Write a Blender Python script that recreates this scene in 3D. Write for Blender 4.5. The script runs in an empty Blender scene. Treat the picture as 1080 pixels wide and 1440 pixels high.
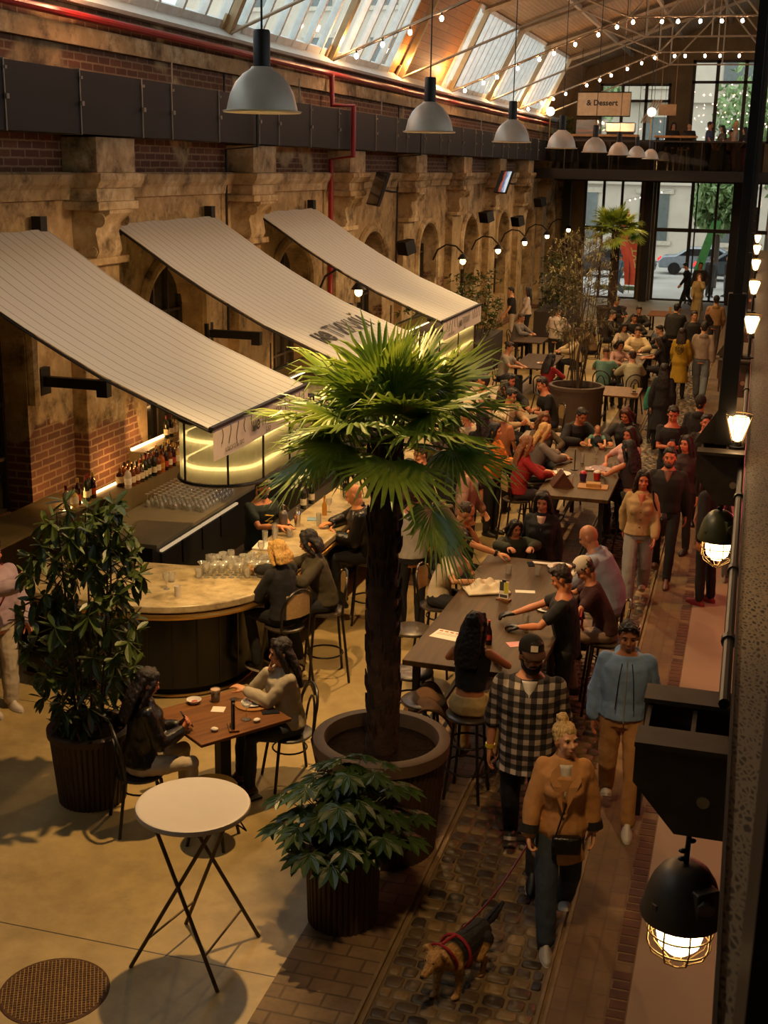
import bpy, bmesh, math, random
import numpy as np
from mathutils import Vector, Matrix, Euler
PI = math.pi
R = math.radians
random.seed(7)
rng = np.random.default_rng(11)
SC = bpy.context.scene
COL = SC.collection

# ---------------------------------------------------------------- mesh builder
class G:
    def __init__(s):
        s.v = []; s.f = []
    def add(s, vs, fs):
        b = len(s.v)
        s.v.extend([tuple(map(float, p)) for p in vs])
        s.f.extend([tuple(b + i for i in f) for f in fs])
        return s
    def box(s, x0, x1, y0, y1, z0, z1):
        v = [(x, y, z) for z in (z0, z1) for y in (y0, y1) for x in (x0, x1)]
        return s.add(v, [(0, 2, 3, 1), (4, 5, 7, 6), (0, 1, 5, 4), (2, 6, 7, 3), (0, 4, 6, 2), (1, 3, 7, 5)])
    def obox(s, c, size, rz=0, rx=0, ry=0):
        m = Euler((rx, ry, rz)).to_matrix()
        v = []
        for z in (-.5, .5):
            for y in (-.5, .5):
                for x in (-.5, .5):
                    v.append(m @ Vector((x * size[0], y * size[1], z * size[2])) + Vector(c))
        return s.add(v, [(0, 2, 3, 1), (4, 5, 7, 6), (0, 1, 5, 4), (2, 6, 7, 3), (0, 4, 6, 2), (1, 3, 7, 5)])
    def tube(s, pts, r, n=8, caps=True, closed=False):
        pts = [Vector(p) for p in pts]
        m = len(pts)
        rr = r if isinstance(r, (list, tuple)) else [r] * m
        vs = []
        prev = None
        for i, p in enumerate(pts):
            if closed:
                t = pts[(i + 1) % m] - pts[i - 1]
            else:
                t = pts[min(i + 1, m - 1)] - pts[max(i - 1, 0)]
            t.normalize()
            if prev is None:
                a = Vector((0, 0, 1)) if abs(t.z) < .9 else Vector((1, 0, 0))
                u = t.cross(a).normalized()
            else:
                u = (prev - t * prev.dot(t))
                u = u.normalized() if u.length > 1e-6 else t.cross(Vector((0, 0, 1))).normalized()
            prev = u
            w = t.cross(u)
            for k in range(n):
                a = 2 * PI * k / n
                vs.append(p + (u * math.cos(a) + w * math.sin(a)) * rr[i])
        fs = []
        for i in range(m if closed else m - 1):
            j = (i + 1) % m
            for k in range(n):
                l = (k + 1) % n
                fs.append((i * n + k, i * n + l, j * n + l, j * n + k))
        if caps and not closed:
            fs.append(tuple(range(n - 1, -1, -1)))
            fs.append(tuple((m - 1) * n + k for k in range(n)))
        return s.add(vs, fs)
    def cyl(s, p0, p1, r0, r1=None, n=12):
        return s.tube([p0, p1], [r0, r0 if r1 is None else r1], n)
    def lathe(s, prof, n=24, c=(0, 0, 0), a0=0, a1=None, caps=True):
        full = a1 is None
        m = n if full else n + 1
        vs = []
        for r, z in prof:
            for k in range(m):
                a = 2 * PI * k / n if full else a0 + (a1 - a0) * k / n
                vs.append((c[0] + r * math.cos(a), c[1] + r * math.sin(a), c[2] + z))
        fs = []
        for i in range(len(prof) - 1):
            for k in range(n):
                l = (k + 1) % m
                fs.append((i * m + k, i * m + l, (i + 1) * m + l, (i + 1) * m + k))
        if full and caps and prof[0][0] > 1e-5: fs.append(tuple(range(m - 1, -1, -1)))
        if full and caps and prof[-1][0] > 1e-5: fs.append(tuple((len(prof) - 1) * m + k for k in range(m)))
        return s.add(vs, fs)
    def prism(s, poly, ext):
        e = Vector(ext); n = len(poly)
        vs = [Vector(p) for p in poly] + [Vector(p) + e for p in poly]
        fs = [tuple(range(n - 1, -1, -1)), tuple(range(n, 2 * n))]
        for i in range(n):
            j = (i + 1) % n
            fs.append((i, j, n + j, n + i))
        return s.add(vs, fs)
    def ell(s, c, rad, m=None, nu=12, nv=8):
        vs = []; M = m or Matrix.Identity(3); c = Vector(c)
        vs.append(c + M @ Vector((0, 0, -rad[2])))
        for j in range(1, nv):
            ph = -PI / 2 + PI * j / nv
            for i in range(nu):
                th = 2 * PI * i / nu
                vs.append(c + M @ Vector((rad[0] * math.cos(ph) * math.cos(th), rad[1] * math.cos(ph) * math.sin(th), rad[2] * math.sin(ph))))
        vs.append(c + M @ Vector((0, 0, rad[2])))
        fs = []
        for i in range(nu): fs.append((0, 1 + (i + 1) % nu, 1 + i))
        for j in range(nv - 2):
            for i in range(nu):
                a = 1 + j * nu; l = (i + 1) % nu
                fs.append((a + i, a + l, a + nu + l, a + nu + i))
        t = len(vs) - 1; a = 1 + (nv - 2) * nu
        for i in range(nu): fs.append((a + i, a + (i + 1) % nu, t))
        return s.add(vs, fs)
    def grid(s, fn, nu, nv):
        vs = [fn(i / nu, j / nv) for j in range(nv + 1) for i in range(nu + 1)]
        fs = [(j * (nu + 1) + i, j * (nu + 1) + i + 1, (j + 1) * (nu + 1) + i + 1, (j + 1) * (nu + 1) + i) for j in range(nv) for i in range(nu)]
        return s.add(vs, fs)
    def sheet(s, fn, nu, nv, off):
        # a grid with thickness: fn(u,v) is the top, fn+off the bottom
        b = len(s.v); s.grid(fn, nu, nv)
        o = Vector(off); n = (nu + 1) * (nv + 1)
        s.v.extend([tuple(Vector(p) + o) for p in s.v[b:b + n]])
        top = [f for f in s.f if f[0] >= b]
        s.f.extend([tuple(i + n for i in reversed(f)) for f in top])
        rim = [i for i in range(nu + 1)] + [j * (nu + 1) + nu for j in range(1, nv + 1)] + [nv * (nu + 1) + i for i in range(nu - 1, -1, -1)] + [j * (nu + 1) for j in range(nv - 1, 0, -1)]
        for a, c in zip(rim, rim[1:] + rim[:1]):
            s.f.append((b + a, b + a + n, b + c + n, b + c))
        return s

def build(name, g, m, parent=None, smooth=35, bevel=0, loc=None, rot=None):
    me = bpy.data.meshes.new(name)
    me.from_pydata(g.v, [], g.f)
    if smooth:
        me.polygons.foreach_set('use_smooth', [True] * len(me.polygons))
        me.update()
        if smooth < 180:
            me.set_sharp_from_angle(angle=R(smooth))
    o = bpy.data.objects.new(name, me)
    COL.objects.link(o)
    if m: me.materials.append(m)
    if parent: o.parent = parent
    if loc: o.location = loc
    if rot: o.rotation_euler = rot
    if bevel:
        b = o.modifiers.new('bevel', 'BEVEL'); b.width = bevel; b.segments = 2; b.limit_method = 'ANGLE'; b.angle_limit = R(40)
    return o

def tag(o, label, cat, group=None, kind=None):
    if label: o['label'] = label
    if cat: o['category'] = cat
    if group: o['group'] = group
    if kind: o['kind'] = kind
    return o

def thing(name, label, cat, loc=(0, 0, 0), rz=0, group=None):
    o = bpy.data.objects.new(name, None); COL.objects.link(o)
    o.empty_display_size = .1
    o.location = loc; o.rotation_euler = (0, 0, rz)
    return tag(o, label, cat, group)

def solo(name, label, cat, g, m, loc=(0, 0, 0), rz=0, group=None, **k):
    o = build(name, g, m, **k); o.location = loc; o.rotation_euler = (0, 0, rz)
    return tag(o, label, cat, group)

def struct(name, g, m, parent=None, **k):
    o = build(name, g, m, parent, **k)
    if parent is None: o['kind'] = 'structure'
    return o

def clone(root, loc, rz=None, label=None, group=None):
    def rec(o, par):
        c = o.copy(); COL.objects.link(c)
        c.parent = par
        for ch in KIDS(o): rec(ch, c)
        return c
    r = rec(root, None)
    r.location = loc
    if rz is not None: r.rotation_euler = (0, 0, rz)
    if label: r['label'] = label
    if group: r['group'] = group
    return r
def KIDS(o): return [c for c in list(o.children)]

# ---------------------------------------------------------------- materials
def C(h):
    h = h.lstrip('#'); c = [int(h[i:i + 2], 16) / 255 for i in (0, 2, 4)]
    return tuple((x / 12.92 if x <= .04045 else ((x + .055) / 1.055) ** 2.4) for x in c)
MATS = {}
class NT:
    def __init__(s, name):
        s.m = bpy.data.materials.new(name); s.m.use_nodes = True
        s.t = s.m.node_tree; s.t.nodes.clear()
        s.out = s.n('ShaderNodeOutputMaterial')
    def n(s, typ, **k):
        nd = s.t.nodes.new(typ)
        for a, v in k.items(): setattr(nd, a, v)
        return nd
    def l(s, a, b): s.t.links.new(a, b)
    def pos(s): return s.n('ShaderNodeNewGeometry').outputs['Position']
    def obj(s): return s.n('ShaderNodeTexCoord').outputs['Object']
    def noise(s, vec, scale, detail=4, rough=.55):
        nd = s.n('ShaderNodeTexNoise'); nd.inputs['Scale'].default_value = scale; nd.inputs['Detail'].default_value = detail; nd.inputs['Roughness'].default_value = rough
        s.l(vec, nd.inputs['Vector']); return nd.outputs['Fac']
    def ramp(s, fac, stops):
        nd = s.n('ShaderNodeValToRGB'); el = nd.color_ramp.elements
        while len(el) < len(stops): el.new(.5)
        for e, (p, c) in zip(el, stops):
            e.position = p; e.color = tuple(c) + (1,) if len(c) == 3 else c
        s.l(fac, nd.inputs['Fac']); return nd.outputs['Color']
    def mix(s, fac, a, b, mode='MIX'):
        nd = s.n('ShaderNodeMix', data_type='RGBA', blend_type=mode)
        for sock, v in ((nd.inputs[0], fac), (nd.inputs[6], a), (nd.inputs[7], b)):
            if hasattr(v, 'is_linked') or hasattr(v, 'links'): s.l(v, sock)
            elif isinstance(v, (int, float)): sock.default_value = v
            else: sock.default_value = tuple(v) + (1,)
        return nd.outputs[2]
    def math(s, op, a, b=0, clamp=False):
        nd = s.n('ShaderNodeMath', operation=op, use_clamp=clamp)
        for sock, v in ((nd.inputs[0], a), (nd.inputs[1], b)):
            if hasattr(v, 'links'): s.l(v, sock)
            else: sock.default_value = v
        return nd.outputs[0]
    def sep(s, v):
        nd = s.n('ShaderNodeSeparateXYZ'); s.l(v, nd.inputs[0]); return nd.outputs
    def comb(s, x, y, z):
        nd = s.n('ShaderNodeCombineXYZ')
        for i, v in enumerate((x, y, z)):
            if hasattr(v, 'links'): s.l(v, nd.inputs[i])
            else: nd.inputs[i].default_value = v
        return nd.outputs[0]
    def bump(s, h, strength=.3, dist=.02):
        nd = s.n('ShaderNodeBump'); nd.inputs['Strength'].default_value = strength; nd.inputs['Distance'].default_value = dist
        s.l(h, nd.inputs['Height']); return nd.outputs['Normal']
    def bsdf(s, color=None, rough=.6, metal=0, normal=None, **k):
        b = s.n('ShaderNodeBsdfPrincipled')
        for nm, v in (('Base Color', color), ('Roughness', rough), ('Metallic', metal)):
            if v is None: continue
            if hasattr(v, 'links'): s.l(v, b.inputs[nm])
            elif isinstance(v, (int, float)): b.inputs[nm].default_value = v
            else: b.inputs[nm].default_value = tuple(v) + (1,)
        if normal is not None: s.l(normal, b.inputs['Normal'])
        for nm, v in k.items():
            sock = b.inputs[nm.replace('_', ' ')]
            if hasattr(v, 'links'): s.l(v, sock)
            elif isinstance(v, tuple): sock.default_value = v + (1,)
            else: sock.default_value = v
        s.l(b.outputs[0], s.out.inputs['Surface'])
        return b
def mat(name, col, rough=.6, metal=0, var=.12, vs=6, bump=0, bs=60, **k):
    """plain procedural material: a colour with a little noise variation and optional fine bump"""
    if name in MATS: return MATS[name]
    t = NT(name)
    col = C(col) if isinstance(col, str) else col
    o = t.obj()
    if var:
        f = t.noise(o, vs)
        c = t.ramp(f, [(.3, tuple(x * (1 - var) for x in col)), (.7, tuple(min(1, x * (1 + var)) for x in col))])
    else: c = col
    nrm = t.bump(t.noise(o, bs, 3), bump, .01) if bump else None
    t.bsdf(c, rough, metal, nrm, **k)
    MATS[name] = t.m
    return t.m
def emit(name, col, strength):
    if name in MATS: return MATS[name]
    t = NT(name); e = t.n('ShaderNodeEmission')
    e.inputs['Color'].default_value = (C(col) if isinstance(col, str) else tuple(col)) + (1,); e.inputs['Strength'].default_value = strength
    t.l(e.outputs[0], t.out.inputs['Surface']); MATS[name] = t.m
    return t.m
def glass(name, col=(1, 1, 1), rough=0.02, mixf=.82):
    """thin clear glass that does not need refraction paths: mostly transparent with a glossy coat"""
    if name in MATS: return MATS[name]
    t = NT(name)
    tr = t.n('ShaderNodeBsdfTransparent'); tr.inputs[0].default_value = tuple(col) + (1,)
    gl = t.n('ShaderNodeBsdfGlossy'); gl.inputs['Roughness'].default_value = rough
    fr = t.n('ShaderNodeLayerWeight'); fr.inputs['Blend'].default_value = .35
    f = t.math('MINIMUM', t.math('ADD', t.math('MULTIPLY', fr.outputs['Fresnel'], (1 - mixf) * 2), (1 - mixf) * .3), .6)
    mx = t.n('ShaderNodeMixShader'); t.l(f, mx.inputs[0]); t.l(tr.outputs[0], mx.inputs[1]); t.l(gl.outputs[0], mx.inputs[2])
    if name == 'clear_glass':
        df = t.n('ShaderNodeBsdfDiffuse'); df.inputs[0].default_value = (.9, .88, .82, 1); m2 = t.n('ShaderNodeMixShader'); m2.inputs[0].default_value = .14
        t.l(mx.outputs[0], m2.inputs[1]); t.l(df.outputs[0], m2.inputs[2]); mx = m2
    t.l(mx.outputs[0], t.out.inputs['Surface']); MATS[name] = t.m
    return t.m

BLACK = mat('black_steel', '#1a1714', .5, .3)
DARKW = mat('dark_bentwood', '#17110d', .4)
BRASS = mat('brass', '#b58a45', .3, .9)
WHITE = mat('white_paint', '#d8d4cc', .5)
LEAFD = mat('leaf_dark', '#2c4a1c', .45, var=.35, vs=3)
SOIL = mat('soil', '#21150b', 1.0, var=.5, vs=30, bump=1, bs=45, Specular_IOR_Level=.1)
# ================================================================ lights
def lamp(kind, name, loc, energy, col=(1, .62, .28), size=.1, spot=None, blend=.4, aim=None, parent=None):
    l = bpy.data.lights.new(name, kind); o = bpy.data.objects.new(name, l); COL.objects.link(o)
    l.energy = energy; l.color = col; o.location = loc
    if kind in ('POINT', 'SPOT'): l.shadow_soft_size = size
    if kind == 'SPOT': l.spot_size = R(spot or 120); l.spot_blend = blend
    if kind == 'AREA': l.size = size
    if aim is not None:
        d = Vector(aim) - Vector(loc); o.rotation_euler = d.to_track_quat('-Z', 'Y').to_euler()
    if parent: o.parent = parent
    return o
# ================================================================ setting
def brickwall(name, zlow=2.0, upper=True, plaster=('#86704e', '#d2b98e'), patch=.63, namp=1.3, brick=('#5f3a26', '#7a4e34', '#94795a')):
    t = NT(name); p = t.pos(); x, y, z = t.sep(p)
    uv = t.comb(t.math('ADD', x, y), z, 0)
    br = t.n('ShaderNodeTexBrick'); br.offset = .5
    for nm, v in (('Scale', 1), ('Brick Width', .3), ('Row Height', .095), ('Mortar Size', .014), ('Mortar Smooth', .4), ('Bias', -.2)): br.inputs[nm].default_value = v
    wob = t.n('ShaderNodeVectorMath', operation='ADD'); nz = t.n('ShaderNodeTexNoise'); nz.inputs['Scale'].default_value = 9
    t.l(p, nz.inputs['Vector']); sc = t.n('ShaderNodeVectorMath', operation='SCALE'); sc.inputs['Scale'].default_value = .018
    t.l(nz.outputs['Color'], sc.inputs[0]); t.l(uv, wob.inputs[0]); t.l(sc.outputs[0], wob.inputs[1]); t.l(wob.outputs[0], br.inputs['Vector'])
    br.inputs['Color1'].default_value = C(brick[0]) + (1,); br.inputs['Color2'].default_value = C(brick[1]) + (1,); br.inputs['Mortar'].default_value = C(brick[2]) + (1,)
    big = t.noise(p, .7, 6, .6); fine = t.noise(p, 5, 6, .65)
    pl = t.ramp(t.math('ADD', t.math('MULTIPLY', big, .6), t.math('MULTIPLY', fine, .4)), [(.36, C(plaster[0])), (.5, C('#ad9266')), (.66, C(plaster[1]))])
    pl = t.mix(t.ramp(t.noise(p, 2.2, 8, .7), [(.5, (0, 0, 0)), (.66, (.85, .85, .85))]), pl, C('#45351f'))
    n2 = t.noise(p, 1.1, 5, .6)
    edge = t.math('ADD', zlow - namp / 2, t.math('MULTIPLY', n2, namp))
    edge = t.math('SUBTRACT', edge, t.math('MULTIPLY', t.math('MULTIPLY', t.math('SUBTRACT', y, 15.5), 1.2, True), 1.7))
    low = t.math('MULTIPLY', t.math('SUBTRACT', edge, z), 14, True)
    pat = t.math('MULTIPLY', t.math('SUBTRACT', t.noise(p, .55, 5, .55), patch), 40, True)
    m = t.math('MAXIMUM', low, pat)
    if upper:
        up = t.math('MULTIPLY', t.math('GREATER_THAN', z, 5.06), t.math('MULTIPLY', t.math('SUBTRACT', t.noise(p, .45, 3), .4), 30, True))
        m = t.math('MAXIMUM', m, up)
    col = t.mix(m, pl, br.outputs['Color'])
    col = t.mix(t.ramp(t.noise(p, 3.1, 6, .7), [(.4, (0, 0, 0)), (.75, (.35, .35, .35))]), col, C('#3a2c1e'))
    h = t.math('ADD', t.math('MULTIPLY', br.outputs['Fac'], t.math('MULTIPLY', m, -1)), t.math('MULTIPLY', fine, .5))
    t.bsdf(col, .85, 0, t.bump(h, .5, .02)); return t.m
WALLM = brickwall('old_plaster_and_brick')
PILM = brickwall('pilaster_plaster', 1.9, False, ('#9c885e', '#dcc89e'), .72, .5)
STONE = brickwall('pale_stone', -5, False, ('#9c8860', '#dccaa2'), .9)
WOODROOF = None
def planks(name, c1, c2, axis=1, w=.14, rough=.6):
    t = NT(name); p = t.pos(); s = t.sep(p)
    a, b = (s[1], s[0]) if axis == 1 else (s[0], s[1])
    br = t.n('ShaderNodeTexBrick'); br.offset = .37
    for nm, v in (('Scale', 1), ('Brick Width', 2.4), ('Row Height', w), ('Mortar Size', .006), ('Mortar Smooth', .2)): br.inputs[nm].default_value = v
    br.inputs['Color1'].default_value = C(c1) + (1,); br.inputs['Color2'].default_value = C(c2) + (1,); br.inputs['Mortar'].default_value = C('#1c130b') + (1,)
    t.l(t.comb(a, t.math('ADD', b, s[2]), 0), br.inputs['Vector'])
    g = t.noise(t.comb(t.math('MULTIPLY', a, 1), t.math('MULTIPLY', b, 14), t.math('MULTIPLY', s[2], 14)), 2, 5)
    col = t.mix(t.math('MULTIPLY', g, .5), br.outputs['Color'], C('#2a1c10'), 'MULTIPLY')
    t.bsdf(col, rough); return t.m
ROOFM = planks('roof_boards', '#b0946a', '#9c8058')
PANELM = planks('orange_boards', '#b8803e', '#a87236', w=.25)

# floor ------------------------------------------------------------
def floor_mat():
    t = NT('polished_concrete'); p = t.pos()
    a = t.noise(p, .6, 6, .6); b = t.noise(p, 4, 8, .7)
    col = t.ramp(t.math('ADD', t.math('MULTIPLY', a, .6), t.math('MULTIPLY', b, .4)), [(.36, C('#85704a')), (.5, C('#a08a5c')), (.64, C('#b59e6c'))])
    col = t.mix(t.ramp(t.noise(p, 1.7, 9, .75), [(.58, (0, 0, 0)), (.74, (.45, .45, .45))]), col, C('#5c4c36'))
    s = t.sep(p)
    # saw-cut joints every few metres
    j = t.math('LESS_THAN', t.math('ABSOLUTE', t.math('SUBTRACT', t.math('FRACT', t.math('DIVIDE', t.math('ADD', s[1], 1.72), 3.4)), .5)), .0016)
    col = t.mix(j, col, C('#3a3024'))
    t.bsdf(col, .42, 0, t.bump(b, .08, .01)); return t.m
CONC = floor_mat()
def paver(name, c1, c2, mort, w, h, rough=.7, ms=.01, sw=False):
    t = NT(name); p = t.pos(); s = t.sep(p)
    br = t.n('ShaderNodeTexBrick')
    for nm, v in (('Scale', 1), ('Brick Width', w), ('Row Height', h), ('Mortar Size', ms), ('Mortar Smooth', .3)): br.inputs[nm].default_value = v
    br.inputs['Color1'].default_value = C(c1) + (1,); br.inputs['Color2'].default_value = C(c2) + (1,); br.inputs['Mortar'].default_value = C(mort) + (1,)
    t.l(t.comb(s[1], s[0], 0) if sw else t.comb(s[0], s[1], 0), br.inputs['Vector'])
    n = t.noise(p, 3, 8, .7)
    col = t.mix(t.ramp(n, [(.4, (0, 0, 0)), (.7, (.8, .8, .8))]), br.outputs['Color'], C('#4a3a28'))
    t.bsdf(col, rough, 0, t.bump(t.math('SUBTRACT', n, br.outputs['Fac']), .35, .012)); return t.m
PAVE = paver('worn_pavers', '#6e573c', '#7c6446', '#54422e', .28, .14)
PAVE2 = paver('worn_brick_paving', '#67502f', '#6e5638', '#5f4a32', .25, .12, sw=True)
YN, YF = 4.0, 54.0
struct('floor', G().box(-8.6, 8.0, -3, YN, -.2, 0), CONC)
struct('floor', G().box(-8.6, -2.62, YN, YF, -.2, 0), CONC)
struct('floor', G().box(-2.62, -2.0, YN, YF, -.2, 0.0), PAVE)
struct('floor', G().box(-1.93, -.9, YN, 46, -.2, -.004), mat('cobble_bedding', '#5e4e34', .9, var=.3, vs=5, bump=.4))
struct('floor', G().box(-.83, -.345, YN, YF, -.2, 0), PAVE2)
struct('floor', G().box(-1.93, -.9, 46, YF, -.2, 0), PAVE)
struct('floor', G().box(-.345, 8.0, YN, YF, -.2, 0), mat('smooth_concrete', '#86725c', .5, var=.14, vs=1.2, bump=.05))
KERB = mat('kerb_steel', '#7a6648', .6, .2, var=.25)
for i, (a, b) in enumerate(((-2.0, -1.93), (-.9, -.83))):
    g = G().box(a, a + .022, YN, YF, -.1, .006).box(b - .022, b, YN, YF, -.1, .006).box(a + .022, b - .022, YN, YF, -.1, -.02)
    struct('trim_%d' % (i + 1), g, KERB)
# cobbles: every stone is real relief
def cobbles():
    g = G(); gd = []
    for tone in range(3):
        gd.append(G())
    y = YN
    row = 0
    while y < 46:
        h = rng.uniform(.105, .14); x = -1.925 + (row % 2) * rng.uniform(-.06, .02)
        while x < -.92:
            w = rng.uniform(.11, .18); x1 = min(x + w, -.905); x0 = max(x, -1.925)
            if x1 - x0 > .05:
                q = gd[int(rng.choice(3, p=[.55, .3, .15]))]
                m = .009; dz = rng.uniform(-.006, .006)
                j = lambda: rng.uniform(-.006, .006)
                b = [(x0 + m + j(), y + m + j()), (x1 - m + j(), y + m + j()), (x1 - m + j(), y + h - m + j()), (x0 + m + j(), y + h - m + j())]
                cx, cy = (x0 + x1) / 2, (y + h / 2)
                ring = lambda k, z: [(cx + (px - cx) * k, cy + (py - cy) * k, z) for px, py in b]
                # 8-gon top so corners look worn
                def oct8(k, z, c):
                    r = ring(k, z); o = []
                    for i in range(4):
                        p, a, d = r[i], r[i - 1], r[(i + 1) % 4]
                        o.append(tuple(p[q_] + (a[q_] - p[q_]) * c for q_ in range(3))); o.append(tuple(p[q_] + (d[q_] - p[q_]) * c for q_ in range(3)))
                    return o
                vs = oct8(1.04, -.04, .12) + oct8(1, -.003 + dz * .6, .14) + oct8(.86, .006 + dz * .6, .17)
                fs = [(i + 8 * k, (i + 1) % 8 + 8 * k, (i + 1) % 8 + 8 * k + 8, i + 8 * k + 8) for k in range(2) for i in range(8)] + [tuple(range(16, 24))]
                q.add(vs, fs)
            x += w
        y += h; row += 1
    for q, c in zip(gd, ('#4a3d2c', '#6e5a3a', '#2e261e')):
        t = NT('cobble_' + c[1:]); p = t.pos(); n = t.noise(p, 2.3, 6, .7)
        lo = tuple(v * .55 for v in C(c)); hi = tuple(v * 1.5 for v in C(c))
        t.bsdf(t.ramp(n, [(.35, lo), (.65, hi)]), .5, 0, t.bump(t.noise(p, 40, 3), .3, .01))
        struct('floor', q, t.m, smooth=50)
cobbles()
# dark brick gutter strip with gaps
def gutter():
    g = G(); y = YN
    while y < YF - 1:
        w = rng.uniform(.075, .1)
        if rng.random() > .14:
            g.box(-.47 + rng.uniform(-.008, .008), -.355, y + .012, y + w, -.05, .004)
        y += w + .012
    struct('trim_3', g, mat('dark_gutter_brick', '#4e3022', .8, var=.4, vs=4))
gutter()
# round drain grate lying in the floor
def grate():
    c = (-3.93, 6.21)
    t = thing('floor_grate', 'round rusty drain grate set in the concrete floor, lower left', 'grate', (c[0], c[1], 0))
    r = .34
    g = G().lathe([(r - .02, .002), (r, .006), (r + .012, .003), (r + .014, .0)], 48)
    build('rim', g, mat('rusty_iron', '#4a2e18', .8, .3, var=.4, vs=20), t)
    build('pit', G().lathe([(0, .001), (r - .01, .001)], 40), mat('drain_pit', '#24170d', .95), t)
    g = G()
    n = 13
    for i in range(-n, n + 1):
        for ax in (0, 1):
            s = i * r / (n + .5)
            if ax and i % 1: continue
            h = math.sqrt(max(0, r * r - s * s)) - .012
            if h < .02: continue
            hw = .0025 if ax == 0 else .0016
            if ax == 0: g.box(s - hw, s + hw, -h, h, .002, .009)
            else: g.box(-h, h, s - hw, s + hw, .002, .006)
    b = build('bar_grid', g, mat('grate_bar', '#8a6c40', .6, .4, var=.3, vs=20), t, smooth=0); b.rotation_euler = (0, 0, R(28))
grate()

# left wall ----------------------------------------------------------
XW = -8.05
PC = [9.46 + 4.96 * k for k in range(10)]
WC = [PC[k] + 2.48 for k in range(9) if PC[k] + 2.48 < 53]
HW, SPR, RISE, SILL = .95, 3.13, .66, 1.1
def archz(u): return SPR + RISE * math.sqrt(max(0, 1 - u * u))
def wall_left():
    g = G(); y = -3.0
    def quad(y0, y1, z0, z1): g.add([(XW, y0, z0), (XW, y1, z0), (XW, y1, z1), (XW, y0, z1)], [(0, 1, 2, 3)])
    for c in WC:
        quad(y, c - HW, 0, 7.05); quad(c - HW, c + HW, 0, SILL)
        n = 20
        for i in range(n):
            u0, u1 = -1 + 2 * i / n, -1 + 2 * (i + 1) / n
            a, b = c + u0 * HW, c + u1 * HW; za, zb = archz(u0), archz(u1)
            g.add([(XW, a, za), (XW, b, zb), (XW, b, 7.05), (XW, a, 7.05)], [(0, 1, 2, 3)])
            g.add([(XW, a, za), (XW, b, zb), (XW - .4, b, zb), (XW - .4, a, za)], [(0, 1, 2, 3)])
        for s in (-1, 1):
            a = c + s * HW
            g.add([(XW, a, SILL), (XW, a, SPR), (XW - .4, a, SPR), (XW - .4, a, SILL)], [(0, 1, 2, 3)])
        g.add([(XW, c - HW, SILL), (XW, c + HW, SILL), (XW - .4, c + HW, SILL), (XW - .4, c - HW, SILL)], [(0, 1, 2, 3)])
        y = c + HW
    quad(y, 54.2, 0, 7.05)
    g.box(XW - .6, XW - .45, -3, 54.2, 0, 7.05)          # outer leaf, keeps daylight out
    struct('wall_left', g, WALLM, smooth=0)
wall_left()
PANE = mat('dim_window_pane', '#2a2a24', .12, 0, .3, 2)
FRM = mat('old_window_frame', '#3c3122', .6, .1)
for k, c in enumerate(WC):
    w = struct('window_%d' % (k + 1), G().box(XW - .37, XW - .36, c - HW, c + HW, SILL, SPR + RISE), PANE)
    g = G()
    for u in (-.98, -.5, 0, .5, .98):
        g.box(XW - .36, XW - .31, c + u * HW - .025, c + u * HW + .025, SILL, archz(u * .97))
    for z in (SILL + .02, 1.75, 2.4, 3.05): g.box(XW - .355, XW - .315, c - HW, c + HW, z - .02, z + .02)
    build('window_frame', g, FRM, w)
    # raised brick/plaster arch moulding
    pts = [(XW + .02, c - HW - .1, 2.4)] + [(XW + .02, c + (HW + .1) * math.cos(PI - PI * i / 24), SPR + (RISE + .1) * math.sin(PI * i / 24)) for i in range(25)] + [(XW + .02, c + HW + .1, 2.4)]
    struct('trim_%d' % (10 + k), G().tube(pts, .09, 8), STONE)
def pilaster(y):
    g = G().box(-7.85, XW - .02, y - .49, y + .49, 0, 3.95)
    g.box(-7.72, XW - .02, y - .53, y + .53, 3.95, 4.04)
    p = struct('pilaster', g, PILM, smooth=0, bevel=.012)
    # scrolled console bracket
    prof = [(-7.74, 4.04), (-7.70, 4.12), (-7.72, 4.24), (-7.74, 4.34), (-7.70, 4.45), (-7.60, 4.54), (-7.54, 4.58), (-7.54, 4.62), (XW, 4.62), (XW, 4.04)]
    g = G().prism([(x, y - .3, z) for x, z in prof], (0, .6, 0))
    for s in (-1, 1):
        g.tube([(-7.68, y + s * .3, 4.5), (-7.68, y + s * .33, 4.5)], .09, 14)
        g.tube([(-7.78, y + s * .3, 4.12), (-7.78, y + s * .32, 4.12)], .06, 12)
    build('console', g, STONE, p, smooth=40)
    g = G().box(-7.56, XW, y - .52, y + .52, 4.62, 4.72).box(-7.6, XW, y - .48, y + .48, 4.72, 4.88)
    g.prism([(-7.56, y - .54, 4.88), (-7.48, y - .6, 4.98), (-7.48, y - .6, 5.05), (-7.56, y - .54, 5.06), (XW, y - .54, 5.06), (XW, y - .54, 4.88)], (0, 1.14, 0))
    build('capital', g, STONE, p, smooth=0, bevel=.01)
    build('frieze_block', G().box(-7.58, XW, y - .49, y + .49, 5.06, 5.47), PILM, p, smooth=0, bevel=.01)
for y in PC: pilaster(y)
g = G()
for a, b in zip(PC, PC[1:] + [54.2]):
    g.prism([(XW - .01, a, 4.74), (-7.97, a, 4.74), (-7.95, a, 4.86), (-7.9, a, 4.92), (-7.87, a, 5.03), (-7.9, a, 5.06), (XW - .01, a, 5.06)], (0, b - a, 0))
struct('trim_30', g, STONE, smooth=0)
struct('trim_31', G().box(-7.96, XW - .01, 4, 54.2, 6.52, 6.74), STONE, smooth=0)
SILLW = mat('white_ledge', '#c9cdc6', .6, var=.08)
struct('trim_32', G().prism([(-7.9, -3, 6.98), (-7.86, -3, 7.02), (-8.12, -3, 7.22), (-8.5, -3, 7.22), (-8.5, -3, 6.98)], (0, 57.2, 0)), SILLW, smooth=0)

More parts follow.
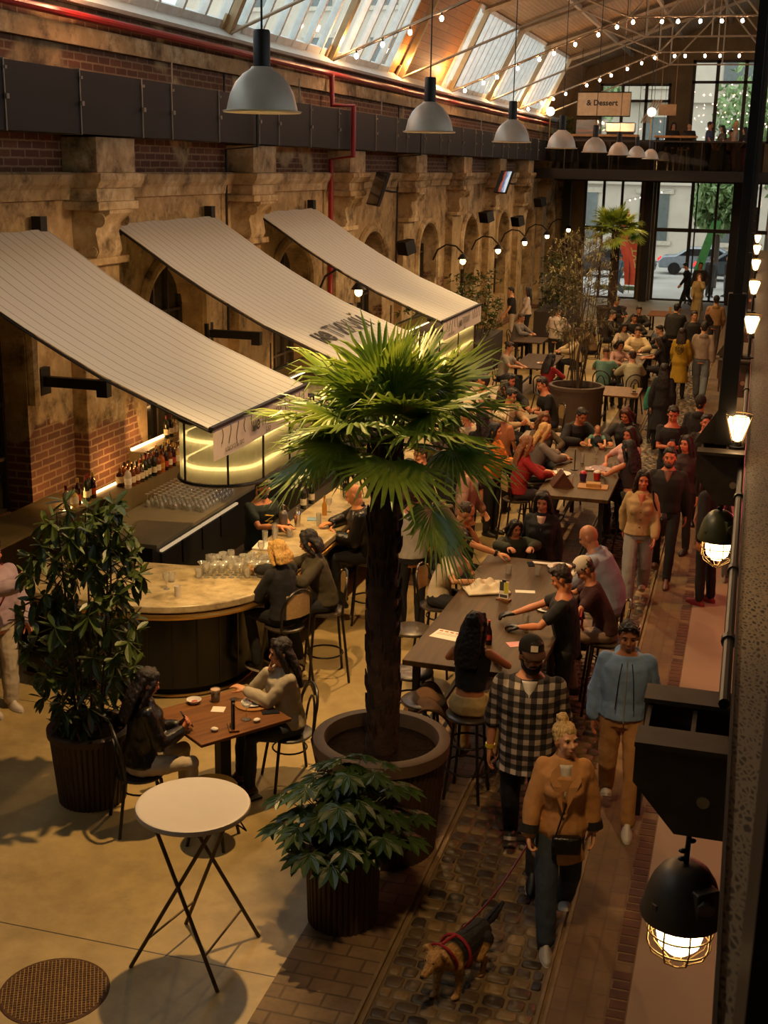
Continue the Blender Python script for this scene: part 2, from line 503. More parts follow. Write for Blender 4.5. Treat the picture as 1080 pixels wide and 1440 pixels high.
# roof ---------------------------------------------------------------
EA, TA = Vector((-8.1, 0, 7.2)), Vector((-7.15, 0, 9.15))
def slope(y, t, off=0):
    n = Vector((TA.z - EA.z, 0, -(TA.x - EA.x))).normalized()   # into the hall
    p = EA.lerp(TA, t) + n * off
    return Vector((p.x, y, p.z))
def slopebox(g, y0, y1, t0, t1, o0, o1):
    vs = [slope(y, t, o) for o in (o0, o1) for t in (t0, t1) for y in (y0, y1)]
    g.add(vs, [(0, 2, 3, 1), (4, 5, 7, 6), (0, 1, 5, 4), (2, 6, 7, 3), (0, 4, 6, 2), (1, 3, 7, 5)])
GL = glass('skylight_glass', (.93, .95, .95), .05, .95)
ALU = mat('skylight_bar', '#c8cdc8', .6, 0)
for k, (a, b, st) in enumerate(((-3, 27.9, .74), (33.0, 48.4, .58))):
    g = G(); slopebox(g, a, b, 0, 1, -.03, -.025)
    w = struct('window_%d' % (20 + k), g, GL)
    g = G(); n = int((b - a) / st)
    for i in range(n + 1):
        y = a + (b - a) * i / n
        slopebox(g, y - .035, y + .035, 0, 1, -.06, .07)
    slopebox(g, a, b, -.01, .05, -.05, .06); slopebox(g, a, b, .96, 1.01, -.05, .06)
    build('glazing_bar', g, ALU, w, smooth=0)
for a, b in ((27.9, 33.0), (48.4, 54.2)):
    g = G(); slopebox(g, a, b, 0, 1, -.1, .02); struct('ceiling', g, PANELM, smooth=0)
RDG = 11.5
struct('ceiling', G().prism([(-7.25, -3, 9.13), (0, -3, RDG), (7.25, -3, 9.13), (7.25, -3, 9.3), (0, -3, RDG + .17), (-7.25, -3, 9.3)], (0, 57.3, 0)), ROOFM, smooth=0)
g = G()
for a, b in ((-3, 52),): g.add([(8.1, a, 7.2), (8.1, b, 7.2), (7.15, b, 9.15), (7.15, a, 9.15)], [(0, 1, 2, 3)])
w = struct('window_25', g, GL)  # unseen right skylight, assumed to mirror the left, adds daylight
g = G()
for i in range(70):
    y = -3 + i * .8
    g.prism([(8.06, y, 7.2), (8.16, y, 7.2), (7.2, y, 9.17), (7.1, y, 9.15)], (0, .07, 0))
build('glazing_bar', g, ALU, w, smooth=0)
TRUSS = mat('truss_steel', '#a39780', .5, .2)
YT = [9.1, 14.0, 18.9, 23.8, 28.7, 33.6, 38.5, 43.4, 48.4]
LW, LZ = 3.5, 8.85
for y in YT:
    g = G()
    g.tube([(-8.0, y, 7.08), (-LW, y, LZ), (LW, y, LZ), (7.2, y, 7.38)], .028, 8)
    t = struct('roof_truss', g, TRUSS); t['kind'] = 'structure'
    g = G()
    g.tube([(-7.2, y, 9.02), (0, y, RDG - .14), (7.2, y, 9.02)], .09, 4)
    build('rafter', g, TRUSS, t, smooth=0)
    g = G()
    rz = lambda x: RDG - .14 - abs(x) / 7.2 * (RDG - 9.16)
    for s in (-1, 1):
        g.tube([(s * LW, y, LZ), (s * LW, y, rz(LW))], .03, 6)
        g.tube([(s * LW, y, LZ), (s * 1.7, y, rz(1.7))], .03, 6)
        g.tube([(s * LW, y, LZ), (s * 5.4, y, rz(5.4))], .03, 6)
        g.tube([(s * 1.7, y, rz(1.7)), (0, y, LZ)], .03, 6)
        g.tube([(s * 1.7, y, rz(1.7)), (s * 1.7, y, LZ)], .025, 6)
    g.tube([(0, y, LZ), (0, y, RDG - .2)], .03, 6)
    build('web', g, TRUSS, t)
    g = G(); slopebox(g, y - .07, y + .07, -.03, 1.0, .08, .2); slopebox(g, y - .16, y + .16, -.03, .1, .06, .1)
    build('rafter_post', g, mat('beige_post', '#9a8763', .6), t, smooth=0)
g = G()
for x in (-5.4, -3.5, -1.7, 0, 1.7, 3.5):
    z = RDG - .02 - abs(x) / 7.2 * (RDG - 9.16)
    g.box(x - .05, x + .05, 3, 54, z - .16, z - .02)
struct('roof_purlins', g, TRUSS, smooth=0)

# far end: mezzanine, facade, street outside -----------------------------------
FD = mat('facade_plaster', '#6e5a38', .8, var=.25, vs=1.5)
FRAME = mat('facade_frame', '#2b241c', .5, .2)
def facade():
    g = G(); y0, y1 = 54.0, 54.4
    g.box(-8.6, -7.0, y0, y1, 0, 4.9); g.box(-4.6, -4.05, y0 - .25, y1, 0, 4.9)
    g.box(3.0, 8.2, y0, y1, 0, 12)
    g.box(-8.6, 3, y0, y1, 4.9, 6.3)
    g.box(-8.6, -6.6, y0, y1, 6.3, 8.58); g.box(-3.78, -3.0, y0, y1, 6.3, 8.58)
    g.box(-8.6, -3.0, y0, y1, 8.58, 12); g.box(-3.0, 3, y0, y1, 9.45, 12)
    struct('wall_far', g, FD, smooth=0)
    g = G()
    for x in (-6.95, -6.2, -5.45, -4.65, -4.0, -2.65, -1.65, -1.0, 0, 1, 2, 2.95): g.box(x - .05, x + .05, 54.05, 54.2, 0, 4.9)
    g.box(-1.0, -.7, 53.9, 54.3, 0, 4.9)
    g.box(-7, 3, 54.03, 54.22, 2.8, 2.95); g.box(-7, 3, 54.05, 54.2, 4.78, 4.9); g.box(-7, 3, 54.05, 54.2, 0, .08)
    w = struct('window_30', g, FRAME, smooth=0)
    build('pane', G().box(-7, 3, 54.11, 54.12, 0, 4.9), glass('facade_glass', (.95, .96, .95), .02, .95), w)
    g = G()
    for x in (-6.55, -5.7, -4.75, -3.83): g.box(x - .06, x + .06, 54.05, 54.2, 6.3, 8.58)
    for z in (6.35, 7.9, 8.52): g.box(-6.6, -3.78, 54.05, 54.2, z - .05, z + .05)
    w = struct('window_31', g, FRAME, smooth=0)
    build('pane', G().box(-6.6, -3.78, 54.11, 54.12, 6.3, 8.58), glass('facade_glass', (.95, .96, .95), .02, .95), w)
    g = G()
    for x in (-2.95, -2.03, -.95, .1, 1.2, 2.2, 2.95): g.box(x - .07, x + .07, 54.05, 54.22, 6.3, 9.45)
    for z in (6.35, 8.62, 9.4): g.box(-3.0, 3, 54.05, 54.22, z - .05, z + .05)
    w = struct('window_32', g, FRAME, smooth=0)
    build('pane', G().box(-3, 3, 54.11, 54.12, 6.3, 9.45), glass('facade_glass', (.95, .96, .95), .02, .95), w)
    # two slim suspension rods in front of the right opening
    struct('trim_40', G().cyl((-2.55, 53.2, 0), (-2.55, 53.2, 4.9), .03).cyl((-2.4, 53.2, 0), (-2.4, 53.2, 4.9), .03), FRAME)
facade()
def mezz():
    y0 = 47.2
    g = G().box(XW, 8, y0, 54, 4.98, 5.2)
    struct('floor', g, mat('mezz_floor', '#4a3c2c', .7))
    g = G().box(XW, 8, y0 - .12, y0, 4.86, 5.22).box(XW, 8, 50, 50.2, 4.78, 4.98)
    for x in (-7.6, -4.3, -.85): g.box(x - .16, x + .16, 53.2, 53.5, 0, 4.98)
    struct('beam_far', g, BLACK, smooth=0)
    g = G().box(XW, 0, y0 - .06, y0 - .045, 5.22, 6.2)
    b = struct('balustrade', g, glass('balustrade_glass', (.5, .48, .42), .03, .8))
    g = G().box(XW, 0, y0 - .08, y0 - .02, 6.18, 6.23)
    for x in (-6.9, -5.3, -3.7, -2.1, -.6): g.box(x - .015, x + .015, y0 - .07, y0 - .03, 5.2, 6.2)
    build('handrail', g, FRAME, b, smooth=0)
mezz()
# right hand side: a row of columns carrying our own gallery, wall behind
DK = mat('dark_right_wall', '#2a221a', .8)
struct('wall_right', G().box(3.4, 3.6, 3, 54, 0, 3.6).box(7.9, 8.1, -3, 54, 0, 7.2), DK)
struct('wall_near', G().box(-8.6, 8.1, -3.2, -3, 0, 12), DK)
# ================================================================ bar, awnings, duct
MARBLE = None
def marble():
    t = NT('bar_marble'); p = t.pos(); a = t.noise(p, 3, 9, .7); b = t.noise(p, 9, 6, .6)
    col = t.ramp(t.math('ADD', t.math('MULTIPLY', a, .7), t.math('MULTIPLY', b, .3)), [(.34, C('#5e523a')), (.48, C('#a3906a')), (.62, C('#c4b288'))])
    t.bsdf(col, .28); return t.m
MARBLE = marble()
LED = emit('warm_led', (1, .55, .2), 12)
LED2 = emit('warm_led_soft', (1, .66, .3), 5)

def bar_outline(off=0, n=14):
    """outer edge of the bar top from its left end round the nose and up the hall"""
    xo, yn, r = -4.34 - off, 10.28 + off, 1.15 - off
    pts = [(-6.95, yn + .12), (xo - r - .6, yn)]
    for i in range(n + 1):
        a = -PI / 2 + PI / 2 * i / n
        pts.append((xo - r + r * math.cos(a), yn + r + r * math.sin(a)))
    pts.append((xo, 24.0))
    return pts
def bar_inner(w=.68):
    return [(-4.34 - w, 24.0), (-4.34 - w, 12.1)] + [(-4.34 - w - .5 + .5 * math.cos(a), 12.1 - .0 - .5 * 0 + .5 * math.sin(a) - .0) for a in [-PI / 2 * i / 6 for i in range(1, 7)]] + [(-6.95, 11.45)]
def bar():
    t = thing('bar_counter', 'long dark bar counter with rounded end and pale marble top', 'bar counter', (-5.0, 12, 0))
    off = Vector((-5.0, 12, 0))
    def loop(o, w, z): return [Vector((x, y, z)) - off for x, y in bar_outline(o) + bar_inner(w)]
    g = G().prism(loop(0, .68, 1.03), (0, 0, .075)); build('marble_top', g, MARBLE, t, bevel=.012, smooth=40)
    g = G().tube([Vector((x, y, .985)) - off for x, y in bar_outline(.015)], .03, 8); build('brass_rail', g, BRASS, t)
    g = G().tube([Vector((x, y, .03)) - off for x, y in bar_outline(.36)], .014, 6); build('brass_kick_strip', g, BRASS, t)
    out = bar_outline(.36, 30)
    g = G().prism([Vector((x, y, .1)) - off for x, y in out + bar_inner(.6)], (0, 0, .93))
    BASE = mat('bar_front', '#14170f', .25, .1, var=.2)
    build('front_panel', g, BASE, t, smooth=40)
    g = G()
    # vertical flutes on the front
    d = 0; prev = None
    for (x0, y0), (x1, y1) in []:
        L = math.hypot(x1 - x0, y1 - y0); n = 1 if L > .25 else (1 if int(x0 * 40) % 4 == 0 else 0)
        nx, ny = (y1 - y0) / L, -(x1 - x0) / L
        for i in range(n):
            s = (i + .5) / n; x, y = x0 + (x1 - x0) * s + nx * .006, y0 + (y1 - y0) * s + ny * .006
            if y > 19: continue
            g.cyl(Vector((x, y, .12)) - off, Vector((x, y, 1.0)) - off, .008, n=6)
    for x, y in out[3:-1:6]: build('seam_bead', G().cyl(Vector((x, y, .12)) - off, Vector((x, y, 1.0)) - off, .009, n=6), BASE, t)
    g = G().prism([Vector((x, y, 0)) - off for x, y in bar_outline(.42, 20) + bar_inner(.55)], (0, 0, .1)); build('plinth', g, BLACK, t)
    g = G().box(-5.5 - off.x, -5.03 - off.x, 12.2 - 12, 23.8 - 12, .82, .86).box(-5.45 - off.x, -5.05 - off.x, .3, 11.7, .1, .82)
    build('service_shelf', g, mat('service_steel', '#55504a', .35, .8), t, smooth=0)
bar()

def backbar():
    t = thing('back_counter', 'long back bar counter with plain grey-brown top and lit drawer edge', 'counter', (-6.8, 13.4, 0))
    o = Vector((-6.8, 13.4, 0))
    B = lambda x0, x1, y0, y1, z0, z1, g=None: (g or G()).box(x0 - o.x, x1 - o.x, y0 - o.y, y1 - o.y, z0, z1)
    build('worktop', B(-7.28, -6.29, 12.6, 24, .9, .95), mat('worktop_stone', '#7d7258', .5, var=.1), t, smooth=0, bevel=.006)
    g = B(-7.28, -6.36, 12.62, 24, .0, .9)
    build('cabinet', g, mat('dark_cabinet', '#15110e', .5), t, smooth=0)
    for i, y in enumerate((12.8, 13.38, 13.96, 14.54)):
        d = build('drawer', B(-6.37, -6.335, y + .02, y + .55, .5, .78), mat('dark_cabinet', '#15110e'), t, smooth=0)
        build('light_strip', B(-6.36, -6.325, y + .01, y + .56, .805, .83), emit('drawer_light', (1, .68, .36), .62), t, smooth=0)
    # stepped bottle display against the wall
    t = thing('bottle_display', 'stepped lit bottle shelf along the brick wall behind the bar', 'shelf', (-7.6, 13.4, 0))
    o = Vector((-7.6, 13.4, 0))
    OL = mat('display_step', '#6e5f3c', .5, var=.15)
    build('step', B(-7.62, -7.29, 13.4, 23.3, 0, 1.2), OL, t, smooth=0)
    build('step', B(-7.83, -7.62, 14.95, 23.3, 0, 1.44), OL, t, smooth=0)
    build('light_strip', B(-7.618, -7.6, 13.45, 23.2, 1.2, 1.225), LED, t, smooth=0)
    build('light_strip', B(-7.83, -7.80, 15.0, 23.2, 1.442, 1.47), LED, t, smooth=0)
    t = thing('wall_ledge', 'low bronze panelled ledge against the wall left of the plant', 'ledge', (-7.7, 10, 0))
    o = Vector((-7.7, 10, 0))
    build('front_panel', B(-7.46, -7.4, 6, 13.38, 0, 1.2), mat('bronze_panel', '#4a3a24', .28, .6, var=.1), t, smooth=0)
    build('shelf_top', B(XW + .01, -7.39, 6, 13.38, 1.2, 1.23), OL, t, smooth=0)
    build('light_strip', B(-7.5, -7.49, 12.6, 13.3, 1.23, 1.242), LED, t, smooth=0)
backbar()

# bottles ------------------------------------------------------------
def bottle_proto(kind, glasscol, label, cap):
    t = thing('bottle', 'bottle', 'bottle', (0, 0, -50))
    P = {'wine': [(.0, 0), (.036, 0), (.038, .01), (.038, .19), (.03, .225), (.015, .25), (.0135, .3), (.016, .302), (.016, .31), (0, .31)],
         'spirit': [(.0, 0), (.042, 0), (.045, .01), (.045, .17), (.038, .2), (.016, .225), (.015, .28), (0, .28)],
         'squat': [(.0, 0), (.05, 0), (.054, .02), (.054, .12), (.04, .16), (.017, .18), (.017, .23), (0, .23)]}[kind]
    build('glass_body', G().lathe(P, 14), mat('bottle_' + glasscol.lstrip('#'), glasscol, .1, var=0, Coat_Weight=.5), t)
    h = P[-1][1]; r = P[3][0]
    build('paper_label', G().lathe([(r + .001, .05), (r + .001, .13)], 14), mat('label_' + label.lstrip('#'), label, .7, var=.25, vs=30), t)
    build('cap', G().lathe([(.0, h - .04), (.017, h - .04), (.017, h + .012), (0, h + .014)], 12), mat('cap_' + cap.lstrip('#'), cap, .4), t)
    return t
BK = [bottle_proto('wine', '#1c2410', '#cfc3a0', '#6a1e1a'), bottle_proto('spirit', '#6b3410', '#e0d2b0', '#1a1512'), bottle_proto('spirit', '#a85a18', '#b8862e', '#2a1a10'),
      bottle_proto('squat', '#3a1608', '#d8c8a0', '#8a6a2a'), bottle_proto('wine', '#2a0f0a', '#b04028', '#caa64a'), bottle_proto('squat', '#c8a860', '#f0e6cc', '#33261a'), bottle_proto('spirit', '#c9bfae', '#e8e0d2', '#7a1c14')]
KN = ['green wine', 'brown spirit', 'amber spirit', 'squat dark', 'dark red', 'squat pale', 'clear']
first = [True] * len(BK)
def put_bottle(k, loc, label, group, rz=0):
    if first[k]:
        b = BK[k]; b.location = loc; b.rotation_euler = (0, 0, rz); b['label'] = label; b['group'] = group; first[k] = False
    else: b = clone(BK[k], loc, rz, label, group)
    return b
for shelf, x, z, ya, yb, gname in (('lower', -7.36, 1.2, 14.0, 18.6, 'bottles on the lower lit shelf'), ('lower', -7.5, 1.2, 14.05, 18.6, 'bottles on the lower lit shelf'), ('upper', -7.73, 1.44, 15.9, 18.7, 'bottles on the upper lit shelf')):
    y = ya
    while y < yb:
        k = int(rng.choice(7, p=[.17, .2, .16, .16, .16, .08, .07]))
        put_bottle(k, (x + rng.uniform(-.012, .012), y, z + .001), '%s bottle in the row on the %s lit back-bar shelf' % (KN[k], shelf), gname, rng.uniform(0, 6))
        y += rng.uniform(.111, .125)
for i, (y, k, lab) in enumerate(((12.72, 6, 'clear bottle with pale label first on the ledge by the brick wall'), (12.86, 5, 'squat pale bottle second on the ledge below the bricks'), (12.99, 4, 'red bottle on the ledge between pale and dark bottles'), (13.16, 0, 'dark wine bottle with white label next to the red bottle on ledge'), (13.24, 0, 'second dark wine bottle after the red bottle on the ledge'), (13.32, 4, 'last dark red bottle of the ledge row nearest the pilaster'))):
    put_bottle(k, (-7.5 + .02 * (i % 2), y, 1.23), lab, 'bottles on the wall ledge')
put_bottle(0, (-5.06, 14.15, 1.105), 'green bottle on the bar beside the bartender, nearer of two', None)
put_bottle(0, (-5.05, 14.42, 1.105), 'green bottle on the bar beside the bartender, farther of two', None)

# glassware ------------------------------------------------------------
GLS = glass('clear_glass', (.93, .93, .9), .03, .72)
def stem_glass():
    return G().lathe([(.033, 0), (.033, .003), (.005, .008), (.004, .075), (.02, .09), (.038, .125), (.036, .17), (.035, .17), (.037, .126), (.019, .093), (0, .088)], 16)
def tumbler(h=.1, r=.036): return G().lathe([(0, 0), (r * .85, 0), (r, h), (r - .002, h), (r * .85 - .002, .006), (0, .006)], 16)
def coupe(): return G().lathe([(.033, 0), (.033, .003), (.005, .008), (.004, .1), (.02, .11), (.048, .145), (.047, .146), (.018, .114), (0, .108)], 16)
GLM = {}
def glass_at(kind, loc, label, group=None, flip=False):
    if kind not in GLM:
        me = build('wine_glass', {'stem': stem_glass, 'tumbler': tumbler, 'coupe': coupe, 'high': lambda: tumbler(.15, .033)}[kind](), GLS); GLM[kind] = me.data; o = me
    else:
        o = bpy.data.objects.new('wine_glass', GLM[kind]); COL.objects.link(o)
    o.name = {'stem': 'wine_glass', 'tumbler': 'tumbler', 'coupe': 'coupe_glass', 'high': 'highball_glass'}[kind]
    o.location = loc
    if flip: o.rotation_euler = (PI, 0, 0); o.location.z += .17
    return tag(o, label, 'glass', group)
for i in range(9):
    for j in range(10):
        glass_at('stem', (-7.15 + .095 * i, 14.1 + .105 * j + .05 * (i % 2), .95), 'clear stemmed glass upside down in rows on the back counter', 'glasses in rows on the back counter', True)
k = 0
for i in range(6):
    for j in range(13):
        x, y = -5.16 + .083 * j * .93, 11.36 + .085 * i + .028 * j
        if x > -4.68 and y < 11.5: continue
        if x > -4.45: continue
        if rng.random() < .12: continue
        glass_at(['stem', 'coupe', 'tumbler'][int(rng.integers(3))], (x, y - .1, 1.105), 'clear empty glass among the crowd of glasses on the rounded bar end', 'glasses crowded on the rounded bar end')
glass_at('stem', (-5.31, 10.82, 1.105), 'single empty wine glass left on the marble near the plant')
glass_at('tumbler', (-5.36, 11.05, 1.105), 'short glass just behind the wine glass near the plant')
solo('paper_cup', 'white paper cup standing on the marble bar nearest the camera', 'cup', G().lathe([(0, 0), (.03, 0), (.038, .11), (.036, .11), (.028, .004), (0, .004)], 18), mat('paper_cup', '#cfc3ad', .6), (-5.11, 10.66, 1.105))
for i in range(16):
    y = 12.2 + i * .66 + rng.uniform(-.1, .1)
    glass_at(['stem', 'tumbler', 'high'][i % 3], (-4.75 + rng.uniform(-.1, .16), y, 1.105), 'clear glass standing along the straight run of the bar', 'glasses along the straight bar')
for i, (x, y) in enumerate(((-4.96, 12.6), (-4.9, 12.75), (-4.97, 12.92))):
    glass_at('high', (x, y, 1.105), 'tall glass beside the soda siphon, %s of three' % ('nearest', 'middle', 'farthest')[i], 'tall glasses beside the siphon')
def siphon():
    t = thing('soda_siphon', 'ribbed glass soda siphon with chrome head on the bar', 'siphon', (-4.95, 13.15, 1.105))
    build('bottle', G().lathe([(0, 0), (.05, 0), (.052, .02), (.052, .2), (.04, .235), (.02, .25), (0, .25)], 20), mat('siphon_steel', '#8a8076', .3, .7), t)
    g = G().cyl((0, 0, .25), (0, 0, .31), .022).tube([(0, 0, .3), (.05, -.02, .31), (.08, -.03, .27)], .008).tube([(0, 0, .31), (-.04, .03, .335), (-.08, .05, .31)], .007)
    build('head', g, mat('chrome', '#c0b8b0', .15, 1), t)
    t = thing('cocktail_shaker', 'steel cocktail shaker beside the soda siphon', 'shaker', (-4.86, 13.38, 1.105))
    build('tin', G().lathe([(0, 0), (.032, 0), (.042, .15), (.0, .15)], 18), mat('chrome', '#c0b8b0'), t); build('cap', G().lathe([(.042, .15), (.03, .18), (.014, .2), (.014, .23), (0, .235)], 18), mat('chrome', '#c0b8b0'), t)
    t = thing('beer_bottle', 'amber beer bottle on the bar near the bald man', 'bottle', (-4.72, 13.95, 1.105))
    build('body', G().lathe([(0, 0), (.03, 0), (.03, .13), (.014, .17), (.012, .23), (0, .23)], 14), mat('amber_glass', '#b07a28', .15), t); build('cap', G().lathe([(.014, .225), (.014, .24), (0, .24)], 12), BRASS, t)
    t = thing('utensil_pot', 'black pot of bar tools on the counter beyond the bald man', 'pot', (-4.72, 14.9, 1.105))
    build('pot', G().lathe([(0, 0), (.07, 0), (.085, .16), (.078, .16), (.06, .01), (0, .01)], 18), BLACK, t)
    for i in range(9):
        a = i * 2.4; build('tool', G().tube([(.03 * math.cos(a), .03 * math.sin(a), .03), (.11 * math.cos(a), .11 * math.sin(a), .27 + .02 * (i % 3))], .008, 5), BLACK, t)
    solo('napkin_stack', 'pale blue napkin lying on the bar near the shaker', 'napkin', G().obox((0, 0, .006), (.15, .13, .012), .3), mat('blue_napkin', '#7d97a8', .8), (-4.78, 13.72, 1.105))
    solo('bar_towel', 'white folded cloth lying on the bar inside edge', 'cloth', G().obox((0, 0, .012), (.22, .3, .02), .1), mat('white_cloth', '#d8cfc0', .9, bump=.4), (-4.92, 12.5, 1.105), bevel=.006)
siphon()

# hanging light cages -----------------------------------------------------
def fluted():
    t = NT('fluted_glass'); o = t.obj()
    tr = t.n('ShaderNodeBsdfTransparent'); tr.inputs[0].default_value = (.72, .66, .44, 1)
    tl = t.n('ShaderNodeBsdfTranslucent'); tl.inputs[0].default_value = (.55, .5, .3, 1)
    gl = t.n('ShaderNodeBsdfGlossy'); gl.inputs['Roughness'].default_value = .2; gl.inputs[0].default_value = (.6, .6, .6, 1)
    m1 = t.n('ShaderNodeMixShader'); m1.inputs[0].default_value = .72; t.l(tr.outputs[0], m1.inputs[1]); t.l(tl.outputs[0], m1.inputs[2])
    m2 = t.n('ShaderNodeMixShader'); m2.inputs[0].default_value = .1; t.l(m1.outputs[0], m2.inputs[1]); t.l(gl.outputs[0], m2.inputs[2])
    t.l(m2.outputs[0], t.out.inputs['Surface']); return t.m
FLUT = fluted()
def cage(y0, y1, label, zb=1.98, zt=2.62, xa=-5.7, xb=-4.77):
    cx, r = (xa + xb) / 2, (xb - xa) / 2
    t = thing('hanging_light_cage', label, 'light cage', (cx, y0 + r, zb), 0, 'fluted light cages over the bar')
    def path(rr, y1_=None, n=20):
        L = (y1_ or y1) - y0 - r
        p = [(-rr, L)] + [(rr * math.cos(a), rr * math.sin(a)) for a in [PI + PI * i / n for i in range(n + 1)]] + [(rr, L)]
        return p
    L = y1 - y0 - r; H = zt - zb
    # fluted glass skin: fine vertical ribs
    base = path(r - .02, n=44); pts = []
    for (x0, ya), (x1, yb) in zip(base, base[1:]):
        d = math.hypot(x1 - x0, yb - ya); m = max(1, int(d / .018)); nx, ny = (yb - ya) / d, -(x1 - x0) / d
        for i in range(m):
            s = i / m; k = len(pts)
            b = .003 if k % 2 else -.003
            pts.append((x0 + (x1 - x0) * s + nx * b, ya + (yb - ya) * s + ny * b))
    g = G(); n = len(pts)
    g.add([(x, y, .02) for x, y in pts] + [(x, y, H - .02) for x, y in pts], [(i, i + 1, n + i + 1, n + i) for i in range(n - 1)])
    build('fluted_glass', g, FLUT, t, smooth=0)
    g = G()
    for z in (0, H): g.tube([(x, y, z) for x, y in path(r)], .018, 6)
    g.tube([(-r, L, 0), (r, L, 0)], .018, 6); g.tube([(-r, L, H), (r, L, H)], .018, 6)
    build('rim', g, BLACK, t)
    for x, y in [(-r, L), (r, L), (-r, 0), (r, 0), (-r * .55, -r * .83), (r * .5, -r * .86), (r, L * .5)]:
        build('post', G().box(x - .009, x + .009, y - .009, y + .009, 0, H), BLACK, t, smooth=0)
    for z in (.18, .46):
        q = path(r - .1)
        build('glass_shelf', G().prism([(x, y, z) for x, y in q], (0, 0, .012)), mat('cage_shelf', '#6b5f3a', .4), t, smooth=0)
        build('light_strip', G().tube([(x, y, z - .012) for x, y in path(r - .06, y1 - .03)], .02, 6), emit('cage_led', (1, .72, .34), 6), t)
    for y in (0, L * .8):
        for x in (-r + .1, r - .1): build('hanger', G().cyl((x, y, H), (x, y, H + (.14 if x > 0 else .4)), .01, n=6), BLACK, t)
cage(11.62, 13.68, 'fluted glass light cage under the nearest awning')
cage(14.4, 17.9, 'fluted glass light cage under the middle awning', 1.98, 2.62, -5.86, -4.92)
cage(19.4, 22.6, 'fluted glass light cage under the farthest awning')

# awnings -------------------------------------------------------------------
def stripe_cloth(name, base, line):
    t = NT(name); p = t.pos(); s = t.sep(p)
    fr = t.math('FRACT', t.math('ADD', t.math('DIVIDE', s[1], .19), t.math('MULTIPLY', t.noise(t.comb(t.math('MULTIPLY', s[0], .25), t.math('MULTIPLY', s[1], .9), 0), 1, 2), .5)))
    ln = t.math('LESS_THAN', fr, .06)
    col = t.mix(t.math('MULTIPLY', ln, .8), C(base), C(line))
    weave = t.noise(p, 90, 2)
    b = t.n('ShaderNodeBsdfPrincipled'); t.l(col, b.inputs['Base Color']); b.inputs['Roughness'].default_value = .85; t.l(t.bump(weave, .15, .005), b.inputs['Normal'])
    tl = t.n('ShaderNodeBsdfTranslucent'); t.l(col, tl.inputs[0])
    mx = t.n('ShaderNodeMixShader'); mx.inputs[0].default_value = .12; t.l(b.outputs[0], mx.inputs[1]); t.l(tl.outputs[0], mx.inputs[2]); t.l(mx.outputs[0], t.out.inputs['Surface'])
    return t.m
CANVAS = stripe_cloth('striped_canvas', '#b6b7b4', '#4a463e')
VAL = mat('valance_cloth', '#b3a79c', .85, var=.05, bump=.1, bs=200)
INK = mat('print_ink', '#2a2824', .8, var=0)
PROF = [(-7.9, 4.42), (-7.5, 4.17), (-7.1, 3.91), (-6.65, 3.65), (-6.25, 3.44), (-5.85, 3.24), (-5.45, 3.08), (-5.05, 2.92), (-4.72, 2.80)]
def prof(s):
    u = s * (len(PROF) - 1); i = min(int(u), len(PROF) - 2); f = u - i
    a, b = PROF[i], PROF[i + 1]
    return a[0] + (b[0] - a[0]) * f, a[1] + (b[1] - a[1]) * f
def text_mesh(txt, size, bold=0, shear=0, xs=1):
    cu = bpy.data.curves.new('lettering', 'FONT'); cu.body = txt; cu.size = size; cu.offset = bold; cu.shear = shear; cu.resolution_u = 3
    cu.extrude = .001
    o = bpy.data.objects.new('lettering', cu); COL.objects.link(o)
    bpy.context.view_layer.update()
    me = bpy.data.meshes.new_from_object(o.evaluated_get(bpy.context.evaluated_depsgraph_get()))
    bpy.data.objects.remove(o); bpy.data.curves.remove(cu)
    return me
def text_obj(name, txt, size, m, parent, fn, bold=0, shear=0):
    """flat lettering whose (x,y) plane is mapped by fn into the parent's space"""
    me = text_mesh(txt, size, bold, shear)
    for v in me.vertices: v.co = fn(v.co.x, v.co.y, v.co.z)
    o = bpy.data.objects.new(name, me); COL.objects.link(o); me.materials.append(m); o.parent = parent
    return o
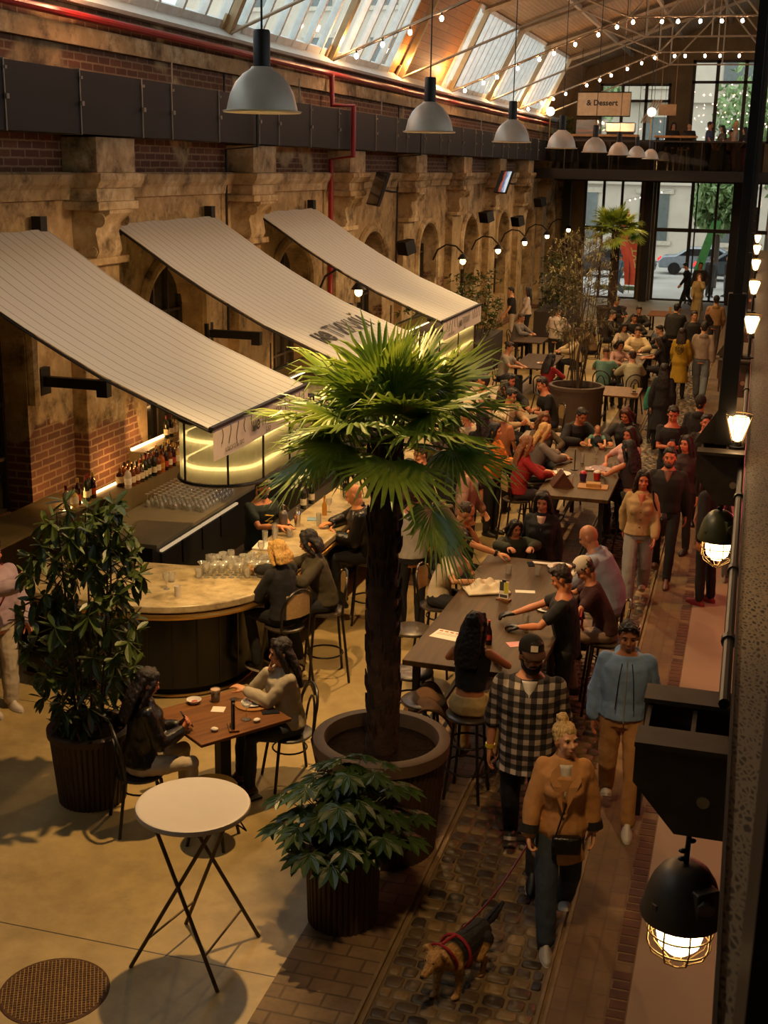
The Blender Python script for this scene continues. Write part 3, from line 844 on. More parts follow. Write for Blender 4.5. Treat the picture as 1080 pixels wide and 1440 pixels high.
def awning(y0, y1, label, fabric_text=False):
    o = Vector((-6.3, (y0 + y1) / 2, 2.8))
    t = thing('awning', label, 'awning', o, 0, 'striped awnings over the bar')
    def top(u, v):
        x, z = prof(v); y = y0 + (y1 - y0) * u
        z += -.02 * math.sin(PI * u) * math.sin(PI * v) + .006 * math.sin(u * 23 + v * 3)
        return Vector((x, y, z)) - o
    build('canopy', G().sheet(top, 36, 24, (0, 0, -.006)), CANVAS, t, smooth=60)
    def val(u, v):
        return Vector((-4.70 + .012 * math.sin(u * 9) * v, y0 + (y1 - y0) * u, 2.80 - .31 * v)) - o
    va = build('valance', G().sheet(val, 24, 4, (-.005, 0, 0)), VAL, t, smooth=60)
    g = G().box(-4.74, -4.69, y0 - .02, y1 + .02, 2.79, 2.82)
    g.v = [tuple(Vector(p) - o) for p in g.v]; build('front_bar', g, BLACK, t, smooth=0)
    for y in (y0 + .01, y1 - .01):
        build('side_rail', G().tube([Vector((x, y, z - .03)) - o for x, z in PROF], .014, 6), BLACK, t)
    for y in (y0 + .1, y1 - .12):
        g = G().obox(Vector((-7.93, y, 4.42)) - o, (.12, .14, .3)); build('wall_bracket', g, BLACK, t, smooth=0)
        g = G().box(-8.02, -7.2, y - .05, y + .05, 2.6, 2.72).box(-8.03, -7.95, y - .11, y + .11, 2.5, 2.82).box(-7.26, -7.12, y - .06, y + .06, 2.52, 2.72)
        g.v = [tuple(Vector(p) - o) for p in g.v]; build('support_arm', g, BLACK, t, smooth=0, bevel=.005)
    # lettering on the valance: seen from the hall, reading along +Y
    def put(txt, size, yy, zz, bold=0, shear=0):
        text_obj('lettering', txt, size, INK, va, lambda a, b, c: Vector((-4.684 + .012 * math.sin((yy + a - y0) / (y1 - y0) * 9) * .5 + c * .3, yy + a, zz + b)) - o, bold, shear)
    m = y0 + (y1 - y0) * .52
    put('не', .17, m - .42, 2.6, .006); put('ТИХИЙ', .165, m - .2, 2.61, -.001, .12); put('БАР', .075, m - .06, 2.515)
    put('АЛКОГОЛЬ ПРО', .06, y0 + .22, 2.535)
    g = G(); yy = y0 + .16
    for i in range(5):
        L = .14 + .03 * ((i * 7) % 3)
        g.tube([Vector((-4.682, yy + .03 * math.sin(k * .9 + i), 2.775 - L * k / 4)) - o for k in range(5)], .004, 4); yy += .19
    for i in range(5):
        yy = y1 - .2 - i * .14; g.tube([Vector((-4.682, yy + .02 * math.sin(k + i), 2.775 - .16 * k / 4)) - o for k in range(5)], .004, 4)
    build('drawn_line', g, INK, va)
    if fabric_text:
        def fn(a, b, c):
            v = .83 - b / 3.6
            x, z = prof(max(0, min(1, v))); return Vector((x, y0 + .5 + a, z + .006 + c)) - o
        text_obj('lettering', 'не', .46, INK, t, fn, .016); text_obj('lettering', 'ТИХИЙ', .46, INK, t, lambda a, b, c: fn(a + .62, b, c), .0)
awning(10.65, 13.28, 'nearest striped canvas awning with printed valance over the bar')
awning(14.88, 18.1, 'middle striped canvas awning with black lettering on its canvas', True)
awning(19.82, 22.72, 'farthest striped canvas awning beside the tall grey planters')

# duct ------------------------------------------------------------------------
def duct():
    t = thing('ventilation_duct', 'long black square ventilation duct along the brick wall', 'duct', (-7.75, 20, 5.85))
    o = Vector((-7.75, 20, 5.85))
    g = G().box(-8.02, -7.5, 2, 46.6, 5.49, 6.18); g.v = [tuple(Vector(p) - o) for p in g.v]
    build('casing', g, mat('duct_black', '#120f0d', .6, .2, var=.3, vs=1.2), t, smooth=0)
    g = G()
    y = 3.2; i = 0
    FL = mat('duct_flange', '#8d8678', .5, .5)
    while y < 46:
        g = G().box(-8.02, -7.488, y - .009, y + .009, 5.478, 6.192); g.v = [tuple(Vector(p) - o) for p in g.v]
        f = build('flange', g, FL, t, smooth=0)
        g = G().obox(Vector((-7.47, y, 5.82)) - o, (.03, .05, .05)).obox(Vector((-7.47, y, 6.1)) - o, (.02, .03, .03)); build('clip', g, FL, f, smooth=0)
        y += 1.54 if i % 3 else .85; i += 1
    for y in range(6, 46, 5):
        g = G().cyl(Vector((-7.7, y + .3, 6.18)) - o, Vector((-7.7, y + .3, 6.6)) - o, .012, n=6); build('hanger_rod', g, FL, t)
duct()
g = G().tube([(-7.86, 2, 6.83), (-7.86, 50, 6.83)], .05, 10).tube([(-7.86, 23.5, 6.83), (-7.84, 23.5, 6.27), (-7.42, 23.5, 6.27), (-7.42, 23.5, 5.36), (-7.9, 23.62, 5.3), (-7.9, 23.62, .2)], .05, 10)
solo('fire_pipe', 'red sprinkler pipe running along the top of the wall', 'pipe', g, mat('red_pipe', '#8c1a1a', .35))
for i, y in enumerate((18.7, 28.6)):
    solo('downpipe', 'thin dark cable pipe on the wall %s' % ('right of the first pilaster', 'beside the wall screen')[i], 'pipe', G().tube([(-7.97, y, 6.5), (-7.97, y, 6.2), (-7.44, y, 6.2), (-7.44, y, 5.45), (-7.96, y, 5.4), (-7.96, y, 2.6)], .022, 8), BLACK)
# two tilted screens on the wall, speakers and curved arm lamps
def tv(x, y, z, label, em):
    t = thing('wall_screen', label, 'screen', (x, y, z), R(-62))
    build('casing', G().obox((0, 0, 0), (1.15, .06, .68)), BLACK, t, smooth=0, rot=(R(-18), 0, 0), bevel=.01)
    build('screen', G().obox((0, -.032, 0), (1.09, .004, .62)), em, t, smooth=0, rot=(R(-18), 0, 0))
    build('bracket', G().tube([(0, .02, 0), (-.15, .3, -.05), (-.2, .42, -.05)], .025, 8), BLACK, t)
tv(-7.36, 25.0, 4.75, 'black switched-off screen tilted on the wall above the awnings', mat('dark_screen', '#14110f', .12))
def pic():
    t = NT('screen_picture'); o = t.obj(); s = t.sep(o)
    c = t.ramp(t.math('ADD', t.math('MULTIPLY', s[0], .8), t.math('ADD', t.math('MULTIPLY', t.noise(o, 4, 2), .5), .2)), [(.3, (.02, .015, .01)), (.45, (.55, .12, .06)), (.6, (.1, .2, .35)), (.75, (.8, .85, .9))])
    e = t.n('ShaderNodeEmission'); t.l(c, e.inputs[0]); e.inputs[1].default_value = .9; t.l(e.outputs[0], t.out.inputs[0]); return t.m
tv(-7.3, 37.9, 4.8, 'lit screen showing a red and blue picture far along the wall', pic())
for i, (y, z) in enumerate(((27.8, 3.45), (36.6, 3.84), (41.7, 3.54), (46.0, 4.05))):
    t = thing('wall_speaker', 'black loudspeaker on the pilaster, %s along the wall' % ('first', 'second', 'third', 'fourth')[i], 'speaker', (-7.5, y, z), R(-40), 'loudspeakers along the wall')
    build('cabinet', G().prism([(-.2, -.14, -.15), (.2, -.14, -.15), (.12, .16, -.15), (-.12, .16, -.15)], (0, 0, .3)), BLACK, t, smooth=0, rot=(R(14), 0, 0)); build('bracket', G().tube([(0, .1, 0), (-.1, .3, .02), (-.17, .36, .02)], .02), BLACK, t)
BULB = emit('wall_lamp_bulb', (1, .62, .25), 26)
for i, y in enumerate((23.4, 32.5, 37.2, 41.7, 46.3, 51.7)):
    t = thing('wall_lamp', 'curved arm wall lamp with glowing bulb, %s along the wall' % ('first behind the awning', 'second', 'third', 'fourth', 'fifth', 'last near the glass front')[i], 'lamp', (XW, y, 2.9), 0, 'curved arm wall lamps')
    build('arm', G().tube([(.0, 0, -.05), (.12, 0, .22), (.35, 0, .36), (.6, 0, .33), (.8, 0, .15)], .022, 8), BLACK, t)
    s = build('shade', G().lathe([(.03, .14), (.06, .12), (.14, .02), (.15, .0)], 18, (.8, 0, 0)), BLACK, t)
    build('bulb', G().ell((.8, 0, -.05), (.075, .075, .085)), BULB, t)
# ================================================================ pendants, string bulbs, gallery brackets, far mezzanine, street
SPUN = mat('spun_aluminium', '#c2b8a6', .42, .15, var=.08)
ORD = ['first and largest', 'second', 'third', 'fourth', 'fifth', 'sixth', 'seventh', 'eighth', 'ninth and farthest']
def pendants():
    for k in range(9):
        y = 9.1 + 4.9 * k; x = -3.55 if k else -3.58
        t = thing('pendant_lamp', 'domed aluminium pendant lamp with black neck, %s of the row' % ORD[k], 'pendant lamp', (x, y, 5.56), 0, 'row of aluminium pendant lamps')
        build('shade', G().lathe([(.285, 0), (.292, .012), (.262, .018), (.255, .05), (.235, .13), (.195, .21), (.14, .27), (.085, .305), (.075, .32), (.07, .318), (.08, .3), (.13, .262), (.185, .203), (.225, .125), (.245, .05), (.25, .014), (.285, 0)], 40, caps=False), SPUN, t, smooth=50)
        build('neck', G().lathe([(.0, .31), (.062, .31), (.062, .56), (.055, .575), (0, .58)], 24), BLACK, t)
        build('bulb', G().ell((0, 0, .13), (.06, .06, .09)), emit('pendant_bulb', (1, .62, .3), 5), t)
        build('cord', G().cyl((0, 0, .57), (0, 0, RDG - abs(x) / 7.2 * 2.3 - 5.9), .008, n=6), BLACK, t)
pendants()
SB = emit('string_bulb', (1, .5, .27), 260)
def string(y, label, segs, n):
    t = thing('string_lights', label, 'string lights', (-8, y, 7.1))
    o = Vector((-8, y, 7.1))
    path = [Vector(p) - o for p in segs]
    build('cable', G().tube([p + Vector((0, -.03, 0)) for p in path], .008, 5), BLACK, t)
    L = [0]
    for a, b in zip(path, path[1:]): L.append(L[-1] + (b - a).length)
    proto = None
    for i in range(n):
        s = L[-1] * (i + .3 + .5 * rng.random()) / n
        for k in range(len(path) - 1):
            if s <= L[k + 1]: break
        p = path[k].lerp(path[k + 1], (s - L[k]) / (L[k + 1] - L[k])) + Vector((0, -.03, -.09))
        if proto is None:
            proto = build('bulb', G().ell((0, 0, 0), (.038, .038, .048), nu=10, nv=6), SB, t); b = proto
            c = build('socket', G().cyl((0, 0, .045), (0, 0, .1), .018, n=8), BLACK, b)
        else:
            b = proto.copy(); COL.objects.link(b); b.parent = t
            for ch in proto.children:
                q = ch.copy(); COL.objects.link(q); q.parent = b
        b.location = p
path = lambda y: [(-7.95, y, 7.06), (-LW, y, LZ - .03), (0.6, y, LZ - .03)]
string(14.0, 'bulb string on the nearest roof tie at the top edge', [(-7.95, 14.0, 7.06), (-5.6, 14.0, 7.98)], 5)
string(23.8, 'bulb string rising along the second roof tie over the bar', path(23.8), 13)
string(33.6, 'bulb string along the roof tie in front of the far skylight', path(33.6), 17)
string(43.4, 'bulb string along the farthest roof tie above the mezzanine', path(43.4), 18)

# gallery columns on steel corbels at the right, with caged lamps --------------------
STEEL = mat('dark_corbel_steel', '#4a4034', .5, .4, var=.25, vs=8)
GREEN = mat('enamel_green', '#3d4128', .4, .1)
CAGEW = mat('cage_wire', '#8a7850', .35, .8)
GLOW = emit('caged_bulb', (1, .60, .27), 15)
def corbel(y, z, k):
    nm = ['nearest', 'second', 'third', 'fourth', 'fifth', 'sixth', 'seventh'][k]
    x0, x1 = -.3, (.28 if k == 0 else .07)
    t = thing('corbel_bracket', 'black steel corbel bracket under the gallery, %s from the camera' % nm, 'bracket', (x0, y, z), 0, 'steel corbels under the gallery')
    h = .42; L = x1 - x0
    for s in (-1, 1):
        yy = s * .24
        g = G().prism([(0, yy - .012, 0), (L, yy - .012, 0), (L, yy - .012, -h), (.19, yy - .012, -h), (0, yy - .012, -.2)], (0, .024, 0))
        g.box(0, L, yy - .09, yy + .09, 0, .022)
        build('side_plate', g, STEEL, t, smooth=0)
        g = G()
        for xx in (.2, .3): g.cyl((xx, yy, .022), (xx, yy, .03), .018, n=6)
        for p in g.v: pass
        build('bolt', G().cyl((.3, yy - .02, -.25), (.3, yy + .02, -.25), .028, n=10), mat('bolt_steel', '#a89a80', .35, .8), t)
    for xx in ((.02, .22, .42) if k == 0 else (.02, .22)): build('web_plate', G().box(xx, xx + .02, -.23, .23, -h + .05, -.01), STEEL, t, smooth=0)
    if k:
        # column standing on the corbel
        c = thing('gallery_column', 'black steel column standing on the %s corbel bracket' % nm, 'column', (-.10, y + .0, z + .03), 0, 'gallery columns')
        build('shaft', G().box(-.035, .035, -.05, .05, 1.2, 7), BLACK, c, smooth=0)
        build('sleeve', G().box(-.07, .07, -.07, .07, 0, 1.22), BLACK, c, smooth=0, bevel=.008)
        build('base_fin', G().prism([(-.24, -.01, 0), (-.07, -.01, 0), (-.07, -.01, .28)], (0, .02, 0)), STEEL, c, smooth=0)
        # upward lantern on the corbel
        lz = .24 if k > 1 else 0
        l = thing('lantern', 'glowing caged lantern standing on the %s corbel bracket' % nm, 'lantern', (.0 if k == 1 else .04, y - .1, z + .03 + lz), 0, 'lanterns standing on the corbels')
        build('base', G().lathe([(0, -lz), (.06, -lz), (.06, .012 - lz), (.014, .02 - lz), (.014, .0), (.05, 0), (.03, .05), (0, .05)], 14), BLACK, l)
        build('bulb', G().lathe([(0, .05), (.035, .06), (.085, .22), (.075, .25), (0, .255)], 16), GLOW, l)
        for i in range(6):
            a = i * PI / 3; build('cage_wire', G().tube([(.04 * math.cos(a), .04 * math.sin(a), .03), (.105 * math.cos(a), .105 * math.sin(a), .27)], .004, 5), CAGEW, l)
        build('cage_ring', G().tube([(.105 * math.cos(i * PI / 8), .105 * math.sin(i * PI / 8), .27) for i in range(16)], .004, 5, closed=True), CAGEW, l)
    # hanging caged lamp
    if k > 2: return
    zl = [1.92, 2.27, 2.1][k]; xl = [-.05, -.075, -.1][k]; rs = [.185, .17, .16][k]
    l = thing('caged_lamp', ['black industrial caged lamp glowing on a rod, nearest at lower right', 'olive green caged lamp glowing over the concrete strip', 'small caged lamp hanging under the third corbel'][k], 'caged lamp', (xl, y, zl), R(20), 'caged lamps under the corbels')
    body = [STEEL, GREEN, GREEN][k]
    q = rs / .185
    P = [(.04, .25), (.07, .245), (.11, .215), (.145, .16), (.168, .09), (.178, .04), (.19, .0), (.187, -.02), (.165, -.025), (.13, .03), (.0, .06)]
    build('hood', G().lathe([(r * q, zz * q) for r, zz in P], 28), body, l)
    for a in ([.3, 1.9, 3.6, 5.2]):
        build('hood_lug', G().obox((.15 * q * math.cos(a), .15 * q * math.sin(a), .05 * q), (.05 * q, .035 * q, .07 * q), a), body, l, smooth=0, bevel=.005)
    build('junction_box', G().obox((.05 * q, -.11 * q, .12 * q), (.12 * q, .1 * q, .13 * q), .3).cyl((.05 * q, -.12 * q, .13 * q), (.05 * q, -.18 * q, .11 * q), .045 * q), body, l, bevel=.008)
    build('glass_bulb', G().lathe([(0, -.22 * q), (.05 * q, -.21 * q), (.095 * q, -.165 * q), (.11 * q, -.1 * q), (.11 * q, .0), (0, .0)], 24), GLOW, l)
    for i in range(8):
        a = i * PI / 4
        build('cage_wire', G().tube([(.15 * q * math.cos(a), .15 * q * math.sin(a), -.01), (.15 * q * math.cos(a), .15 * q * math.sin(a), -.14 * q), (.125 * q * math.cos(a), .125 * q * math.sin(a), -.21 * q), (.035 * q * math.cos(a), .035 * q * math.sin(a), -.275 * q)], .0045 * q, 6), CAGEW, l)
    for zz, rr in ((-.09, .152), (-.165, .145), (-.275, .036)):
        build('cage_ring', G().tube([(rr * q * math.cos(i * PI / 16), rr * q * math.sin(i * PI / 16), zz * q) for i in range(32)], .0045 * q, 6, closed=True), CAGEW, l)
    zt = z - .3 - zl
    g = G().tube([(0, 0, .24 * q), (.004, 0, .4 * q), (-.004, 0, zt * .75), (.0, 0, zt)], [.014, .012, .009, .011], 8)
    for zz in (.27, .31, .36, .4): g.ell((.018 * (1 if zz * 100 % 2 < 1 else -1), 0, zz * q), (.022, .016, .012), nu=8, nv=6)
    build('chain_rod', g, BLACK, l)
    lamp('POINT', 'caged_lamp_light', (xl, y, zl - .12), [24, 26, 20][k], (1, .5, .2), .1)
for k, (y, z) in enumerate(((5.3, 2.86), (10.45, 3.03), (15.6, 3.05), (20.8, 3.05), (26.0, 3.05), (31.2, 3.05), (36.4, 3.05))): corbel(y, z, k)
# gallery edge we stand on: mesh parapet hung outside the slab, dark pipe below
def gallery():
    # bottom edge lies on the line X/(z-H) = -.0338
    g = G().box(.22, .5, 2.0, 44, 3.5, 3.75)
    struct('floor', G().box(.3, 8, -3, 44, 3.5, 3.72), mat('gallery_floor', '#3c3024', .7))
    t = thing('mesh_ledge', 'long woven metal mesh ledge running along the gallery edge at right', 'ledge', (.1, 6, 2.95))
    def weave():
        m = NT('woven_mesh'); p = m.pos(); s = m.sep(p)
        v = m.n('ShaderNodeTexVoronoi'); v.feature = 'DISTANCE_TO_EDGE'; v.inputs['Scale'].default_value = 46
        m.l(m.comb(m.math('ADD', s[0], m.math('MULTIPLY', s[1], .12)), m.math('MULTIPLY', s[1], .45), 0), v.inputs['Vector'])
        c = m.ramp(v.outputs['Distance'], [(.08, C('#766a54')), (.3, C('#1c150e'))])
        m.bsdf(c, .5, .2, m.bump(v.outputs['Distance'], -.6, .01)); return m.m
    def B(x0, x1, y0, y1, z0, z1): return G().box(x0 - .1, x1 - .1, y0 - 6, y1 - 6, z0 - 2.95, z1 - 2.95)
    build('mesh_panel', B(.088, .75, .9, 40, 2.955, 2.97), weave(), t, smooth=0)
    build('edge_rail', B(.078, .09, .9, 40, 2.94, 2.985), BLACK, t, smooth=0)
    build('post', B(.068, .13, 1.3, 1.6, 2.97, 4.9), BLACK, t, smooth=0)
    t = thing('conduit_pipe', 'black conduit pipe with clamps running below the mesh parapet', 'pipe', (.05, 12, 2.93))
    build('pipe', G().tube([(0, -6.62, 0), (0, 28, 0)], .026, 10), BLACK, t)
    for y in (6.2, 7.4, 9.2, 11.9, 14): build('clamp', G().tube([(0, y - 12.03, 0), (0, y - 11.97, 0)], .038, 10), BLACK, t)
gallery()

# far mezzanine furniture ---------------------------------------------------------
WOODM = mat('counter_wood', '#a8763e', .5, var=.25, vs=8)
def mezz_stuff():
    z = 5.2
    t = thing('mezzanine_counter', 'long wooden cafe counter up on the far mezzanine', 'counter', (-5.5, 48.1, z))
    build('top', G().box(-1.9, 1.1, -.3, .3, 1.16, 1.24), WOODM, t, smooth=0); build('front', G().box(-1.85, 1.05, -.2, .25, 0, 1.16), DK, t, smooth=0)
    t = thing('mezzanine_table', 'wooden bench table beside the counter on the mezzanine', 'table', (-3.1, 48.4, z))
    build('top', G().box(-.75, .75, -.3, .3, 1.16, 1.23), WOODM, t, smooth=0)
    for x in (-.65, .65): build('leg', G().box(x - .04, x + .04, -.25, .25, 0, 1.16), BLACK, t, smooth=0)
    t = thing('espresso_machine', 'long espresso machine and cups on the mezzanine counter', 'coffee machine', (-5.1, 48.2, z + 1.24))
    build('body', G().box(-.5, .55, -.2, .2, .08, .42), mat('chrome', '#c0b8b0'), t, smooth=0, bevel=.03); build('base', G().box(-.45, .5, -.18, .18, 0, .1), BLACK, t, smooth=0)
    t = thing('display_case', 'glass pastry case on the mezzanine counter', 'display case', (-4.1 - 2.1, 48.2, z + 1.24))
    build('case', G().box(-.45, .35, -.25, .25, 0, .5), GLS, t, smooth=0); build('pastry_tray', G().box(-.4, .3, -.2, .2, .1, .16), mat('pastry', '#a8632c', .8, var=.5, vs=30), t, smooth=0)
    for i, (x, nm) in enumerate(((-7.55, 'left'), (-3.95, 'right'))):
        t = thing('globe_lamp', 'white globe lamp on a thin post at the %s end of the mezzanine counter' % nm, 'globe lamp', (x, 47.5, z), 0, 'globe lamps on the mezzanine')
        build('post', G().cyl((0, 0, 0), (0, 0, 1.85), .018, n=8), BRASS, t); build('globe', G().ell((0, 0, 2.0), (.16, .16, .16), nu=18, nv=12), emit('globe', (1, .82, .62), 2.6), t)
    t = thing('cafe_sign', 'cream rounded sign board hung over the mezzanine counter', 'sign', (-5.68, 47.8, 7.05))
    build('board', G().obox((0, 0, .42), (1.9, .05, .82)), mat('sign_cream', '#b89b72', .6), t, smooth=0, bevel=.02)
    g = G().tube([(-.95, -.03, .01), (.95, -.03, .01), (.95, -.03, .83), (-.95, -.03, .83)], .022, 6, closed=True); build('border', g, BLACK, t)
    text_obj('lettering', '& Dessert', .27, INK, t, lambda a, b, c: Vector((a - .62, -.03 + c, b + .38)), .008)
    for x in (-.85, .85): build('hanger', G().cyl((x, 0, .83), (x, 0, 2.7), .012, n=6), BLACK, t)
    t = thing('air_curtain', 'tilted grey slatted panel heater beside the sign', 'heater', (-4.15, 48.2, 7.25))
    for i in range(4): build('slat', G().obox((i * .09, 0, 0), (.05, .06, .9), 0, 0, R(28)), mat('heater_grey', '#8a7a62', .5), t, smooth=0)
    build('bracket', G().cyl((.1, 0, .3), (.1, 0, 2.6), .015, n=6), BLACK, t)
    solo('acoustic_panel', 'small tan board hung right of the slatted heater', 'panel', G().obox((0, 0, 0), (.62, .05, .38)).cyl((-.25, 0, .19), (-.25, 0, 2.0), .008, n=6).cyl((.25, 0, .19), (.25, 0, 2.0), .008, n=6), mat('tan_board', '#a8845c', .7), (-3.45, 48, 7.3), smooth=0)
    for i, (x, y) in enumerate(((-5.9, 47.7), (-5.15, 47.7), (-2.75, 47.75), (-6.6, 47.7))):
        t = thing('mezzanine_stool', 'pale tall stool behind the glass balustrade, %s' % ('below the espresso machine', 'right of the middle', 'right by the blue shirt man', 'far left')[i], 'stool', (x, y, z), 0, 'tall stools on the mezzanine')
        build('seat', G().lathe([(0, .72), (.17, .72), (.17, .76), (0, .76)], 18), WOODM, t)
        for a in (.8, 2.3, 3.9, 5.5): build('leg', G().tube([(.12 * math.cos(a), .12 * math.sin(a), .72), (.2 * math.cos(a), .2 * math.sin(a), 0)], .014, 6), mat('pale_leg', '#b5a88e', .5), t)
    t = thing('mezzanine_side_table', 'dark high table between the standing women on the mezzanine', 'table', (-1.35, 48.0, z))
    build('top', G().box(-.45, .45, -.3, .3, .98, 1.02), BLACK, t, smooth=0); build('leg', G().cyl((0, 0, 0), (0, 0, .98), .04), BLACK, t)
mezz_stuff()

# street outside -----------------------------------------------------------------
def outside():
    struct('ground_outside', G().box(-45, 45, 54.4, 110, -.25, -.05), mat('street_paving', '#a9a59c', .9, var=.1, vs=.5))
    FA = mat('opposite_facade', '#b8ad9a', .9, var=.12, vs=.6)
    t = thing('building_outside', 'pale stone building across the street behind the cars', 'building', (-8, 78, 0))
    build('wall', G().box(-28, 40, 0, 6, 0, 22), FA, t, smooth=0)
    for i in range(14):
        for z in (1.2, 5.5, 10, 14.5):
            x = -24 + i * 4.2; w = build('window', G().box(x, x + 1.7, -.08, .0, z, z + 2.7), mat('street_window', '#5c625e', .2), t, smooth=0)
            build('surround', G().box(x - .25, x + 1.95, -.14, -.02, z + 2.7, z + 3.0).box(x - .25, x + 1.95, -.16, -.02, z - .25, z), mat('street_stone', '#b5ab98', .9), w, smooth=0)
    build('band', G().box(-28, 40, -.3, 0, 4.4, 4.8), FA, t, smooth=0); build('band', G().box(-28, 40, -.3, 0, 9, 9.3), FA, t, smooth=0)
    for i, (x, y, h, r) in enumerate(((.5, 63.5, 10.6, 3.0), (-10.5, 73.2, 14, 2.8), (6.5, 72, 14, 2.6), (-1.75, 61.2, 5.4, 1.25))):
        t = thing('street_tree', 'leafy green street tree outside, %s' % ('right of the doors', 'behind the upper windows', 'tall one at far right', 'small one near the glass')[i], 'tree', (x, y, 0), 0, 'street trees')
        build('trunk', G().tube([(0, 0, 0), (.05, 0, h * .4), (-.1, 0, h * .7)], [.16, .12, .05], 8), mat('bark', '#4a3c2c', .9), t)
        g = G(); rr = np.random.default_rng(i)
        for k in range(2200):
            d = rr.normal(size=3); d /= np.linalg.norm(d); q = rr.random() ** .4 * r
            c = Vector((d[0] * q, d[1] * q, h * .7 + d[2] * q * .9 + .25 * r * math.sin(k)))
            m = Euler(tuple(rr.uniform(0, 6, 3))).to_matrix(); s = .22
            g.add([c + m @ Vector(p) for p in ((-s, 0, 0), (0, -s * .5, .03), (s, 0, 0), (0, s * .5, .03))], [(0, 1, 2, 3)])
        build('foliage', g, mat('street_leaf', '#7c9660', .7, var=.3, vs=.8), t, smooth=0)
    def car(x, y, col, label, rz=0):
        t = thing('car', label, 'car', (x, y, -.05), rz)
        side = [(-2.2, .35), (-2.25, .7), (-2.0, .95), (-1.35, 1.0), (-.7, 1.42), (.75, 1.45), (1.5, 1.05), (2.1, .95), (2.25, .65), (2.2, .35)]
        build('body', G().prism([(a, -.85, b) for a, b in side], (0, 1.7, 0)), mat('car_' + col.lstrip('#'), col, .25, .3), t, bevel=.06)
        build('glazing', G().prism([(-1.2, -.87, 1.0), (-.65, -.87, 1.36), (.7, -.87, 1.38), (1.3, -.87, 1.03)], (0, 1.74, 0)), mat('car_glass', '#20262a', .05), t, smooth=0)
        for a in (-1.4, 1.4):
            for s in (-.88, .7): build('wheel', G().cyl((a, s, .32), (a, s + .18, .32), .32, n=20), BLACK, t)
        build('tail_light', G().box(-2.28, -2.2, -.8, -.5, .7, .85).box(-2.28, -2.2, .5, .8, .7, .85), emit('tail_light', (1, .05, .05), 2), t, smooth=0)
    car(-7.0, 66, '#2c2f33', 'dark car parked outside behind the palm leaves')
    car(-2.6, 69.6, '#8f979d', 'silver car parked beyond the orange flag', 0)
    car(-.6, 66.2, '#4a5258', 'grey car parked outside the right glass doors')
    car(4.2, 65, '#c9ccd0', 'white van-like car at the right outside', .1)
    t = thing('feather_flag', 'tall orange feather flag with pale lettering on the pavement outside', 'flag', (-5.25, 57.3, -.05))
    def fl(u, v):
        z = .35 + 3.2 * v; x = -.85 * v ** 1.3 + (u - .5) * (.95 - .25 * v) + .3
        return Vector((x, .05 * math.sin(u * 5 + v * 3), z))
    build('cloth', G().sheet(fl, 8, 20, (0, .006, 0)), mat('orange_flag', '#d8481c', .7), t, smooth=60)
    build('pole', G().tube([(.02 + .75 * 0, .03, 0), (.0, .03, 1.2), (-.25, .03, 2.6), (-.7, .03, 3.6)], .015, 6), BLACK, t)
    text_obj('lettering', 'ЛЕТО ТУТ', .42, mat('flag_yellow', '#e0b858', .7), t, lambda a, b, c: Vector((fl(.85 - b * .9, .95 - a / 2.9).x, fl(.85 - b * .9, .95 - a / 2.9).y - .012 - c, fl(.5, .95 - a / 2.9).z)), .01)
    t = thing('feather_flag', 'narrow green feather flag outside the right glass doors', 'flag', (-2.45, 58, -.05))
    build('cloth', G().sheet(lambda u, v: Vector((.75 * v ** 1.3 + (u - .5) * .38, .03 * math.sin(v * 6), .3 + 2.9 * v)), 5, 14, (0, .006, 0)), mat('green_flag', '#5aa858', .7), t, smooth=60); build('pole', G().tube([(-.1, .03, 0), (.1, .03, 1.2), (.75, .03, 3.3)], .014, 6), BLACK, t)
    solo('planting_bed', 'low strip of plants on the pavement outside', 'planter', G().box(-6.9, -4.3, 58.6, 59, -.05, .12), mat('bed_plants', '#4a5230', .9, var=.5, vs=9))
    t = thing('string_lights', 'cluster of fairy lights glowing outside the upper windows', 'string lights', (0, 57, 7))
    e = emit('fairy', (1, .62, .5), 6); pr = None; rr = np.random.default_rng(3)
    for k in range(95):
        x = -3.1 + 4.0 * rr.random(); zz = rr.normal(0, .55) + .2 + .1 * math.sin(x * 3)
        if pr is None: pr = build('bulb', G().ell((0, 0, 0), (.03, .03, .03), nu=6, nv=4), e, t); b = pr
        else: b = pr.copy(); COL.objects.link(b); b.parent = t
        b.location = (x, rr.uniform(-.3, .3), zz)
    t = thing('string_lights', 'swag of bulbs hanging outside the left glass front', 'string lights', (-5, 57, 4))
    for k in range(7):
        build('bulb', G().ell((-.4 + k * .22, 0, -.05 + .06 * k), (.035, .035, .035), nu=8, nv=5), e, t)
    build('cable', G().tube([(-.6, 0, -.04), (1.3, 0, .42)], .006, 4), BLACK, t)
outside()
# ================================================================ plants
def leafmat(name, c1, c2, rough=.4, sc=2.5, trans=.25):
    t = NT(name); o = t.obj(); n = t.noise(o, sc, 3)
    col = t.ramp(n, [(.35, C(c1)), (.65, C(c2))])
    b = t.n('ShaderNodeBsdfPrincipled'); t.l(col, b.inputs['Base Color']); b.inputs['Roughness'].default_value = rough
    tl = t.n('ShaderNodeBsdfTranslucent'); t.l(col, tl.inputs[0])
    mx = t.n('ShaderNodeMixShader'); mx.inputs[0].default_value = trans
    t.l(b.outputs[0], mx.inputs[1]); t.l(tl.outputs[0], mx.inputs[2]); t.l(mx.outputs[0], t.out.inputs['Surface']); return t.m
PALM = leafmat('palm_leaf', '#4c6a1e', '#8a9a34', .4, 3)
FATS = leafmat('fatsia_leaf', '#233811', '#3a521e', .35, 4)
SCHEF = leafmat('shrub_leaf', '#24340f', '#4c5a20', .4, 1.6)
OLIVE = leafmat('olive_leaf', '#4e4a2a', '#6f683c', .5, 3)
POTM = mat('ribbed_pot', '#3c2a1e', .6, var=.15, bump=.2)
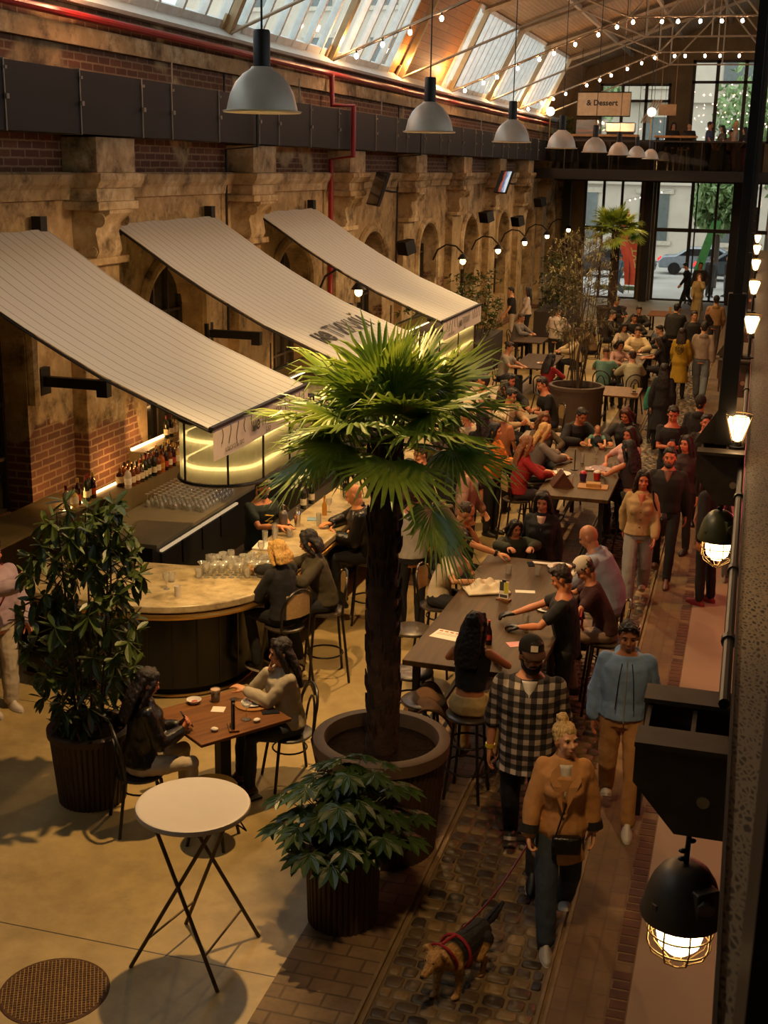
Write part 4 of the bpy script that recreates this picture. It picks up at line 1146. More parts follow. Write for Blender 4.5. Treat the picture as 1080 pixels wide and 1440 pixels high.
POT2 = mat('grey_pot', '#4a3c32', .7, var=.12, bump=.15)

def pot(parent, r0, r1, h, ribs=0, m=None, rim=.04, rimm=None):
    m = m or POTM
    n = ribs * 4 if ribs else 40
    g = G(); rows = [(0, 1), (.02, 1), (h * .5, 1), (h - rim * 1.6, 1)]
    vs = []
    for z, k in rows:
        r = r0 + (r1 - r0) * z / h
        for i in range(n):
            a = 2 * PI * i / n
            d = (-.012 if ribs and i % 4 in (0,) else 0)
            vs.append(((r + d) * math.cos(a), (r + d) * math.sin(a), z))
    fs = [(j * n + i, j * n + (i + 1) % n, (j + 1) * n + (i + 1) % n, (j + 1) * n + i) for j in range(len(rows) - 1) for i in range(n)]
    fs.append(tuple(range(n - 1, -1, -1)))
    build('pot', g.add(vs, fs), m, parent, smooth=30)
    build('rim', G().lathe([(r1 - .01, h - rim * 1.7), (r1 + .012, h - rim * 1.5), (r1 + .015, h - .01), (r1, h), (r1 - rim, h), (r1 - rim - .01, h - .02), (r1 - rim - .02, h * .82)], 48, caps=False), rimm or m, parent, smooth=50)
    g = G(); rr = r1 - rim - .012
    def s(u, v):
        a = 2 * PI * u; q = rr * v; return (q * math.cos(a), q * math.sin(a), h * .88 + .015 * math.sin(a * 5 + v * 9) * v * (1 - v) * 4)
    g.grid(s, 30, 5); build('soil', g, SOIL, parent)

def frond_mesh(az, el, Lp, Lf, droop, seed, origin):
    """a fan palm leaf: petiole + folded segments, in plant space"""
    r = random.Random(seed)
    D = Vector((math.cos(az) * math.cos(el), math.sin(az) * math.cos(el), math.sin(el)))
    o = Vector(origin)
    # petiole bends down with length
    pts = [o]
    for i in range(1, 6):
        q = i / 5; pts.append(o + D * Lp * q + Vector((0, 0, -droop * q * q * Lp)))
    T = (pts[-1] - pts[-2]).normalized()
    S = T.cross(Vector((0, 0, 1)));  S = S.normalized() if S.length > 1e-3 else Vector((1, 0, 0))
    S = (Matrix.Rotation(r.uniform(-.4, .4), 3, T) @ S).normalized()
    N = S.cross(T).normalized()
    g = G(); g.tube(pts, [.013, .012, .011, .01, .009, .008], 6)
    n = 34; c = pts[-1]
    for i in range(n):
        u = -1 + 2 * (i + .5) / n
        th = u * R(118)
        L = Lf * (1 - .38 * abs(u) ** 2) * r.uniform(.92, 1.05)
        d = (T * math.cos(th) + S * math.sin(th))
        side = (S * math.cos(th) - T * math.sin(th))
        w = Lf * .036
        rows = [(0, .2), (.3, 1.05), (.5, 1.0), (.8, .55), (1, .05)]
        vs = []
        for q, k in rows:
            sag = -(q ** 2.2) * L * (.16 + .16 * abs(u)) * (1 + r.uniform(-.5, .5))
            p = c + d * (L * q) + Vector((0, 0, sag)) + N * (.05 * Lf * (abs(u)) * q)
            vs += [p - side * w * k, p + N * w * k * .55, p + side * w * k]
        fs = []
        for j in range(len(rows) - 1):
            a = j * 3; fs += [(a, a + 1, a + 4, a + 3), (a + 1, a + 2, a + 5, a + 4)]
        g.add(vs, fs)
    return g
def palm(name, label, loc, potargs, zt, rt, nf, Lp, Lf, seed=1, lean=(0, 0), droop_ids=()):
    t = thing(name, label, 'potted palm', loc)
    pot(t, *potargs)
    h = potargs[2]
    r = random.Random(seed)
    g = G(); pts = []; rad = []
    for i in range(26):
        q = i / 25; pts.append((lean[0] * q + .012 * math.sin(q * 9), lean[1] * q, h * .86 + (zt - h * .86) * q)); rad.append(rt * (1.02 - .1 * q + .07 * ((i % 2) - .5)))
    g.tube(pts, rad, 14)
    build('trunk', g, mat('palm_trunk', '#3a2718', .9, var=.5, vs=14, bump=1, bs=30), t, smooth=50)
    g = G()   # hairy fibre and cut leaf stubs
    for i in range(240):
        a = r.uniform(0, 2 * PI); q = r.random(); z = h + (zt - h) * q; x, y = lean[0] * q, lean[1] * q
        d = Vector((math.cos(a), math.sin(a), 0)); p = Vector((x, y, z)) + d * rt * .85
        g.tube([p, p + d * .02 + Vector((0, 0, .05)), p + d * .03 + Vector((0, 0, .12))], [.02, .014, .004], 4)
    build('fibre', g, mat('palm_fibre', '#33231a', .95, var=.4, vs=20), t)
    for i in range(nf):
        q = (i + .5) / nf
        el = R(80) - R(76) * q ** .9 + r.uniform(-.1, .1)
        if i in droop_ids: el, az = R(-14), R(-62)
        az = i * 2.39996 + r.uniform(-.2, .2)
        k = r.uniform(.85, 1.1)
        o = (lean[0], lean[1], zt - .02 - .1 * q)
        build('frond', frond_mesh(az, el, Lp * k * (1.05 if q > .3 else .8), Lf * k, (.05 + .22 * q if i not in droop_ids else .5), seed * 100 + i, o), PALM, t, smooth=0)
    return t
palm('potted_palm', 'large fan palm in a ribbed brown planter in the middle foreground', (-2.45, 8.66, 0), (.44, .52, .92, 62, POTM, .07, mat('pot_rim', '#5c4836', .7)), 3.32, .125, 27, .5, .6, 4, (-.02, .02), (26,))
palm('potted_palm', 'smaller fan palm standing far back by the glass front', (-4.35, 42, 0), (.4, .48, .9, 0, POT2), 3.35, .13, 24, .55, .6, 9)

def fatsia(name, label, loc, r=.27, h=.62):
    t = thing(name, label, 'potted plant', loc)
    pot(t, r * .93, r, h, 40)
    rr = random.Random(5); g = G(); st = G()
    for i in range(64):
        az = i * 2.39996; q = (i + .5) / 64
        el = R(88) - R(118) * q
        rad = .30 + .2 * rr.random()
        c0 = Vector((0, 0, h * .95))
        c = c0 + Vector((math.cos(az) * math.cos(el) * rad * 1.05, math.sin(az) * math.cos(el) * rad * 1.05, .13 + max(-.12, math.sin(el)) * rad * .95 + .05 * rr.random()))
        st.tube([c0 + (c - c0) * .1, (c0 + c) / 2 + Vector((0, 0, .05)), c], .004, 4)
        out = Vector((math.cos(az), math.sin(az), -.25)).normalized(); side = Vector((-math.sin(az), math.cos(az), 0)); N = side.cross(out) * -1
        if N.z < 0: N = -N
        n = 8
        L0 = rr.uniform(.13, .18)
        for k in range(n):
            th = R(-125) + R(250) * k / (n - 1)
            d = out * math.cos(th) + side * math.sin(th); s2 = side * math.cos(th) - out * math.sin(th)
            L = L0 * (1 - .3 * (abs(th) / R(125)) ** 2); w = L * .2
            vs = []
            for qq, kk in ((0, .25), (.35, .8), (.6, 1), (.82, .65), (1, .04)):
                p = c + d * L * qq + Vector((0, 0, -.28 * L * qq * qq)) + N * .01
                vs += [p - s2 * w * kk, p - N * w * kk * .35, p + s2 * w * kk]
            g.add(vs, [f for j in range(4) for f in ((j * 3, j * 3 + 1, j * 3 + 4, j * 3 + 3), (j * 3 + 1, j * 3 + 2, j * 3 + 5, j * 3 + 4))])
    build('stem', st, mat('green_stem', '#4a5a2a', .7), t); build('foliage', g, FATS, t, smooth=0)
fatsia('potted_fatsia', 'bushy palmate leaf plant in a small ribbed pot in front of the palm', (-2.41, 7.58, 0))

def shrub(name, label, loc, potargs, h0, h1, rad, ncl, seed, m=None, leaf=.16, cat='potted plant', potted=True, per=7, wid=.36):
    t = thing(name, label, cat, loc)
    if potted: pot(t, *potargs)
    r = random.Random(seed); g = G(); st = G(); zb = potargs[2] * .88 if potted else potargs[2]
    for k in range(7):
        a = k * .9; p0 = Vector((.08 * math.cos(a), .08 * math.sin(a), zb)); top = Vector((rad * .5 * math.cos(a), rad * .5 * math.sin(a), h1 - .3 * r.random()))
        st.tube([p0, p0.lerp(top, .4) + Vector((.05 * math.sin(k), .05, 0)), top], [.014, .01, .005], 6)
    for i in range(ncl):
        q = r.random(); z = h0 + (h1 - h0) * q
        a = r.uniform(0, 2 * PI); prof_ = math.sin(PI * min(.98, .16 + .72 * q)) ** .6
        rr = rad * prof_ * (r.random() ** .5)
        c = Vector((rr * math.cos(a), rr * math.sin(a), z))
        out = Vector((math.cos(a), math.sin(a), r.uniform(-.3, .6))).normalized()
        st.tube([Vector((c.x * .45, c.y * .45, z - .12)), c], .0035, 4)
        for k in range(per):
            b = 2 * PI * k / per + r.random()
            side = out.cross(Vector((0, 0, 1))).normalized(); up = side.cross(out)
            d = (out * .45 + side * math.cos(b) + up * math.sin(b)).normalized()
            d = (d + Vector((0, 0, -.25))).normalized()
            s2 = d.cross(Vector((r.uniform(-.4, .4), r.uniform(-.4, .4), 1))).normalized(); N = s2.cross(d)
            L = leaf * r.uniform(.7, 1.15); w = L * wid * .5
            vs = []
            for qq, kk in ((0, .1), (.3, .8), (.6, 1), (.85, .6), (1, .04)):
                p = c + d * L * qq + Vector((0, 0, -.22 * L * qq * qq))
                vs += [p - s2 * w * kk, p - N * w * kk * .3, p + s2 * w * kk]
            g.add(vs, [f for j in range(4) for f in ((j * 3, j * 3 + 1, j * 3 + 4, j * 3 + 3), (j * 3 + 1, j * 3 + 2, j * 3 + 5, j * 3 + 4))])
    build('stem', st, mat('brown_stem', '#3c2e1c', .8), t); build('foliage', g, m or SCHEF, t, smooth=0)
    return t
shrub('potted_shrub', 'tall dark leafy shrub in a brown pot at left in front of the bar', (-4.97, 8.62, 0), (.28, .34, .66, 44), .75, 2.58, .52, 190, 3)
def olive(name, label, loc, potargs, h0, h1, rad, n, seed):
    t = shrub(name, label, loc, potargs, h0, h1, rad, n, seed, OLIVE, .085, 'potted tree', True, 6, .24)
    build('trunk', G().tube([(.03, 0, potargs[2] * .85), (-.02, .03, 1.5), (.05, -.02, 2.0), (-.05, .05, h1 - .4)], [.035, .03, .022, .01], 8), mat('bark', '#4a3c2c', .9), t)
olive('potted_olive_tree', 'sparse olive tree in a big grey round planter mid hall', (-3.22, 25.4, 0), (.5, .55, 1.0, 0, POT2, .05), 1.9, 4.1, .85, 330, 11)
olive('potted_olive_tree', 'olive tree in a low planter farther back left of the small palm', (-4.75, 37.0, 0), (.45, .5, .8, 0, POT2, .05), 1.4, 3.4, .8, 260, 12)
def planter_box(x, y, label, lx=.5, ly=1.6, h=.95, seed=1):
    t = thing('planter_box', label, 'planter', (x, y, 0))
    build('box', G().box(-lx, lx, -ly, ly, 0, h), mat('planter_grey', '#332c27', .6), t, smooth=0, bevel=.01)
    r = random.Random(seed); g = G(); st = G()
    for i in range(170):
        c = Vector((r.uniform(-lx, lx), r.uniform(-ly, ly), h + .1 + 1.5 * r.random() ** 1.2))
        if i % 6 == 0: st.tube([Vector((c.x * .7, c.y * .9, h)), c], .006, 4)
        for k in range(7):
            d = Vector((r.uniform(-1, 1), r.uniform(-1, 1), r.uniform(-.3, .9))).normalized(); s2 = d.cross(Vector((.2, .1, 1))).normalized(); L = r.uniform(.1, .2); w = L * .2
            p = [c + d * L * q for q in (0, .5, 1)]
            g.add([p[0], p[1] - s2 * w, p[2] + Vector((0, 0, -.04)), p[1] + s2 * w], [(0, 1, 2, 3)])
    build('stem', st, mat('brown_stem', '#3c2e1c'), t); build('foliage', g, SCHEF, t, smooth=0)
planter_box(-6.6, 27.2, 'tall dark planter box full of greenery past the last awning', seed=2)
planter_box(-6.9, 32.4, 'dark planter box with shrubs by the pilasters farther back', seed=3)
planter_box(-5.9, 40.6, 'dark planter box with bushes in front of the glass front corner', seed=4)
shrub('mezzanine_plant', 'leafy pot plant beside the left globe lamp on the mezzanine', (-7.2, 49.4, 5.2), (.2, .25, .5, 0, POT2), .6, 1.9, .45, 60, 8)

# ================================================================ furniture
SEATW = mat('stool_seat', '#3a3026', .35, var=.2, vs=5)
def leg_pts(a, r0, r1, h): return [(r0 * math.cos(a), r0 * math.sin(a), h), ((r0 * .6 + r1 * .4) * math.cos(a), (r0 * .6 + r1 * .4) * math.sin(a), h * .5), (r1 * math.cos(a), r1 * math.sin(a), 0)]
def proto_stool(h=.75, name='bar_stool', seatm=None):
    t = thing(name, 'x', 'stool', (0, 0, -60))
    build('seat', G().lathe([(0, h - .03), (.17, h - .03), (.195, h - .02), (.2, h), (.19, h + .012), (.1, h + .004), (0, h)], 28), seatm or SEATW, t, smooth=60)
    for i in range(4):
        a = PI / 4 + i * PI / 2; build('leg', G().tube(leg_pts(a, .14, .22, h - .02), .014, 8), DARKW, t)
    if h > .6:
        for z, r in ((.27, .195), (.5, .165)): build('foot_ring', G().tube([(r * math.cos(i * PI / 10), r * math.sin(i * PI / 10), z) for i in range(20)], .01, 6, closed=True), DARKW, t)
    return t
def proto_chair(h=.46, name='chair', cane=None, high=False):
    t = thing(name, 'x', 'chair', (0, 0, -60))
    build('seat', G().lathe([(0, h - .03), (.18, h - .03), (.2, h - .01), (.205, h), (.19, h + .01), (0, h + .003)], 28), DARKW if not cane else SEATW, t, smooth=60)
    for i, (x, y) in enumerate(((-.15, -.15), (.15, -.15), (-.16, .17), (.16, .17))):
        build('leg', G().tube([(x * .9, y * .9, h - .02), (x * 1.1, y * 1.1, h * .5), (x * 1.3, y * 1.3, 0)], .014, 8), DARKW, t)
    if high: build('foot_ring', G().tube([(.19 * math.cos(i * PI / 10), .19 * math.sin(i * PI / 10), .28) for i in range(20)], .01, 6, closed=True), DARKW, t)
    else: build('stretcher', G().tube([(.15 * math.cos(i * PI / 10), .15 * math.sin(i * PI / 10), h - .14) for i in range(20)], .008, 6, closed=True), DARKW, t)
    # bent hoop back (behind = +Y)
    hb = .42
    hoop = [(-.18, .15, h)] + [(.19 * math.cos(PI - PI * i / 12), .17 + .05 * math.sin(PI * i / 12), h + .22 + (hb - .22) * math.sin(PI * i / 12)) for i in range(13)] + [(.18, .15, h)]
    build('back_hoop', G().tube(hoop, .014, 8), DARKW, t)
    if cane:
        g = G()
        def s(u, v): return ((u - .5) * .3, .19 + .03 * (1 - abs(2 * u - 1)), h + .14 + .24 * v)
        g.sheet(s, 8, 4, (0, .012, 0)); build('cane_panel', g, cane, t)
    else:
        build('back_slat', G().tube([(.1 * math.cos(PI - PI * i / 10), .18 + .03 * math.sin(PI * i / 10), h + .05 + .26 * math.sin(PI * i / 10)) for i in range(11)], .011, 6), DARKW, t)
    return t
CANE = mat('cane_back', '#a8895a', .6, var=.15, vs=40, bump=.3)
PROTO = {'stool': proto_stool(), 'low_stool': proto_stool(.47, 'low_stool', mat('brass_seat', '#5a4620', .3, .5)), 'chair': proto_chair(), 'barchair': proto_chair(.75, 'bar_chair', CANE, True)}
USED = set()
def seat(kind, x, y, rz, label, group=None, z=0):
    if kind in USED: return clone(PROTO[kind], (x, y, z), rz, label, group)
    USED.add(kind); o = PROTO[kind]; o.location = (x, y, z); o.rotation_euler = (0, 0, rz); o['label'] = label
    if group: o['group'] = group
    return o
def tablewood(name, c1, c2, along_y=True):
    t = NT(name); o = t.obj(); s = t.sep(o)
    v = t.comb(t.math('MULTIPLY', s[0], 14 if along_y else 1.2), t.math('MULTIPLY', s[1], 1.2 if along_y else 14), s[2])
    n = t.noise(v, 1.5, 6, .6)
    col = t.ramp(n, [(.3, C(c1)), (.7, C(c2))])
    pl = t.math('LESS_THAN', t.math('FRACT', t.math('MULTIPLY', s[0] if along_y else s[1], 4.2)), .02)
    col = t.mix(t.math('MULTIPLY', pl, .7), col, C('#1c120a'))
    t.bsdf(col, .55, 0, t.bump(n, .1, .01), Specular_IOR_Level=.25); return t.m
TBLW = tablewood('dark_table_wood', '#2c1b0a', '#48300f')
TBLO = tablewood('orange_table_wood', '#5c3818', '#7a4e24')
def rect_table(name, label, x, y, lx, ly, h, rz=0, m=None, legs='corner', group=None):
    t = thing(name, label, 'table', (x, y, 0), rz, group)
    build('tabletop', G().box(-lx / 2, lx / 2, -ly / 2, ly / 2, h - (.05 if h > .9 else .03), h), m or TBLW, t, smooth=0, bevel=.006)
    if legs == 'corner':
        for sx in (-1, 1):
            for sy in (-1, 1): build('leg', G().box(sx * (lx / 2 - .1) - .03, sx * (lx / 2 - .1) + .03, sy * (ly / 2 - .12) - .03, sy * (ly / 2 - .12) + .03, 0, h - .05), BLACK, t, smooth=0)
        for sx in (-1, 1): build('stretcher', G().box(sx * (lx / 2 - .1) - .02, sx * (lx / 2 - .1) + .02, -ly / 2 + .12, ly / 2 - .12, .2, .24), BLACK, t, smooth=0)
    else:
        build('pedestal', G().box(-.05, .05, -.05, .05, .02, h - .03), BLACK, t, smooth=0); build('base_plate', G().box(-.24, .24, -.24, .24, 0, .02), BLACK, t, smooth=0, bevel=.004)
    return t
rect_table('dining_table', 'square brown dining table where the two women sit', -3.93, 8.98, .8, .86, .75, R(-36), TBLO, 'ped')
rect_table('high_table', 'long dark wooden high table nearest beside the palm', -2.0, 11.55, 1.18, 3.3, 1.05, R(-1.5))
rect_table('high_table', 'long dark wooden high table second along the hall with the toddler', -2.02, 17.7, .96, 3.25, 1.05)
rect_table('far_table', 'brown table right of the big grey planter with menu card', -2.45, 26.4, .85, 1.2, .75, 0, TBLO)
rect_table('far_table', 'table with cups where the cream sweater person sits', -2.75, 31.4, .85, 2.2, .75)
rect_table('far_table', 'table far back in front of the dark jacket pair', -3.0, 36.6, .85, 1.4, .75)
rect_table('far_table', 'empty wooden table nearest the glass front', -2.72, 42.0, .8, 1.5, .75, 0, TBLO)
rect_table('far_table', 'brown table under the olive tree by the white shirt waiter', -4.75, 30.0, .9, 2.4, .75)
rect_table('far_table', 'dark table at the left beside the planter boxes', -5.6, 33.8, .8, 1.2, .75)
rect_table('small_table', 'small grey square table between the bar crowd and big planter', -3.1, 20.2, .6, .7, .98, 0, mat('grey_top', '#7a6a5a', .5), 'ped')
def folding_table():
    c = Vector((-3.24, 6.9, 0))
    t = thing('folding_table', 'round white folding cocktail table in the left foreground', 'table', c)
    build('tabletop', G().lathe([(0, 1.065), (.355, 1.065), (.378, 1.075), (.382, 1.095), (.375, 1.108), (.362, 1.111), (.352, 1.108), (0, 1.108)], 64), mat('white_plastic', '#b3a898', .45, var=.03, bump=.05, bs=120), t, smooth=40)
    F = mat('folding_leg', '#54462f', .45, .5)
    A = [(-3.58, 6.59), (-3.44, 7.16)]; B = [(-2.92, 6.52), (-2.89, 7.17)]
    for (f, sgn) in ((A, 1), (B, -1)):
        tops = []
        for i, (x, y) in enumerate(f):
            p = Vector((x, y, .0)) - c; top = Vector((sgn * .22, (-.17, .17)[i], 1.06))
            mid = p.lerp(top, .26) + Vector((-sgn * .0, 0, 0))
            build('leg', G().tube([p, mid, top], .0135, 10), F, t); tops.append((p, top))
        (p0, t0), (p1, t1) = tops
        build('crossbar', G().tube([p0.lerp(t0, .2), p1.lerp(t1, .2)], .008, 8), F, t)
        build('top_rail', G().tube([t0, t1], .0135, 8), F, t)
    build('brace', G().tube([(-.2, .19, 1.0), (.2, .19, 1.0)], .008, 6), F, t)
    for s in (-1, 1): build('wire_stay', G().tube([(s * .3, .02, 1.06), (s * .36, .04, .95), (s * .2, .06, 1.02)], .006, 6), BLACK, t)
folding_table()

# things on the tables --------------------------------------------------------------
PAPER = mat('paper_white', '#d8cfc0', .8, var=.04)
def on_table(x, y, z): return (x, y, z)
def qr_stand(x, y, z, label, rz=0, yel=True):
    t = thing('menu_stand', label, 'menu stand', (x, y, z), rz)
    build('base', G().box(-.07, .07, -.035, .035, 0, .018), TBLO, t, smooth=0)
    build('card', G().box(-.05, .05, -.004, .004, .018, .2), PAPER, t, smooth=0)
    build('print', G().box(-.045, .0, -.0055, -.004, .1, .19).box(-.04, .04, -.0055, -.004, .03, .06), mat('print_dark', '#3a3a36', .8), t, smooth=0)
    build('yellow_block', G().box(.005, .045, -.0055, -.004, .075, .19), mat('print_yellow', '#b8b020', .7), t, smooth=0)
    build('clip', G().box(-.02, .02, -.01, .01, .195, .215), BLACK, t, smooth=0)
qr_stand(-2.09, 11.75, 1.05, 'clip stand with yellow and white card on the near high table', R(-14))
qr_stand(-1.78, 14.5, 1.05 - 1.05 + 1.05, 'clip stand with yellow card behind the white plate') if False else None
def sheet(x, y, z, lx, ly, rz, label, m=None, name='paper_sheet'):
    return solo(name, label, 'paper', G().box(-lx / 2, lx / 2, -ly / 2, ly / 2, 0, .003), m or PAPER, (x, y, z), rz, smooth=0)
t = thing('menu_sheet', 'white menu sheet with red pictures at the near end of high table', 'menu', (-2.38, 10.62, 1.05), R(-12))
build('paper', G().box(-.15, .15, -.11, .11, 0, .003), PAPER, t, smooth=0)
for i in range(5): build('red_picture', G().obox((-.11 + .055 * i, .07, .004), (.035, .02, .002)), mat('red_print', '#a83024', .7), t, smooth=0)
build('text_block', G().obox((0, -.01, .0038), (.24, .008, .001)).obox((0, .02, .0038), (.24, .008, .001)), mat('grey_print', '#9a928a', .8), t, smooth=0)
sheet(-1.93, 12.08, 1.05, .2, .08, R(12), 'small white leaflet lying mid near high table')
sheet(-1.92, 13.1, 1.05, .22, .07, R(2), 'white leaflet next to the black phone at the far end of table')
sheet(-1.75, 10.6, 1.05, .16, .12, R(30), 'crumpled pink and white wrapper paper by the tank top woman', mat('pink_paper', '#c88a8a', .7))
solo('bundled_cloth', 'cream jacket bundled on the near high table', 'jacket', G().sheet(lambda u, v: (-.22 + .44 * u, -.2 + .4 * v, .06 * math.sin(PI * u) * math.sin(PI * v) + .025 * (math.sin(u * 17 + v * 4) + math.sin(v * 19 - u * 6)) * math.sin(PI * u) * math.sin(PI * v) + .022), 30, 30, (0, 0, -.02)), mat('cream_cloth', '#c2b49c', .9, bump=.4), (-2.34, 12.02, 1.052), .5, smooth=180)
for i, (x, y, k, l) in enumerate(((-2.2, 12.6, 'tumbler', 'water glass at the far left of the near high table'), (-1.9, 12.66, 'tumbler', 'water glass in the middle of the near high table by leaflet'), (-1.74, 11.0, 'high', 'tall water glass in front of the gloved waiter'), (-1.77, 11.22, 'high', 'glass held by the gloved waiter with ice'))):
    glass_at(k, (x, y, 1.05), l)
def phone(x, y, z, rz, label):
    t = thing('phone', label, 'phone', (x, y, z), rz); build('body', G().box(-.037, .037, -.075, .075, 0, .008), mat('phone_black', '#15151a', .2), t, smooth=0, bevel=.003); build('screen', G().box(-.033, .033, -.07, .07, .008, .0088), mat('phone_glass', '#22252c', .08), t, smooth=0)
phone(-2.03, 13.0, 1.05, .3, 'black phone lying at the far end of the near high table')
phone(-3.56, 9.14, .75, R(-60), 'black phone lying on the dining table corner')
t = thing('soda_bottle', 'dark cola bottle with red label on the near high table', 'bottle', (-1.99, 10.52, 1.05))
build('bottle', G().lathe([(0, 0), (.03, 0), (.032, .1), (.024, .14), (.012, .18), (.011, .22), (0, .22)], 14), mat('cola_glass', '#1a0a08', .1), t); build('label', G().lathe([(.0325, .05), (.0325, .1)], 14), mat('red_print', '#a83024'), t); build('cap', G().lathe([(.013, .215), (.013, .232), (0, .232)], 10), mat('red_print', '#a83024'), t)
def plate(x, y, z, r, label, food=None):
    t = thing('plate', label, 'plate', (x, y, z)); build('plate', G().lathe([(0, 0), (r * .6, 0), (r, .018), (r * .98, .021), (r * .62, .005), (0, .005)], 28), WHITE, t)
    if food: build('food', G().ell((0, 0, .02), (r * .55, r * .5, .02), nu=14, nv=6), food, t)
plate(-1.63, 11.62, 1.05, .12, 'white plate with a dark burger by the gloved waiter', mat('burger', '#4a2a18', .7, var=.4, vs=30))
plate(-1.72, 13.0, 1.05, .13, 'white plate with leftovers at the far right of near table', mat('leftover', '#a8744a', .8, var=.4, vs=30))
# dining table of two women
z = .75
t = thing('tall_glass', 'dark red drink with foam in a glass on the dining table', 'drink', (-4.09, 9.21, z)); build('drink', G().lathe([(0, .004), (.036, .004), (.04, .09), (0, .09)], 18), mat('red_drink', '#3c0f0a', .1), t); build('foam', G().lathe([(0, .09), (.04, .09), (.041, .108), (0, .112)], 18), mat('foam', '#b89a84', .8), t); build('glass', tumbler(.115, .043), GLS, t)
t = thing('small_bowl', 'small white bowl with red sauce near the leather jacket woman', 'bowl', (-4.25, 9.12, z)); build('bowl', G().lathe([(0, 0), (.04, 0), (.065, .035), (.062, .036), (.04, .008), (0, .008)], 22), WHITE, t); build('sauce', G().ell((.01, -.01, .018), (.03, .03, .008), nu=12, nv=5), mat('sauce', '#a8382a', .4), t)
sheet(-4.0, 9.06, z, .11, .11, .2, 'white square napkin in the middle of the dining table', None, 'napkin')
t = thing('bread_board', 'wooden board with plates of snacks in front of the white knit woman', 'board', (-3.76, 9.24, z)); build('board', G().lathe([(0, 0), (.15, 0), (.15, .014), (0, .014)], 30), mat('light_wood', '#9a6a34', .6), t)
build('plate', G().lathe([(0, .014), (.075, .014), (.1, .03), (.07, .02), (0, .019)], 26), WHITE, t); build('fruit', G().ell((-.02, 0, .035), (.02, .02, .016), nu=10, nv=6), mat('berry', '#b02a30', .4), t); build('dip', G().ell((.05, .02, .03), (.04, .03, .012), nu=10, nv=6), mat('dip', '#c8a870', .6), t)
glass_at('coupe', (-3.7, 8.95, z), 'stemmed coupe glass on the dining table beside the menu stand')
t = thing('menu_stand', 'dark clip menu stand with wooden foot on the dining table', 'menu stand', (-3.74, 8.76, z), R(-60)); build('base', G().box(-.09, .09, -.04, .04, 0, .018), TBLO, t, smooth=0); build('board', G().box(-.065, .065, -.008, .008, .018, .24), mat('menu_dark', '#2a241c', .7), t, smooth=0); build('clip', G().box(-.025, .025, -.014, .014, .235, .255), BLACK, t, smooth=0)
for i, (x, y) in enumerate(((-3.86, 8.66), (-3.6, 9.06 - .13))):
    solo('crumpled_tissue', ['crumpled white tissue on the near corner of the dining table', 'crumpled white tissue beside the black phone on dining table'][i], 'tissue', G().ell((0, 0, .018), (.035, .028, .018), nu=7, nv=5), PAPER, (x, y, z), i, smooth=0)
seat('low_stool', -3.72, 8.28, 0, 'low round stool with brass-toned seat under the white folding table edge')
# second high table
z = 1.05
t = thing('menu_box', 'dark open menu folder on the near left of second high table', 'menu', (-2.2, 16.55, z), .3); build('cover', G().prism([(-.14, 0, 0), (.14, 0, 0), (0, 0, .2)], (0, .01, 0)).obox((-.07, .12, .1), (.02, .26, .24), 0, 0, R(35)).obox((.07, .12, .1), (.02, .26, .24), 0, 0, R(-35)), mat('menu_brown', '#4a2a1a', .6), t, smooth=0)
plate(-2.36, 17.3, z, .16, 'white plate with white cup at the red sweater woman', None)
solo('white_cup', 'white cup standing on the plate by the red sweater woman', 'cup', G().lathe([(0, 0), (.035, 0), (.045, .07), (.042, .07), (.033, .008), (0, .008)], 20), WHITE, (-2.36, 17.3, z + .006))
t = thing('serving_tray', 'wooden tray with a paper food box near end of second table', 'tray', (-1.82, 16.72, z), .05); build('tray', G().box(-.2, .2, -.13, .13, 0, .015), mat('light_wood', '#9a6a34'), t, smooth=0); build('paper_box', G().box(-.09, .1, -.07, .07, .015, .06), mat('kraft', '#a07840', .8), t, smooth=0)
for i, (x, y, c, l) in enumerate(((-2.0, 17.05, '#3a2440', 'dark purple cup with berries on second high table'), (-1.82, 17.15, '#b03020', 'red cup with cream on top on second high table'))):
    t = thing('dessert_cup', l, 'cup', (x, y, z)); build('cup', G().lathe([(0, 0), (.04, 0), (.055, .1), (0, .1)], 18), mat('cup_' + c[1:], c, .4), t); build('topping', G().ell((0, 0, .11), (.05, .05, .03), nu=10, nv=6), [mat('berry', '#b02a30'), PAPER][i], t)
solo('plastic_wrap', 'clear crumpled plastic bag on the second high table', 'bag', G().sheet(lambda u, v: (-.2 + .4 * u, -.1 + .2 * v, .02 + .04 * math.sin(PI * u) * math.sin(PI * v) * (1 + .5 * math.sin(u * 21 + v * 13))), 20, 12, (0, 0, -.012)), mat('wrap', '#b09a98', .15), (-1.86, 17.75, z), .1, smooth=0)
for i, (x, y, k, l) in enumerate(((-2.15, 18.1, 'high', 'tall glass mid second high table'), (-2.12, 16.7, 'high', 'empty tall glass near end of second high table'), (-2.0, 18.5, 'stem', 'wine glass near the toddler on second high table'), (-1.68, 17.95, 'tumbler', 'short dark glass at the right edge of second high table'))): glass_at(k, (x, y, z), l)
solo('pepper_mill', 'thin dark post stand on the second high table', 'stand', G().cyl((0, 0, 0), (0, 0, .01), .05).cyl((0, 0, 0), (0, 0, .3), .008), BLACK, (-2.2, 17.65, z))
# far tables
qr_stand(-2.13, 26.2, .75, 'menu card with yellow block on the brown table by the big planter', R(20))
for i, (x, y, l) in enumerate(((-2.8, 30.9, 'white dish on the cream sweater table'), (-2.6, 32.0, 'white dish farther on the cream sweater table'), (-4.6, 29.6, 'white tray of dishes under the olive tree'), (-3.0, 36.4, 'white dish on the dark jacket pair table'))): plate(x, y, .75, .13, l, mat('leftover', '#a8744a'))
solo('bottle_stand', 'small upright menu holder on the empty far table', 'holder', G().box(-.04, .04, -.02, .02, 0, .22), mat('kraft', '#a07840'), (-2.45, 42.0, .75), smooth=0)
